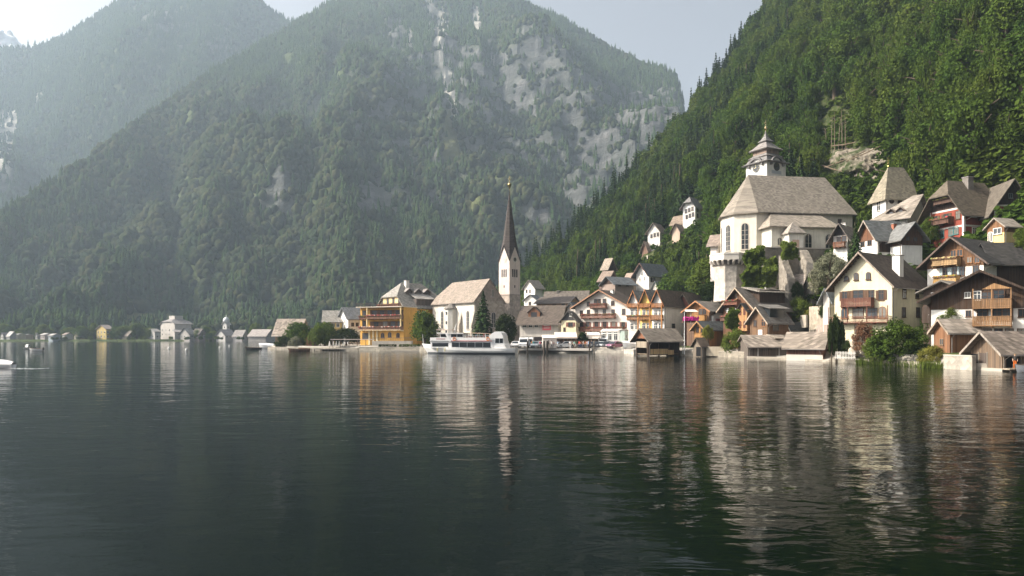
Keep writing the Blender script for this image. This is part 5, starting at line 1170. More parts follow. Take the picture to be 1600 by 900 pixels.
for i, (px, top, w) in enumerate(((1299, 505, 9), (1306.5, 499, 11), (1314.5, 507, 10))):
    D = 111; z = .9; t = thing('cypress', ('leftmost and middling', 'tallest middle', 'rightmost')[i].replace('leftmost and middling', 'leftmost')+' of three dark columnar cypresses at the water', 'tree', (XAT(px,D),D,z), i, 'columnar cypresses by the shingle shed')
    H = ZAT(top,D)-z; c = link('crown', cyp, t, (0,0,H*.52)); c.scale = (w*D/F/2*1.1,)*2+(H*.53,); k = link('trunk', TRC, t); k.scale = (H*.8,)*3
# ivy on the church walls
def ivy(label, px0, px1, y0, y1, D, seed, dep=1.3):
    rng = np.random.default_rng(seed); n = 4800
    u = rng.random(n); v = rng.random(n); e0 = np.minimum(np.minimum(u, 1-u)*1.3, np.minimum(v, 1-v)*1.6); kp = e0 > .62*fbm(u*4+seed, v*6, 4, seed)-.05*rng.random(n); u, v = u[kp], v[kp]; n = len(u)
    w0 = (px1-px0)*.22; px = px0-w0+(px1-px0+2*w0)*u; py = y0-6+(y1-y0+12)*v
    bulge = (fbm(px*.09, py*.09, 3, seed)-.2)*dep*2.2
    D_ = D-bulge; P = np.stack([(px-CX)*D_/F, D_, CH-(py-HY)*D_/F], 1)
    nrm = np.array([-.35,-.75,.45])+rng.normal(size=(n,3))*.4; nrm /= np.linalg.norm(nrm, axis=1)[:,None]
    c = P.mean(0); V, Q = quads(P-c, nrm, .38*(.7+.6*rng.random(n)), rng)
    o = link('ivy', np_mesh('ivy', V, Q, FBR, np.clip(fbm(px*.16, py*.16, 3, seed)+rng.normal(size=n)*.12, 0, 1)), None, tuple(c)); tag(o, label, 'ivy')
ivy('thick bright ivy covering the wall right of the whitewashed bastion', 1160, 1194, 380, 456, 149, 3, 2.0)
ivy('narrow strip of ivy hanging between the church buttresses', 1192, 1213, 400, 452, 147.5, 4)
ivy('dark vine climbing between the windows of the carved brown house', 1135, 1157, 482, 513, 139, 8, .5)
ivy('ivy trailing over the wall top below the church aisle window', 1222, 1246, 380, 402, 150.5, 5)

# ------------------------------------------------------------------ forest on the right-hand slope
def boxes():
    L = []
    for hh in HOUSES:
        cs = [hh.w(x, y, z) for x in (0, hh.L) for y in (0, hh.W) for z in (0, hh.h)]+[hh.w(hh.L/2, hh.W/2, hh.ha if hh.ha < 60 else hh.h)]
        px = [CX+F*c.x/c.y for c in cs]; py = [HY-(c.z-CH)*F/c.y for c in cs]; y0, y1 = min(py)-3, max(py); L.append((min(px)+2, y0, max(px)-2, y0+(y1-y0)*(.78 if max(c.y for c in cs) > 200 else .72), max(c.y for c in cs)))
    return L
BX = boxes()+[(1300,236,1374,270,260),(1163,190,1232,285,185),(1290,168,1326,236,260),(1118,330,1165,450,165)]
FP = [(*hh.w(hh.L/2, hh.W/2, 0)[:2], .5*math.hypot(hh.L, hh.W)) for hh in HOUSES]
rng = np.random.default_rng(21)
cand = []
N = 30000
px = rng.uniform(770, 1800, N); t = rng.uniform(-.02, 1.03, N)
Df = itp(px, *FOOT); Dr = itp(px, RPX, RD); D = Df+(Dr-Df)*t
acc = rng.random(N) < (D*(Dr-Df))/(450*370)
px, D, t = px[acc], D[acc], t[acc]; X = (px-CX)*D/F; Z = ground(X, D)
cell = {}
for i in range(len(px)):
    if Z[i] < 2.5 and px[i] > 900: continue
    con = vnoise(np.array([X[i]*.03]), np.array([D[i]*.03]), 77)[0]+(.25 if t[i] > .9 else 0)+.25*rng.random() > .91
    r = (2.4+1.0*rng.random()) if con else (2.4+3.9*rng.random()**1.4); hgt = (12+11*rng.random()) if con else r*1.6+(4+3.5*rng.random())
    k = (int(X[i]//5), int(D[i]//5)); ok = False
    for sc_ in (1.0, .6, .38, .25):
        if sc_ < 1: r, hgt = r*.64, hgt*.6
        ok = True
        for a in (-1,0,1):
            for b in (-1,0,1):
                for (x2, y2, r2) in cell.get((k[0]+a, k[1]+b), ()):
                    if (x2-X[i])**2+(y2-D[i])**2 < (.60*(r+r2))**2*.9: ok = False; break
        if not ok: break
        for (a, b, rr) in FP:
            if (a-X[i])**2+(b-D[i])**2 < (rr*.92+r*.7)**2: ok = False; break
        if not ok: continue
        top = HY-(Z[i]+hgt*1.12-CH)*F/D[i]; bot = HY-(Z[i]-CH)*F/D[i]; rp = r*1.25*F/D[i]
        for (x0, y0, x1, y1, dd) in BX:
            if D[i] < dd+2 and px[i]+rp > x0 and px[i]-rp < x1 and top < y1-(y1-y0)*.16 and bot > y0: ok = False; break
        if ok: break
    if not ok: continue
    cell.setdefault(k, []).append((X[i], D[i], r)); cand.append((X[i], D[i], Z[i], r, hgt, con, px[i], top, bot))
# the trees that show largest get bodies of their own; the far upper slope becomes one mass
def shown(c): return -c[3]*c[4]/c[1]**2 if (-30 < c[6] < 1630 and c[8] > 0) else 0
cand.sort(key=shown)
rr = random.Random(5)
for c in cand[:300]:
    if c[5]: ctree('forest_conifer', 'slender dark conifer among the leafy trees on the steep right-hand slope', c[0], c[1], c[2]-.3, c[3], c[4], 'tree', 'conifers on the steep slope', rr)
    else: btree('forest_tree', 'leafy green deciduous tree in the forest on the steep right-hand slope', c[0], c[1], c[2]-.3, c[3], c[4], 'tree', 'leafy trees on the steep slope', None, None, rr)
MIDB = [broad_crown(s, 44, 27, .108) for s in (31,32,33,34,35)]; MIDC = [conifer_crown(s, 14, 9, .10) for s in (36,37)]
def scatter(protos, P, S, rot, tnt, rng):
    """protos: (V,Q,tint); one merged mesh of all the copies"""
    Vs = []; Qs = []; Ts = []; o = 0; pick = rng.integers(0, len(protos), len(P))
    for k, (V, Q, T) in enumerate(protos):
        ii = np.nonzero(pick == k)[0]
        if not len(ii): continue
        c, s = np.cos(rot[ii])[:,None], np.sin(rot[ii])[:,None]
        x = V[None,:,0]*c-V[None,:,1]*s; y = V[None,:,0]*s+V[None,:,1]*c
        W = np.stack([x*S[ii,0][:,None], y*S[ii,0][:,None], np.repeat(V[None,:,2], len(ii), 0)*S[ii,1][:,None]], 2)+P[ii][:,None,:]
        Vs.append(W.reshape(-1,3)); Qs.append((Q[None]+(np.arange(len(ii))*len(V))[:,None,None]+o).reshape(-1, Q.shape[1])); o += len(ii)*len(V)
        Ts.append(np.clip(T[None]*.6+tnt[ii][:,None]*.5-.05, 0, 1).ravel())
    return np.concatenate(Vs), np.concatenate(Qs), np.concatenate(Ts)
ug = []
for i in range(11000):
    p_ = rng.uniform(800, 1700); a_ = itp(p_, *FOOT); d_ = a_-8+rng.random()**1.6*230
    x_ = (p_-CX)*d_/F; ug.append((x_, d_))
sp_ = rng.uniform(830, 1612, 4200); sq_ = rng.uniform(205, 460, 4200); gd_ = np.arange(92, 330, 1.2)
zz_ = ground((sp_[:,None]-CX)*gd_/F, np.broadcast_to(gd_, (len(sp_), len(gd_)))); vv_ = HY-(zz_-CH)*F/gd_ < sq_[:,None]; hh_ = vv_.argmax(1); ok_ = vv_.any(1) & (hh_ > 0)
ug += [((a-CX)*b/F, b) for a, b in zip(sp_[ok_], gd_[hh_[ok_]]+rng.uniform(-.6, .6, ok_.sum()))]
ug = np.array(ug); uz = ground(ug[:,0], ug[:,1]); okk = uz > 2.6
for (a, b, q_) in FP: okk &= np.hypot(ug[:,0]-a, ug[:,1]-b) > q_*.85+1.2
up_ = CX+F*ug[:,0]/ug[:,1]; uv_ = HY-(uz-CH)*F/ug[:,1]; okk &= ~((up_ > 1300) & (up_ < 1374) & (uv_ > 232) & (uv_ < 272))
ug, uz = ug[okk], uz[okk]; n = len(ug); us = .5+rng.random(n)**2*1.3
V, Q, T = scatter([broad_crown(s, 9, 10, .3, lobe=.5) for s in (51,52,53)], np.stack([ug[:,0], ug[:,1], uz+us*.3], 1), np.stack([us*1.25, us], 1), rng.random(n)*6.28, rng.random(n), rng)
o = link('undergrowth', np_mesh('undergrowth', V, Q, FOL, T)); o['kind'] = 'stuff'
rest = cand[300:]
for con, protos, mat, nm in ((False, MIDB, FOL, 'broadleaf_forest'), (True, MIDC, FOC, 'conifer_forest')):
    L = [c for c in rest if c[5] == con]
    if not L: continue
    A = np.array([c[:5] for c in L], float); P = A[:,:3].copy()
    if not con: P[:,2] += A[:,4]*.5; S = np.stack([A[:,3], A[:,4]*.52], 1)
    else: S = np.stack([A[:,3]*3.1, A[:,4]], 1)
    V, Q, T = scatter(protos, P, S, rng.random(len(L))*6.28, rng.random(len(L)), rng)
    o = link(nm, np_mesh(nm, V, Q, mat, T)); tag(o, None, None, None, 'stuff')
print('forest', len(cand))

# ------------------------------------------------------------------ forest on the far mountains
def far_cone(seed, n=7, tiers=3):
    rng = np.random.default_rng(seed); V = []; Tr = []
    for k in range(tiers):
        z0, z1 = .08+.84*k/tiers, min(1.0, .08+.84*(k+1.7)/tiers) if k < tiers-1 else 1.0; r = .3*(1-k*.82/tiers); o = len(V)
        for j in range(n):
            a = 2*math.pi*j/n+k; q = r*(.7+.55*rng.random()); V.append((q*math.cos(a), q*math.sin(a), z0-.05*rng.random()))
        V.append((0,0,z1)); Tr += [(o+j, o+(j+1) % n, o+n) for j in range(n)]
    return np.array(V), np.array(Tr), rng.random(len(Tr))
def far_blob(seed, sub=2):
    import bmesh
    bm = bmesh.new(); bmesh.ops.create_icosphere(bm, subdivisions=sub, radius=1); bm.verts.ensure_lookup_table(); bm.faces.ensure_lookup_table()
    V = np.array([v.co[:] for v in bm.verts]); Tr = np.array([[v.index for v in f.verts] for f in bm.faces]); bm.free()
    rng = np.random.default_rng(seed); V *= (.6+.75*fbm(V[:,0]*1.7+seed*3.1+V[:,2], V[:,1]*1.7-V[:,2]*1.3+seed, 3, seed)+(.18 if sub > 2 else .3)*(rng.random(len(V))-.5))[:,None]; return V, Tr, rng.random(len(Tr))
CONES = [far_cone(s) for s in (1,2,3,4)]; BLOBS = [far_blob(s) for s in (5,6,7,8)]; NBLOB = [far_blob(s, 3) for s in (41,42,43,44,45)]; FBLOB = [far_blob(s, 1) for s in (46,47,48)]; NCON = [far_cone(s, 9, 6) for s in (51,52,53)]
def mtn_forest(name, G, hfun, Dfun, px0, px1, N, spacing, seed, split, conbias):
    rng = np.random.default_rng(seed); PX, TT, Dg, Xg, Zg, rk, md = G
    px = rng.uniform(px0, px1, N); t = rng.uniform(.0, 1.01, N); Ds, Dr = Dfun(px); D = Ds+(Dr-Ds)*t
    w = D*(Dr-Ds); keep = rng.random(N) < w/w.max(); px, t, D = px[keep], t[keep], D[keep]
    Z = hfun(px, D); X = (px-CX)*D/F
    j = np.clip(((px-PX[0,0])/(PX[0,1]-PX[0,0])).round().astype(int), 0, PX.shape[1]-1); i = np.clip((np.searchsorted(TT[:,0], t)), 0, PX.shape[0]-1)
    rock = rk[i,j]; mead = md[i,j]; nz = fbm(X*.02, Z*.02, 3, 71)
    ok = (rng.random(len(px)) > np.clip((rock-.3)*2.1, 0, .88)) & (mead < .33+.3*rng.random(len(px))) & (Z > 2.2) & (nz > .2)
    px, D, X, Z = px[ok], D[ok], X[ok], Z[ok]
    con = fbm(X*.009, D*.006, 3, 73)+(rng.random(len(px))-.5)*.55+conbias+np.clip((D-900)/3500, 0, .2) > .58
    tint = np.clip(.5+(fbm(X*.012, D*.012, 3, 79)-.5)*1.5+(rng.random(len(px))-.5)*.7, 0, 1)
    sc = spacing*(.75+.55*rng.random(len(px)))
    far = D > 1250
    for nm, sel, protos, mat, cn in ((name+'_near_conifer', con & (D < split), NCON, FOC, 1), (name+'_near_broadleaf', ~con & (D < split), NBLOB, FOF, 0), (name+'_conifer', con & (D >= split), CONES, FOC, 1), (name+'_broadleaf', ~con & (D >= split) & ~far, BLOBS, FOF, 0), (name+'_far_broadleaf', ~con & far, FBLOB, FOF, 0)):
        n = int(sel.sum())
        if not n: continue
        P = np.stack([X[sel], D[sel], Z[sel]], 1); s = sc[sel]
        if cn: h_ = s*(1.9+.6*rng.random(n)); S = np.stack([s*1.45, h_], 1); P[:,2] -= 1
        else: h_ = s*.62*(1+.4*rng.random(n)); S = np.stack([s*.62, h_], 1); P[:,2] += h_*.75
        V, Q, T = scatter(protos, P, S, rng.random(n)*6.28, tint[sel], rng)
        o = link('mountain_forest', np_mesh('mountain_forest', V, Q, mat, T)); o['kind'] = 'stuff'
        print(nm, n, len(Q))
mtn_forest('a', GA, A_height, FA, -60, 1110, 105000, 7.2, 91, 800, .03)
mtn_forest('b', GB, B_height, lambda px: (1000+0*px, BD+0*px), -60, 560, 34000, 9.0, 92, 0, .03)
# trees along the far shore, one by one
rs = random.Random(8); n = 0
fsx = [8,30,52,76,100,118,128,140,148,180,190,214,222,226,262,276,290,300,322,328,334,340,372,384,400,424,60,205,255,310]+[3+i*6.6 for i in range(62)]
for px in fsx:
    D = rs.choice((472,487,492,498))+rs.uniform(0, 6); r = rs.uniform(2.6, 4.8) if D > 484 else rs.uniform(1.0, 1.7)
    if ((243 < px < 307 or 333 < px < 390 or 148 < px < 178) and D > 480) or (px < 60 and D < 484): continue
    x = XAT(px, D)
    btree('shore_tree', 'rounded tree in the line of trees along the far village shore', x, D, 1.0, r, r*(rs.uniform(1.8, 2.6) if D > 484 else 1.5), 'tree', 'trees along the far shore', None, FOL if px % 3 > 1 else FBR, rs)
# ================================================================== quay, boats, cars, people
def strip_wall(name, label, cat, pd, z0, z1, th, mat, cap=None):
    pts = [Vector((XAT(p,d), d, 0)) for p, d in pd]; q = MB(); k = MB(); c = pts[0]
    for i in range(len(pts)-1):
        a, b = pts[i]-c, pts[i+1]-c; d = (b-a).normalized(); n = Vector((-d.y, d.x, 0))
        if n.dot(Vector((0,1,0))) < 0 and n.dot(Vector((1,0,0))) < 0: n = -n
        n = n*th; e = d*.02
        q.prism([tuple(a)[:2]+(z0,), tuple(b-e)[:2]+(z0,), tuple(b-e+n)[:2]+(z0,), tuple(a+n)[:2]+(z0,)], (0,0,z1-z0))
        if cap: m_ = n.normalized()*.06; k.prism([(*(a-m_)[:2],z1), (*(b-e-m_)[:2],z1), (*(b-e+n)[:2],z1), (*(a+n)[:2],z1)], (0,0,.14))
    t = thing(name, label, cat, tuple(c)); q.build('wall', M(*mat), t)
    if cap: k.build('coping', M(*cap), t)
    return t
CON = ('concrete', (.50,.46,.41))
strip_wall('quay_wall', 'pale concrete quay wall in front of the parked cars and the white inn', 'quay wall', [(990,156.5),(975,164.5),(925,169)], -2, 1.0, 1.0, ('stone', (.46,.42,.36)), CON)
strip_wall('quay_edge', 'pale quay edge on dark piles where people stroll left of the parked cars', 'quay', [(924.5,168.5),(868,172),(812,173.5),(800,174)], .55, 1.1, 1.6, CON)
strip_wall('quay_wall', 'low stone shore wall below the hotel garden behind the ferry', 'quay wall', [(799,175),(740,177.5),(655,186.5),(600,188.5),(560,191)], -2, 1.0, .8, ('stone', (.40,.36,.29)), ('concrete', (.45,.41,.34)))
strip_wall('quay_wall', 'low stone footing under the two shingle roofed boat sheds', 'quay wall', [(1296,112.5),(1224,124),(1167,129.5)], -2, .22, .8, ('stone', (.36,.32,.26)), ('concrete', (.42,.37,.3)))
strip_wall('quay_wall', 'rough stone shore wall under the carved house and the bright shrub', 'quay wall', [(1166.5,132.5),(1130,137.5),(1060,145.5),(1000,155)], -2, 1.05, .8, ('stone', (.33,.29,.23)), ('concrete', (.42,.37,.3)))
strip_wall('quay_wall', 'low stone bank wall under the large bush at the water', 'quay wall', [(1474,91.7),(1440,95.6),(1400,100.6),(1340,107.6),(1297,112.3)], -2, .7, .8, ('stone', (.28,.25,.2)))
strip_wall('garden_wall', 'pale coursed stone wall in the water between the bush and the rightmost boathouse', 'wall', [(1519,86.3),(1474,90.6)], -1.5, 1.75, .6, ('stone', (.42,.375,.31)), ('concrete', (.5,.45,.38)))
strip_wall('quay_wall', 'stone bank wall behind the rightmost boathouse', 'quay wall', [(1690,79.8),(1600,83.6),(1521,86.9)], -2, .9, .7, ('stone', (.33,.29,.24)))
strip_wall('quay_wall', 'low stone bank wall round the wooded point', 'quay wall', [(559,192),(490,197.5),(440,206.5),(418,212.5)], -2, .8, .7, ('stone', (.3,.27,.22)))
strip_wall('garden_wall', 'tan rendered garden wall right of the narrow grey boathouse', 'wall', [(1131,137.8),(1103,139.4)], .2, 2.1, .3, ('plaster', (.48,.41,.31)))
for i, (px, D, lab) in enumerate(((824,170,'mooring post nearest the ferry stern'),(850,169,'thick mooring post standing left of the strolling people'),(855,169,'thin mooring post beside the thick one'),(921,166,'mooring post at the left end of the parked cars quay'),(928,166,'pale mooring post at the left end of the parked cars quay'))):
    t = thing('mooring_post', 'dark timber '+lab if 'pale' not in lab else lab, 'post', (XAT(px,D),D,-1.5), 0, 'mooring posts at the quay'); r = .26 if 'thick' in lab else .17
    MB().lathe([(r,0),(r*.95,4.3),(r*.6,4.5)], 9).build('post', M('wood', (.35,.3,.24) if 'pale' in lab else (.10,.08,.06)), t); MB().lathe([(r+.03,3.6),(r+.03,3.75)], 9).build('iron_band', M('metal', (.1,.1,.1)), t)

def hull_mesh(q, L, B, Hb, Hs, bow=1.15, z0=-.35, tran=.75, n=14, wl=.0):
    """open boat hull, bow at -x"""
    R_ = []
    for i in range(n+1):
        s = i/n; x = -L/2+L*s; b = B/2*min(1, (math.sin(min(1, s*1.9)*math.pi/2))**.8)*(1-(1-tran)*max(0, (s-.6)/.4)**1.6); b = max(b, .03)
        h = Hs+(Hb-Hs)*(1-s)**2.2; xo = -bow*(1-s)**3
        R_.append([(x+xo,-b,h),(x+xo*.45,-b*.93,h*.45),(x,-b*.72,.0),(x+.1,-b*.25,z0),(x+.1,b*.25,z0),(x,b*.72,.0),(x+xo*.45,b*.93,h*.45),(x+xo,b,h)])
    vs = [p for r in R_ for p in r]; m = 8
    fs = [(k*m+j, (k+1)*m+j, (k+1)*m+j+1, k*m+j+1) for k in range(n) for j in range(m-1)]
    fs.append(tuple(n*m+j for j in range(m))); q.add(vs, fs); return R_
def rowboat(name, label, px, py, yaw, L, B, col, inner=(.2,.14,.09), D=None, cover=None, extra=None, H=.55, cat='boat', z=0.0):
    D = D or CH*F/(py-HY); t = thing(name, label, cat, (XAT(px,D),D,z), R(yaw))
    q = MB(); rr = hull_mesh(q, L, B, H*1.35, H, bow=.35, z0=-.25); q.build('hull', M(*col), t, True)
    if cover:
        c = MB(); top = [(r[0], r[-1]) for r in rr]; vs = []
        for a, b in top: vs += [(a[0],a[1]*1.03,a[2]+.02),((a[0]),0,a[2]+.35+.25*math.sin((a[0]/L+.5)*math.pi)),(b[0],b[1]*1.03,b[2]+.02)]
        c.add(vs, [(k*3+j,(k+1)*3+j,(k+1)*3+j+1,k*3+j+1) for k in range(len(top)-1) for j in (0,1)]); c.build('cover', M(*cover), t, True)
    else:
        s = MB()
        for f in (-.2,.1,.34): s.box((L*f-.14,-B*.42,H*.62),(L*f+.14,B*.42,H*.68))
        s.build('thwart', M('wood', inner), t)
        s = MB(); s.box((-L*.3,-B*.3,.02),(L*.45,B*.3,.06)); s.build('floor', M('wood', sc3(inner,.7)), t)
        g_ = MB(); g_.tube([(p[0][0],p[0][1],p[0][2]+.02) for p in rr], .045, 5); g_.tube([(p[-1][0],p[-1][1],p[-1][2]+.02) for p in rr], .045, 5); g_.build('gunwale', M('wood', inner), t)
    if extra == 'motor':
        w = MB(); w.prism([(-L*.2,-B*.36,H),(-L*.06,-B*.33,H+.5),(-L*.06,B*.33,H+.5),(-L*.2,B*.36,H)], (.05,0,0)); w.build('windscreen', M('glass', (.05,.06,.07)), t)
        w = MB(); w.box((L*.48,-.16,.1),(L*.55,.16,.95)); w.build('outboard_motor', M('paint', (.05,.05,.06)), t)
    if extra == 'cabin':
        w = MB(); w.prism([(-L*.18,-B*.34,H),(L*.15,-B*.34,H),(L*.15,-B*.34,H+1.0),(-L*.05,-B*.34,H+1.05)], (0,B*.68,0)); cb = w.build('cabin', M('paint', (.75,.74,.72)), t)
        w = MB(); w.box((-L*.02,-B*.35,H+.45),(L*.13,-B*.342,H+.85)); w.build('window', M('glass', GLASS), cb)
    return t
WP = ('paint', (.78,.77,.75))
# --- the ferry
def ferry():
    t = thing('ferry', 'white two deck passenger ferry with dark window bands moored in front of the church', 'ferry', (XAT(733,161),162,0), R(-13))
    k = 161/F; X = lambda px: (px-733)*k; Z = lambda py: CH-(py-HY)*k
    q = MB(); L = 21.8; n = 22; rings = []
    for i in range(n+1):
        s = i/n; x = X(664)+L*s; b = 2.7*min(1, math.sin(min(1, s*2.6)*math.pi/2)**.7)*(1-.35*max(0, (s-.82)/.18)**2); b = max(b, .05); h = 1.35+1.05*(1-min(1, s*1.6))**2
        xo = -1.5*(1-min(1,s*3))**2; rings.append([(x+xo,-b,h),(x+xo*.7,-b*.98,h*.6),(x,-b*.9,.36),(x,-b*.86,.0),(x+.2,-b*.4,-.7),(x+.2,b*.4,-.7),(x,b*.86,.0),(x,b*.9,.36),(x+xo*.7,b*.98,h*.6),(x+xo,b,h)])
    m = 10; vs = [p for r in rings for p in r]
    for kk in range(n):
        for j in range(m-1): q.mi = 1 if j in (2,3,4,5,6) else 0; q.add([], []); q.f.append((kk*m+j,(kk+1)*m+j,(kk+1)*m+j+1,kk*m+j+1)); q.m.append(q.mi)
    q.v = vs; q.f += [tuple(n*m+j for j in range(m)), tuple(range(m))]; q.m += [0, 0]
    for kk in range(n): q.f.append((kk*m,(kk+1)*m,(kk+1)*m+9,kk*m+9)); q.m.append(0)
    hull = q.build('hull', [M('paint', (.80,.79,.76)), M('paint', (.045,.05,.055))], t)
    MB().box((X(680),-2.74,.62),(X(793),-2.70,.72)).build('rub_rail', M('paint', (.32,.33,.34)), hull)
    c = MB(); c.box((X(674),-2.35,1.36),(X(706),2.35,2.98)); c.box((X(706),-2.45,1.36),(X(775),2.45,2.98)); cab = c.build('lower_cabin', M(*WP), t)
    w = MB(); w.box((X(677),-2.40,1.72),(X(703),-2.352,2.55)); w.build('window', M('glass', GLASS), cab)
    for i in range(5):
        a = X(709)+i*(X(772)-X(709))/5; MB().box((a+.06,-2.50,1.62),(a+(X(772)-X(709))/5-.06,-2.452,2.72)).build('window', M('glass', GLASS), cab)
    MB().box((X(708),-2.52,1.42),(X(773),-2.451,1.56)).build('sill_strip', M('metal', (.3,.32,.33)), cab)
    u = MB(); u.box((X(673),-2.6,2.981),(X(775),2.6,3.12)); ud = u.build('upper_deck', M(*WP), t)
    MB().box((X(674),-2.62,3.121),(X(774),-2.52,3.85)).build('bulwark', M('paint', (.77,.75,.72)), ud)
    MB().box((X(706),-2.63,3.0),(X(774),-2.601,3.14)).build('red_stripe', M('paint', (.50,.08,.09)), ud)
    MB().box((X(684),-2.645,3.42),(X(699),-2.621,3.62)).build('name_strip', M('paint', (.42,.24,.24)), ud)
    uc = MB(); uc.box((X(689),-1.9,3.13),(X(727),1.9,4.75)); up = uc.build('upper_cabin', M(*WP), t)
    for a, b in ((690,701),(707,716),(717,726)): MB().box((X(a),-1.95,3.95),(X(b),-1.902,4.62)).build('window', M('glass', GLASS), up)
    rf = MB(); rf.box((X(684),-2.2,4.76),(X(728),2.2,4.95)); rf.build('roof', M('paint', (.80,.77,.73)), up)
    MB().box((X(683),-2.2,5.6),(X(708),2.2,5.72)).build('sun_roof', M('fabric', (.66,.52,.45)), t)
    ps = MB(); [ps.tube([(X(a),s_,4.9),(X(a),s_,5.62)], .04, 5) for a in (684,707) for s_ in (-2.0,2.0)]; ps.build('roof_post', M('paint', (.7,.7,.7)), t)
    cn = MB(); cn.slab([[(X(728),-2.3,5.0),(X(764),-2.3,4.8),(X(764),2.3,4.8),(X(728),2.3,5.0)]], .08); ca = cn.build('canopy', M('fabric', (.62,.44,.34)), t)
    ps = MB(); [ps.tube([(X(a),s_,3.1),(X(a),s_,4.82)], .05, 5) for a in (731,742,753,763) for s_ in (-2.2,2.2)]; ps.build('canopy_post', M('paint', (.72,.70,.68)), ca)
    bn = MB(); [bn.box((X(a),-2.0,3.13),(X(a)+.5,2.0,4.1)) for a in (732,737,743,749,755,760)]; bn.build('bench', M('wood', (.24,.1,.05)), t)
    st = MB(); st.prism([(X(699),-2.68,4.75),(X(702.5),-2.68,4.75),(X(709),-2.68,2.9),(X(705.5),-2.68,2.9)], (0,.035,0)); st.build('strut', M(*WP), t)
    ms = MB(); ms.tube([(X(708),0,4.9),(X(711.5),0,7.2)], [.16,.06], 6); ms.box((X(709)-.1,-.6,6.2),(X(709)+.1,.6,6.3)); ms.build('mast', M(*WP), t)
    # rounded wheelhouse near the stern
    wh = MB(); prof = [(X(771),1.3),(X(796),1.3),(X(792),3.1),(X(791),4.2),(X(788.5),4.9),(X(784),5.25),(X(778),5.2),(X(773),4.75),(X(769),4.1)]
    wh.prism([(x,-2.35,z) for x, z in prof], (0,4.7,0)); whh = wh.build('wheelhouse', M(*WP), t)
    for a, b in ((779,785),(786,791)): MB().box((X(a),-2.41,2.6),(X(b),-2.352,3.65)).build('window', M('glass', GLASS), whh)
    for a in (714, 768):
        lb = MB(); n = 12
        lb.tube([(X(a)+.36*math.cos(2*math.pi*i/n),-2.69,3.5+.36*math.sin(2*math.pi*i/n)) for i in range(n+1)], .08, 5); lb.build('lifebuoy', M('paint', (.75,.25,.06)), ud)
    dr = MB(); [dr.tube([(X(a),-2.55,3.85),(X(a),-2.55,4.25)], .025, 4) for a in range(728,773,4)]; dr.tube([(X(727),-2.55,4.25),(X(773),-2.55,4.25)], .03, 4); dr.build('deck_rail', M('paint', (.7,.7,.7)), ud)
    fp = MB(); fp.tube([(X(656.5),0,2.3),(X(655),0,4.6)], [.07,.04], 5); fp.build('bow_staff', M('paint', (.7,.68,.62)), t)
    rl = MB(); [rl.tube([(X(a),-2.5,1.4),(X(a),-2.5,2.3)], .03, 4) for a in (797,801,805,809)]; rl.tube([(X(796),-2.5,2.3),(X(810),-2.3,2.3)], .035, 4); rl.build('stern_rail', M('paint', (.6,.6,.6)), t)
    for a in (687,699): 
        f = MB(); f.lathe([(.05,-.5),(.17,-.4),(.17,.3),(.05,.42)], 8); f.T = Matrix.Identity(4); f.v = [(x+X(a), y-2.9, z+1.0) for x, y, z in f.v]; f.build('fender', M('fabric', (.55,.5,.3)), t)
ferry()
# --- small craft
rowboat('rowing_boat', 'brown wooden boat moored at the wooded point', 468, 548.5, 6, 5.6, 1.5, ('wood', (.17,.09,.055)))
rowboat('rowing_boat', 'orange brown wooden boat at the point, right of the brown one', 479, 547.2, 4, 4.2, 1.4, ('wood', (.34,.15,.08)))
rowboat('flat_boat', 'black flat boat lying left of the shining covered motorboat', 397, 546, 3, 4.6, 1.4, ('wood', (.03,.028,.025)))
rowboat('motorboat', 'motorboat under a bright shining white cover at the tip of the point', 419, 545.2, 8, 5.0, 2.0, WP, cover=('paint', (.85,.85,.85)), H=1.1)
rowboat('motorboat', 'white motorboat lying out on the lake near the left far shore', 57.5, 548, 2, 3.5, 1.5, WP, extra='motor', H=.55)
rowboat('motorboat', 'small white boat with upright cabin left of the motorboat on the lake', 43, 546, 80, 2.6, 1.3, WP, extra='cabin', H=.5)
rowboat('speedboat', 'white speedboat cut by the left photo edge with a foaming wake', 4, 575, -4, 3.2, 1.3, WP, cover=('paint', (.78,.77,.75)), H=.5)
rowboat('motorboat', 'white covered boat on the quay beside the open boathouse', 983, 0, 20, 3.0, 1.5, WP, D=163, cover=('fabric', (.74,.7,.66)), H=1.0, z=1.35)
rowboat('rowing_boat', 'grey wooden boat under the flagpole', 1056, 554.5, 3, 3.8, 1.4, ('wood', (.30,.26,.21)), H=.6)
rowboat('rowing_boat', 'pale rimmed wooden boat between flagpole and narrow boathouse', 1077, 555, 6, 2.6, 1.2, ('wood', (.40,.33,.26)), H=.6)
rowboat('motorboat', 'small white boat bow at the right photo edge beside the plank boathouse', 1600, 581, 20, 2.4, 1.0, WP, D=82, H=.75)
for px, py, lab in ((291,547.5,'large white buoy floating before the far terraced hotel'),(264,545,'faint small buoy left of the large buoy'),(343,543.5,'white buoy floating before the domed chapel'),(358,541,'tiny buoy nearest the far shore below the domed chapel')):
    D = CH*F/(py-HY); t = thing('buoy', lab, 'buoy', (XAT(px,D),D,0)); r = .36 if 'large' in lab else .26
    MB().lathe([(.05,-.3),(r,-.05),(r*1.05,.2),(r*.7,.5),(.08,.62)], 10).build('float', M('paint', (.82,.8,.76)), t, True); MB().tube([(0,0,.6),(0,0,.8)], .04, 5).build('ring', M('metal', (.4,.4,.4)), t)
q = MB(); rng_ = random.Random(2); D0 = 91
for i in range(60):
    x = XAT(10,D0)+rng_.random()**1.4*5.0; y = D0+rng_.gauss(0,.35)*(.3+.25*(x-XAT(10,D0))); r = .05+.11*rng_.random()
    q.prism([(x+r*1.8*math.cos(a), y+r*math.sin(a), .012) for a in [j*math.pi/3 for j in range(6)]], (0,0,.02))
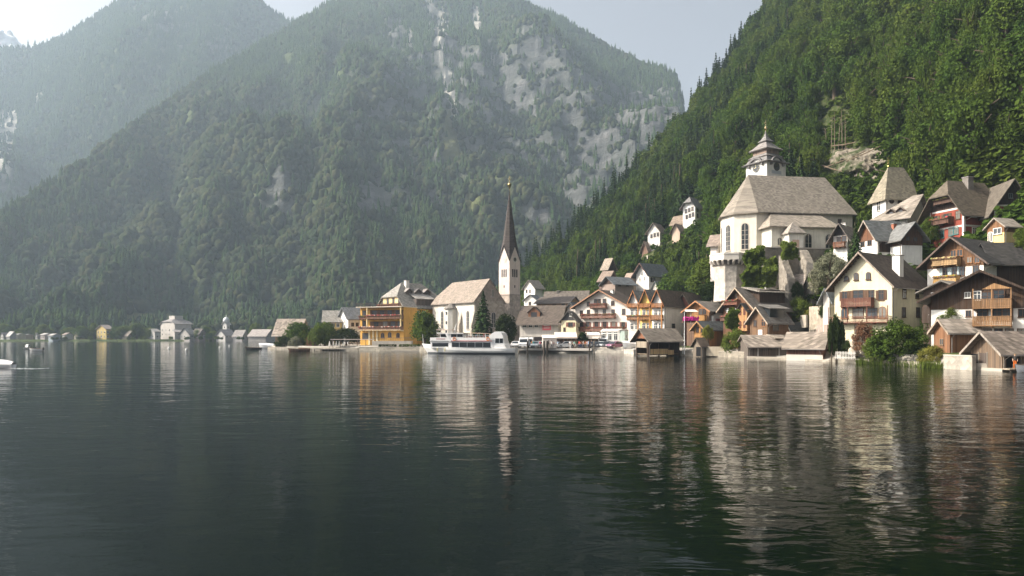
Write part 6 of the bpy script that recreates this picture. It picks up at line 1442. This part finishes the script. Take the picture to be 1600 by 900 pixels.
o = q.build('wake_foam', M('fabric', (.7,.72,.72))); o['kind'] = 'stuff'
# --- jetty with closed parasols, pier roof, hotel terrace
t = thing('jetty', 'low wooden bathing jetty with white closed parasols left of the yellow hotel', 'jetty', (XAT(520,195),195,0))
MB().box((-6.0,-1.6,.35),(5.2,1.4,.55)).build('deck', M('wood', (.42,.37,.31)), t); p_ = MB(); [p_.tube([(x,y,-2),(x,y,.35)], .12, 6) for x in (-5.6,-3,-.5,2,4.8) for y in (-1.3,1.1)]; p_.build('pile', M('wood', (.14,.11,.08)), t)
for i, px in enumerate((515,521,525.5,530,537)):
    D = 196; t = thing('parasol', 'closed white parasol on the jetty, %s of the five' % ('leftmost','second from left','middle','fourth from left','rightmost')[i], 'parasol', (XAT(px,D),D,.55), 0, 'closed parasols on the jetty')
    MB().tube([(0,0,0),(0,0,2.2)], .04, 6).build('pole', M('wood', (.3,.25,.2)), t); MB().lathe([(.12,.55),(.27,.75),(.2,1.5),(.08,2.15)], 8).build('canopy', M('fabric', (.80,.77,.70)), t)
t = thing('pier_shelter', 'long pale flat roofed lakeside shelter on thin posts beside the yellow hotel', 'shelter', (XAT(552,197),197,.3))
MB().box((-6.2,-1.5,2.75),(6,2,2.95)).build('roof', M('paint', (.62,.52,.45)), t); p_ = MB(); [p_.box((x,-1.3,0),(x+.14,-1.16,2.75)) for x in (-5.8,-3.4,-1,1.4,3.8,5.6)]; p_.build('post', M('wood', (.2,.14,.1)), t)
MB().box((-6.2,-1.0,-.2),(6,2.2,.35)).build('deck', M('wood', (.3,.24,.19)), t)
t = thing('terrace_wall', 'long white hotel terrace wall with railings above the shore hedge', 'terrace', (XAT(612,194.5),194.5,1.0))
MB().box((-5.6,0,0),(5.6,3,1.7)).build('wall', M('plaster', (.64,.58,.5)), t); p_ = MB(); [p_.box((-5.5+i*.5,.02,1.7),(-5.45+i*.5,.07,2.6)) for i in range(23)]; p_.box((-5.6,.01,2.6),(5.6,.09,2.68)); p_.build('railing', M('paint', (.25,.2,.17)), t)
def leafbox(name, label, cat, c, s, mat, seed, n, leaf, kind=None):
    rg = np.random.default_rng(seed); P = (rg.random((n,3))-.5)*np.array(s); f = rg.integers(0,3,n); sg = np.sign(rg.random(n)-.5); P[np.arange(n),f] = sg*np.array(s)[f]*.5*(.85+.2*rg.random(n))
    N_ = rg.normal(size=(n,3))+np.array([0,-.4,.6]); N_ /= np.linalg.norm(N_,axis=1)[:,None]; V, Q = quads(P, N_, leaf*(.7+.6*rg.random(n)), rg)
    o = link(name, np_mesh(name, V, Q, mat, rg.random(n)), None, c); return tag(o, label, cat, None, kind)
leafbox('hedge', 'clipped dark hedge at the shore below the white hotel terrace wall', 'hedge', (XAT(605.5,191.5),191.5,.85), (4.6,1.3,1.7), FDK, 3, 1400, .16)
leafbox('hedge', 'low green garden hedge between the terrace wall and the ferry bow', 'hedge', (XAT(640,192),192,1.3), (5.5,1.2,.9), FOL, 5, 900, .16)
t = thing('stone_steps', 'pale stone landing steps at the water right of the clipped hedge', 'steps', (XAT(636,187),187,0))
for i in range(3): MB().box((-4.2+i*.4,-.5+i*.45,-.5),(3.6-i*.4,.6+i*.45,.2+i*.24)).build('step', M('concrete', (.5,.45,.38)), t)
# reeds and plants along the water under the large bush
rg = np.random.default_rng(12); n = 1500; px = rg.choice([0,1],n)*0+rg.uniform(1338,1476,n); keep = rg.random(n) < np.where((px > 1375)&(px < 1440), .2, .6); px = px[keep]; n = len(px)
D = itp(px, [1296,1340,1400,1440,1474,1520], [112,107.4,100.4,95.4,91.5,86.6])+rg.normal(0,.35,n)-.4; hgt = rg.uniform(.3,1.0,n); X = XAT(px, D); a = rg.random(n)*6.28; lean = rg.normal(0,.2,(n,2)); w = .05
V = np.stack([np.stack([X-w*np.cos(a), D-w*np.sin(a), 0*X-.1],1), np.stack([X+w*np.cos(a), D+w*np.sin(a), 0*X-.1],1), np.stack([X+lean[:,0]+w*.6*np.cos(a), D+lean[:,1]+w*.6*np.sin(a), hgt],1), np.stack([X+lean[:,0]-w*.6*np.cos(a), D+lean[:,1]-w*.6*np.sin(a), hgt],1)],1).reshape(-1,3)
o = link('reeds', np_mesh('reeds', V, np.arange(n*4).reshape(-1,4), FBR, rg.random(n))); o['kind'] = 'stuff'
t = thing('fence', 'short white picket fence on the bank between cypresses and large bush', 'fence', (XAT(1321,108.5),108.5,.6), R(-48))
MB().box((-1.5,0,.95),(1.6,.06,1.05)).box((-1.5,0,.25),(1.6,.06,.35)).build('rail', M('paint', (.6,.57,.52)), t); p_ = MB(); [p_.box((-1.5+i*.24,-.035,0),(-1.42+i*.24,-.002,1.25)) for i in range(13)]; p_.build('picket', M('paint', (.62,.59,.54)), t)
for px, py, D, r, lab in ((1343,537,108.5,1.5,'big pale boulder under the cream house balcony'),(1352,546,107,1.0,'pale boulder lower beside the big one under the cream house'),(1335,549,109,.8,'small pale boulder nearest the picket fence')):
    import bmesh
    bm = bmesh.new(); bmesh.ops.create_icosphere(bm, subdivisions=3, radius=r)
    for v in bm.verts: v.co *= .75+.5*fbm(np.array([v.co.x*1.1/r+px]), np.array([v.co.z*1.1/r+v.co.y/r]), 3, 5)[0]
    me = bpy.data.meshes.new('boulder'); bm.to_mesh(me); bm.free(); me.materials.append(M('stone', (.50,.43,.34))); tag(link('boulder', me, None, PT(px,py,D)), lab, 'boulder')
# --- flagpole, awnings, restaurant terrace
t = thing('flagpole', 'tall white flagpole on the shore between open boathouse and orange chalet', 'flagpole', (XAT(1069.5,143),143,.4)); MB().tube([(0,0,0),(0,0,8.9)], [.10,.055], 7).build('pole', M('paint', (.76,.75,.72)), t); MB().lathe([(.02,8.88),(.12,9.0),(.02,9.12)], 8).build('ball', M('gold', (.6,.5,.25)), t)
t = thing('sunshade', 'pale flat sunshade above the pink flower balcony behind the flagpole', 'sunshade', (XAT(1078,150),150,ZAT(487,150))); MB().slab([[(-1.2,-1,.0),(1.6,-1,.0),(1.3,1,.5),(-.9,1,.5)]], .06).build('canopy', M('fabric', (.72,.66,.6)), t); MB().tube([(.2,0,-2.6),(.2,0,.2)], .05, 6).build('pole', M('paint', (.5,.5,.5)), t)
t = thing('flower_balcony', 'balcony hung with bright pink flowers behind the flagpole', 'balcony', (XAT(1078,150.5),150.5,ZAT(501,150.5))); MB().box((-1.6,-.3,-.4),(1.8,1.2,-.2)).build('floor', M('wood', WBR), t); MB().box((-1.6,-.38,-.2),(1.8,-.3,.6)).build('railing', M('wood', WBR), t)
q = MB(); rng_ = random.Random(4)
for i in range(90):
    k = .12+.1*rng_.random(); q.T = Matrix.Translation((-1.6+3.4*rng_.random(), -.5-.12*rng_.random(), .0+.75*rng_.random())); q.lathe([(.02,-k),(k,-k*.2),(k*.8,k*.6),(.02,k)], 5)
q.build('flowers', M('fabric', (.62,.03,.28)), t)
def awning(label, px0, px1, D, py0, py1, dep, col=(.80,.70,.60)):
    x0, x1 = XAT(px0,D), XAT(px1,D); zt, zb = ZAT(py0,D), ZAT(py1,D); t = thing('awning', label, 'awning', ((x0+x1)/2, D, 0)); w = (x1-x0)/2
    MB().slab([[(-w,0,zb),(w,0,zb),(w,dep,zt),(-w,dep,zt)]], .05).build('canopy', M('fabric', col), t); MB().box((-w,-.03,zb-.35),(w,-.002,zb-.02)).build('valance', M('fabric', sc3(col,.9)), t)
    p_ = MB(); n = max(2, int(w)); [p_.box((-w+.1+i*(2*w-.3)/(n-1),.1,1.1),(-w+.2+i*(2*w-.3)/(n-1),.2,zb-.06)) for i in range(n)]; p_.build('post', M('wood', (.3,.2,.12)), t)
awning('long cream awning over the terrace left of the clipped round tree', 867, 902, 172, 519, 527, 2.6, (.74,.62,.52)); awning('cream awning right of the clipped round tree', 916, 938, 173.5, 519, 523.5, 2.4)
t = thing('tent', 'white rectangular tent wall at the left end of the restaurant terrace', 'tent', (XAT(859,172),172,1.15)); MB().box((-1.75,-.1,0),(1.75,2.5,2.5)).build('side_wall', M('fabric', (.82,.72,.62)), t); MB().slab([[(-1.95,-.3,2.55),(1.95,-.3,2.55),(1.95,2.7,3.3),(-1.95,2.7,3.3)]], .05).build('roof', M('fabric', (.78,.68,.58)), t)
t = thing('terrace_screen', 'glazed timber screen of the restaurant terrace under the awnings', 'screen', (XAT(905,175.5),175.5,1.1)); MB().box((-7,0,0),(7,.12,.9)).build('panel', M('wood', (.36,.2,.1)), t); MB().box((-7,.02,.9),(7,.08,2.4)).build('glazing', M('glass', (.10,.07,.05)), t); p_ = MB(); [p_.box((-7+i*1.0,-.04,.0),(-6.88+i*1.0,.16,2.5)) for i in range(15)]; p_.build('post', M('wood', (.4,.25,.13)), t)

# --- cars
def car_proto():
    root = thing('parked_car', '', 'car')
    W = .86; prof = [(-2.1,.32),(-2.12,.62),(-1.95,.82),(-1.1,.93),(-.45,1.40),(.9,1.46),(1.75,1.02),(2.05,.95),(2.1,.4),(1.9,.28),(-1.9,.26)]
    q = MB(); n = len(prof); rows = [(-W,.0),(-W*.98,1),(W*.98,1),(W,.0)]
    vs = []
    for y, _ in ((-W,0),(W,0)):
        for x, z in prof: vs.append((x, y*(1-.22*max(0, (z-.9)/.56)), z))
    q.add(vs, [tuple(range(n)), tuple(range(2*n-1,n-1,-1))]+[(i,(i+1)%n,n+(i+1)%n,n+i) for i in range(n)])
    body = q.build('body', M('paint', (.6,.6,.6)), root)
    w = MB(); g_ = M('glass', (.025,.03,.035))
    for s in (-1,1): w.prism([(-.95,s*W*.995,.98),(1.45,s*W*.995,1.0),(.85,s*W*.83,1.38),(-.42,s*W*.83,1.34)], (0,s*.02,0))
    w.prism([(-1.12,-.7,.96),(-1.12,.7,.96),(-.5,.6,1.37),(-.5,-.6,1.37)], (-.03,0,.02)); w.prism([(1.72,-.68,1.06),(1.72,.68,1.06),(1.0,.6,1.43),(1.0,-.6,1.43)], (.03,0,.02)); w.build('windows', g_, root)
    for x in (-1.35,1.3):
        for s in (-1,1):
            tm = MB(); tm.lathe([(.12,-.1),(.31,-.1),(.33,0),(.31,.1),(.12,.1)], 14); tm.T = Matrix.Identity(4); tm.v = [(a,-c,b) for a, b, c in tm.v]
            o = tm.build('wheel', M('fabric', (.02,.02,.02)), root); o.location = (x, s*(W-.06), .33); r_ = MB(); r_.lathe([(.19,-.115),(.19,.115)], 10); r_.v = [(a,-c,b) for a, b, c in r_.v]; r_.build('rim', M('metal', (.55,.55,.56)), o)
    for s in (-1,1):
        MB().box((-2.14,s*.62-.16,.62),(-2.0,s*.62+.16,.76)).build('headlight', M('glass', (.6,.6,.58)), root); MB().box((2.02,s*.66-.12,.72),(2.13,s*.66+.12,.86)).build('tail_light', M('glass', (.35,.02,.02)), root)
    for x, nm in ((-2.17,'bumper'),(2.09,'bumper')): MB().box((x,-.8,.3),(x+.08,.8,.5)).build(nm, M('fabric', (.06,.06,.06)), root)
    return root
def van_proto():
    root = thing('parked_van', '', 'van'); W = .98; prof = [(-2.5,.35),(-2.5,.95),(-1.9,1.15),(-1.35,2.0),(-1.1,2.2),(2.4,2.25),(2.5,2.0),(2.5,.35)]
    q = MB(); q.prism([(x,-W,z) for x, z in prof], (0,2*W,0)); q.build('body', M('paint', (.80,.79,.77)), root)
    w = MB(); [w.prism([(-1.75,s*W,1.2),(-.6,s*W,1.2),(-.6,s*W,1.85),(-1.35,s*W,1.85)], (0,s*.02,0)) for s in (-1,1)]; w.prism([(-1.88,-.85,1.2),(-1.88,.85,1.2),(-1.4,.82,1.9),(-1.4,-.82,1.9)], (-.03,0,.02)); w.build('windows', M('glass', GLASS), root)
    for x in (-1.55,1.6):
        for s in (-1,1):
            tm = MB(); tm.lathe([(.12,-.11),(.33,-.11),(.36,0),(.33,.11),(.12,.11)], 14); tm.v = [(a,-c,b) for a, b, c in tm.v]; o = tm.build('wheel', M('fabric', (.02,.02,.02)), root); o.location = (x, s*(W-.08), .36)
    for s in (-1,1): MB().box((-2.54,s*.7-.16,.75),(-2.45,s*.7+.16,.95)).build('headlight', M('glass', (.6,.6,.58)), root)
    return root
CARP = car_proto(); proto_kids(CARP); VANP = van_proto(); proto_kids(VANP)
def place(proto, used, px, D, yaw, col, label, group, z=1.17):
    o = proto if not used[0] else copy_tree(proto); used[0] = True
    o.location = (XAT(px,D), D, z); o.scale = (1.16,)*3; o.rotation_euler = (0,0,R(yaw)); o['label'] = label; o['group'] = group
    for ch in bpy.data.objects: pass
    b = next(c for c in COL.objects if c.parent == o and c.name.startswith('body')); b.material_slots[0].link = 'OBJECT'; b.material_slots[0].material = M('paint', col)
uc, uv = [False], [False]
for px, D, yaw, col, lab in ((838,174.5,75,(.22,.25,.28),'slate grey hatchback left of the strolling people'),(806,176,80,(.72,.70,.68),'white hatchback right behind the ferry stern'),(846,177.5,85,(.65,.65,.64),'silver hatchback behind the slate grey one'),(884,172.8,10,(.75,.74,.72),'white low car behind the railing among the strolling people'),(894,176,5,(.09,.1,.11),'black car behind the white low car'),
    (930,170.6,78,(.035,.035,.04),'black hatchback leftmost of the cars lined up at the quay rail'),(940.5,170.8,80,(.55,.57,.58),'silver car between two black ones at the quay rail'),(948,170,80,(.04,.045,.05),'black car right of the silver one at the quay rail'),(961,167.8,40,(.26,.10,.17),'plum coloured car at the right end of the row at the quay rail'),(953.5,171.5,84,(.3,.31,.33),'dark grey car behind the plum coloured one')):
    place(CARP, uc, px, D, yaw, col, lab, 'cars parked on the quay')
for px, D, yaw, lab in ((819,175.5,84,'white delivery van parked behind the ferry stern'),(826.5,180,84,'second white van half hidden behind the front one'),(942,176,82,'white van roof above the row of cars by the restaurant front')):
    place(VANP, uv, px, D, yaw, (.80,.79,.77), lab, 'white vans parked on the quay')
# --- people
def person_mesh(pose, seed):
    me = bpy.data.meshes.new('person')
    st = .16 if pose == 'walk' else .05
    J = {'hip':(0,0,.93,.125),'waist':(0,0,1.08,.125),'chest':(0,.01,1.30,.145),'neck':(0,.0,1.47,.055),'chin':(0,-.012,1.54,.062),'head':(0,-.005,1.64,.092),'top':(0,.01,1.72,.06),'nose':(0,-.105,1.615,.018),
         'lk':(.09,-st*.8,.50,.062),'la':(.09,-st*.6,.09,.042),'lf':(.09,-st*.6-.14,.035,.035),'rk':(-.09,st*.6,.50,.062),'ra':(-.09,st*1.5,.10,.042),'rf':(-.09,st*1.5-.13,.035,.035),'lh':(.09,0,.88,.092),'rh':(-.09,0,.88,.092),
         'ls':(.19,.01,1.40,.058),'le':(.24,st*.7+.02,1.13,.044),'lw':(.25,st*.3-.05,.90,.033),'lp':(.25,st*.2-.07,.82,.032),'rs':(-.19,.01,1.40,.058),'re':(-.24,-st*.5,1.13,.044),'rw':(-.25,-st-.10,.92,.033),'rp':(-.25,-st-.13,.84,.032)}
    if pose == 'lean': J['lw'] = (.2,-.28,1.08,.033); J['lp'] = (.17,-.35,1.10,.032); J['rw'] = (-.2,-.28,1.08,.033); J['rp'] = (-.17,-.35,1.10,.032)
    E = [('hip','waist'),('waist','chest'),('chest','neck'),('neck','chin'),('chin','head'),('head','top'),('head','nose'),('hip','lh'),('lh','lk'),('lk','la'),('la','lf'),('hip','rh'),('rh','rk'),('rk','ra'),('ra','rf'),('chest','ls'),('ls','le'),('le','lw'),('lw','lp'),('chest','rs'),('rs','re'),('re','rw'),('rw','rp')]
    K = list(J); me.from_pydata([J[k][:3] for k in K], [(K.index(a), K.index(b)) for a, b in E], [])
    ob = bpy.data.objects.new('person_tmp', me); COL.objects.link(ob); ob.modifiers.new('s', 'SKIN'); sv = me.skin_vertices[0].data
    for i, k in enumerate(K): sv[i].radius = (J[k][3],)*2; sv[i].use_root = (k == 'hip')
    sd = ob.modifiers.new('d', 'SUBSURF'); sd.levels = 1; sd.render_levels = 1
    dg = bpy.context.evaluated_depsgraph_get(); m2 = bpy.data.meshes.new_from_object(ob.evaluated_get(dg)); bpy.data.objects.remove(ob); m2.name = 'person'
    m2.materials.clear(); [m2.materials.append(M('skin', (.55,.36,.26))) for _ in range(3)]
    for p in m2.polygons:
        c = p.center; p.use_smooth = True
        arm = abs(c.x) > .215 and c.z < 1.18
        p.material_index = 0 if (c.z > 1.49 or arm) else (1 if c.z > .93 else 2)
    return m2
PM = {k: person_mesh(k, i) for i, k in enumerate(('stand','walk','lean'))}
hr = MB(); hr.lathe([(.075,1.575),(.105,1.63),(.107,1.69),(.08,1.745),(.02,1.765)], 10, c=(0,.022)); HAIR = hr.mesh('hair', M('fabric', (.06,.04,.03)), True)
ey = MB(); [ey.box((s*.035-.011,-.098,1.638),(s*.035+.011,-.088,1.652)) for s in (-1,1)]; EYES = ey.mesh('eyes', M('paint', (.02,.02,.02)))
def person(label, px, D, yaw, shirt, trousers, pose='stand', z=1.12, s=1.12, hair=(.06,.04,.03), group='people on the quay'):
    o = tag(link('person', PM[pose], None, (XAT(px,D),D,z), (0,0,R(yaw))), label, 'person', group); o.scale = (s,)*3
    for i, m in ((0, M('skin', (.55,.36,.26))), (1, M('fabric', shirt)), (2, M('fabric', trousers))): o.material_slots[i].link = 'OBJECT'; o.material_slots[i].material = m
    h_ = link('hair', HAIR, o); h_.material_slots[0].link = 'OBJECT'; h_.material_slots[0].material = M('fabric', hair); link('eyes', EYES, o)
DEN=(.05,.07,.13); BLK=(.02,.02,.022); KHK=(.30,.24,.16); WHT=(.75,.73,.70)
for a in (('person in orange jacket beside the white van',831,174,20,(.75,.28,.04),BLK,'stand'),('person in white shirt and black trousers nearest the thick mooring post',862,171.6,90,WHT,BLK,'walk'),('person in pink top walking with the white shirted one',865.5,172,80,(.65,.33,.33),DEN,'walk'),('person in black clothes standing behind the pink top',868,172.6,10,BLK,BLK,'stand'),('person in pale blue shirt by the quay edge left of the white low car',871.5,171.8,-20,(.42,.52,.62),KHK,'stand'),
   ('person in white dress at the quay edge in front of the white low car',891,171.2,-10,WHT,WHT,'stand'),('person in beige shirt and dark trousers right of the white dress',894.5,171.5,60,(.5,.42,.32),BLK,'walk'),('person in red top among the crowd before the clipped tree',905,171.8,-60,(.55,.08,.06),DEN,'stand'),('person in brown top leaning at the rail before the clipped tree',908,171,0,(.28,.12,.07),DEN,'lean'),('person in white top and blue trousers before the clipped tree',911.5,172,40,WHT,DEN,'walk'),
   ('person in rust coloured shirt right of the clipped tree',914.5,171.4,-90,(.45,.16,.07),KHK,'walk'),('person in pale pink shirt and white trousers near the mooring posts',917.5,171.9,-70,(.70,.5,.47),WHT,'walk'),('person in navy shirt near the mooring posts',924,171.5,30,DEN,KHK,'stand'),('person in white shirt and khaki shorts by the cafe opening',846,180,10,WHT,KHK,'stand'),('person in tan coat left of the white tent',851,178,-30,(.5,.34,.2),BLK,'stand'),('person in salmon shirt in the shade of the cafe opening',841,181,0,(.6,.3,.24),DEN,'stand'),
   ('person in grey shirt standing by the white low car',878,173.6,15,(.35,.35,.35),DEN,'stand'),('person in yellow shirt behind the crowd at the terrace screen',899,174,-10,(.65,.5,.12),BLK,'stand')):
    person(*a)
for a in (('person in white shirt standing under the ferry canopy near its strut',733,161.2,10,WHT,BLK,'stand'),('person in blue shirt standing under the middle of the ferry canopy',744,161.2,-30,(.1,.18,.4),BLK,'stand'),('person in red shirt at the right end of the ferry canopy',756,160.8,20,(.45,.06,.05),BLK,'stand'),('person in beige shirt on the ferry deck between canopy and wheelhouse',766,160.3,-20,(.5,.42,.3),BLK,'stand')):
    person(*a[:7], z=3.14, s=1.0, group='passengers on the ferry')
for a in (('person in teal shirt beside the slate grey hatchback',833.5,173.4,30,(.05,.3,.3),KHK,'walk'),('person in white cap and maroon shirt left of the thick mooring post',844,172.2,-40,(.3,.05,.08),DEN,'walk'),('person in lilac dress right behind the thick mooring post',853.5,172.6,60,(.45,.35,.55),(.45,.35,.55),'stand'),('person in black shirt and khaki shorts walking before the white tent',857,171.9,90,BLK,KHK,'walk'),('person in light grey hoodie before the right edge of the white tent',874.5,172.9,-70,(.5,.5,.5),BLK,'walk'),('person in orange top behind the bonnet of the white low car',880.5,175.4,0,(.6,.22,.05),DEN,'stand'),('person in mint shirt leaning on the rail right of the white low car',897.5,171,5,(.4,.6,.5),KHK,'lean'),
   ('person in dark green shirt among the crowd left of the clipped tree',901.5,172.6,50,(.04,.12,.06),KHK,'walk'),('person in cream dress close under the clipped tree',909.5,173.2,-20,(.7,.62,.48),(.7,.62,.48),'stand'),('person in brick red shirt and white shorts between clipped tree and posts',916,173.4,30,(.4,.1,.06),WHT,'walk'),('person in sky blue shirt just left of the quay post pair',919.5,171.2,-90,(.3,.45,.65),DEN,'walk')):
    person(*a)
person('person in dark vest and orange trousers standing on the dock of the rightmost boathouse', 1586, 82.8, -25, (.05,.045,.04), (.62,.15,.02), 'stand', .43, 1.0, (.25,.16,.08), None)
t = thing('dock', 'narrow plank dock along the side of the rightmost boathouse', 'dock', (XAT(1566,84),84,0), R(14)); MB().box((-.6,-1.5,.25),(6,-.4,.42)).build('deck', M('wood', (.33,.27,.2)), t); p_ = MB(); [p_.tube([(x,-1.35,-2),(x,-1.35,.25)], .1, 6) for x in (-.3,1.6,3.4)]; p_.build('pile', M('wood', (.12,.09,.07)), t)
t = thing('railing', 'thin white railing along the quay edge where people stroll', 'railing', (XAT(868,171.3),171.3,1.12)); MB().box((-5,-.03,.95),(8.4,.03,1.0)).box((-5,-.02,.5),(8.4,.02,.53)).build('rail', M('paint', (.62,.6,.57)), t); p_ = MB(); [p_.box((-5+i*1.48,-.03,0),(-4.94+i*1.48,.03,.949)) for i in range(10)]; p_.build('post', M('paint', (.55,.53,.5)), t)
t = thing('guard_rail', 'white board guard rail in front of the lined up parked cars', 'guard rail', (XAT(947,167.6),167.6,1.14), R(-18)); MB().box((-3.6,-.05,.05),(4.2,.03,.38)).build('board', M('paint', (.74,.66,.56)), t); p_ = MB(); [p_.box((-3.5+i*1.25,-.09,0),(-3.38+i*1.25,-.052,.45)) for i in range(7)]; p_.build('post', M('paint', (.6,.53,.45)), t)
# --- rock, logs and bare trunks above the church
def hit_ground(px, py, d0=120, d1=330):
    D = np.arange(d0, d1, .7)
    for k in range(0, 1):
        z = ground((px-CX)*D/F, D); v = HY-(z-CH)*F/D; i = np.argmax(v < py)
    return D[i]
def cliff():
    n, mm = 50, 34; u, v = np.meshgrid(np.linspace(0,1,n), np.linspace(0,1,mm)); px = 1276+122*u; py = 294-76*v
    gd = np.arange(110, 330, 1.0); Dh = np.zeros(u.shape)
    for i in range(mm):
        for j in range(n):
            pass
    X_ = (px[...,None]-CX)*gd/F; Zg = ground(X_, np.broadcast_to(gd, X_.shape)); vv = HY-(Zg-CH)*F/gd; Dh = gd[np.argmax(vv < py[...,None], axis=-1)]
    e = np.minimum(np.minimum(u, 1-u)*2, np.minimum(v, 1-v)*2); k = e-.26-.75*(fbm(u*4.5+3, v*3.5, 4, 8)-.5)
    D = Dh-np.clip(k*14, -6, 5.0)-(np.floor(fbm(u*7, v*6, 4, 3)*7)/7-.45)*6-np.abs(fbm(u*16, v*13, 4, 12)-.5)*4.5*np.clip(e*4, 0, 1)
    X = (px-CX)*D/F; Z = CH-(py-HY)*D/F
    m, nt, out = newmat('cliff_rock'); g = NT(nt); p = g.pos(); n1 = g.noise(p, .35, 6, .75); n2 = g.noise(p, .11, 4, .6)
    c = g.mix(g.ramp(n1, [(.35,(0,)*3),(.65,(1,)*3)]), (.07,.06,.048), (.32,.275,.215)); c = g.mix(g.ramp(n2, [(.46,(0,)*3),(.56,(.92,)*3)]), c, (.035,.05,.016)); g.principled(out, c, .95, .1, bump=n1, bstr=1.0, bdist=.6)
    V = np.stack([X.ravel(), D.ravel(), Z.ravel()],1); cc = V.mean(0); i = np.arange(n*mm).reshape(mm,n); Q = np.stack([i[:-1,:-1].ravel(), i[:-1,1:].ravel(), i[1:,1:].ravel(), i[1:,:-1].ravel()],1)
    o = link('rock_face', np_mesh('rock_face', V-cc, Q, m), None, tuple(cc)); tag(o, 'bare pale rock face in the forest right of the hill church tower', 'rock face')
cliff()
for a, b, c, d, lab in ((1288,262,1352,236,'long fallen log slanting up across the bare rock'),(1322,252,1376,228,'fallen log above the long one on the bare rock'),(1284,258,1316,268,'short fallen log at the left foot of the bare rock'),(1300,228,1338,222,'thin fallen trunk at the top of the bare rock')):
    p0, p1 = PT(a,b,hit_ground(a,b)-5.6), PT(c,d,hit_ground(c,d)-5.6); o = MB().tube([(0,0,0), tuple((p1-p0)*.5+Vector((0,0,-.15))), tuple(p1-p0)], [.2,.16,.1], 7).build('log', M('bark', (.15,.115,.08))); o.location = p0; tag(o, lab, 'log', 'fallen logs on the bare rock')
for i, (px, py0, py1, ln) in enumerate(((1299,228,180,.3),(1304,232,174,.0),(1310,226,182,-.9),(1316,225,170,.2),(1321,222,178,.6),(1292,226,198,-1.0))):
    D = hit_ground(px, py0)-4.0; p0 = PT(px,py0,D); H = (py0-py1)*D/F; t = thing('bare_trunk', 'pale bare tree trunk above the rock face, %s' % ('second from left','third from left','the slanting middle one','tallest, right of the middle','rightmost','leftmost and slanting')[i], 'tree', tuple(p0), i, 'bare trunks above the rock face')
    MB().tube([(0,0,-2.5),(ln*.4,0,H*.5),(ln,0,H)], [.14,.10,.03], 6).build('trunk', M('bark', (.17,.135,.095)), t); rb = random.Random(i)
    for k in range(6):
        q = MB(); z = H*(.35+.6*rb.random()); a = rb.random()*6.28; x = ln*z/H*.9; q.tube([(x,0,z),(x+math.cos(a)*1.0,math.sin(a)*1.0,z+.4)], [.05,.015], 4); q.build('branch', M('bark', (.30,.25,.18)), t)
strip_wall('garden_wall', 'pale slanting garden wall on the slope between carved house and cream house', 'wall', [(1262,141),(1246,147)], 6.0, 8.6, .35, ('plaster', (.5,.44,.36)))
strip_wall('garden_wall', 'rough tan terrace wall below the wide pale tree', 'wall', [(1300,131),(1268,140)], 3.0, 10.2, .5, ('stone', (.42,.36,.28)))
strip_wall('garden_wall', 'pink grey garden wall left of the cream house balcony', 'wall', [(1297,120),(1280,129)], 2.0, 6.3, .5, ('stone', (.38,.3,.25)))

# ================================================================== light, sky, camera
SUN_EL, SUN_AZ = 37.0, -3.0        # the sun stands to the left, AZ degrees beyond square to the view
sd = Vector((-math.cos(R(SUN_AZ))*math.cos(R(SUN_EL)), math.sin(R(SUN_AZ))*math.cos(R(SUN_EL)), math.sin(R(SUN_EL))))
L = bpy.data.lights.new('sun', 'SUN'); L.energy = 5.0; L.angle = R(.5); L.color = (1.0,.91,.775)
so = bpy.data.objects.new('sun', L); COL.objects.link(so); so.rotation_euler = sd.to_track_quat('Z', 'Y').to_euler(); so['kind'] = 'helper'
w = bpy.data.worlds.new('World'); SC.world = w; w.use_nodes = True; nt = w.node_tree
bg = nt.nodes['Background']; sky = nt.nodes.new('ShaderNodeTexSky'); sky.sky_type = 'NISHITA'; sky.sun_disc = False; sky.sun_elevation = R(SUN_EL); sky.sun_rotation = math.atan2(sd.x, sd.y); sky.dust_density = 10.0; sky.air_density = .55; sky.ozone_density = .3; sky.altitude = 500
hs = nt.nodes.new('ShaderNodeHueSaturation'); hs.inputs['Saturation'].default_value = .34; hs.inputs['Value'].default_value = 1.55; nt.links.new(sky.outputs[0], hs.inputs['Color']); nt.links.new(hs.outputs[0], bg.inputs[0]); bg.inputs[1].default_value = .105
cam = bpy.data.cameras.new('camera'); co = bpy.data.objects.new('camera', cam); COL.objects.link(co)
cam.sensor_width = 36; cam.lens = 36*F/1600; cam.shift_y = (HY-450)/1600; cam.clip_end = 20000; cam.clip_start = .1
co.location = (0,0,CH); co.rotation_euler = (math.pi/2,0,0); SC.camera = co
SC.view_settings.view_transform = 'Standard'; SC.view_settings.look = 'None'; SC.view_settings.gamma = 1; SC.view_settings.exposure = 0.76
cy = SC.cycles; cy.max_bounces = 6; cy.diffuse_bounces = 2; cy.glossy_bounces = 3; cy.transmission_bounces = 2; cy.volume_bounces = 0; cy.transparent_max_bounces = 4
cy.use_denoising = True; cy.sample_clamp_indirect = 6; cy.caustics_reflective = False; cy.caustics_refractive = False
try: cy.denoiser = 'OPENIMAGEDENOISE'
except Exception: pass
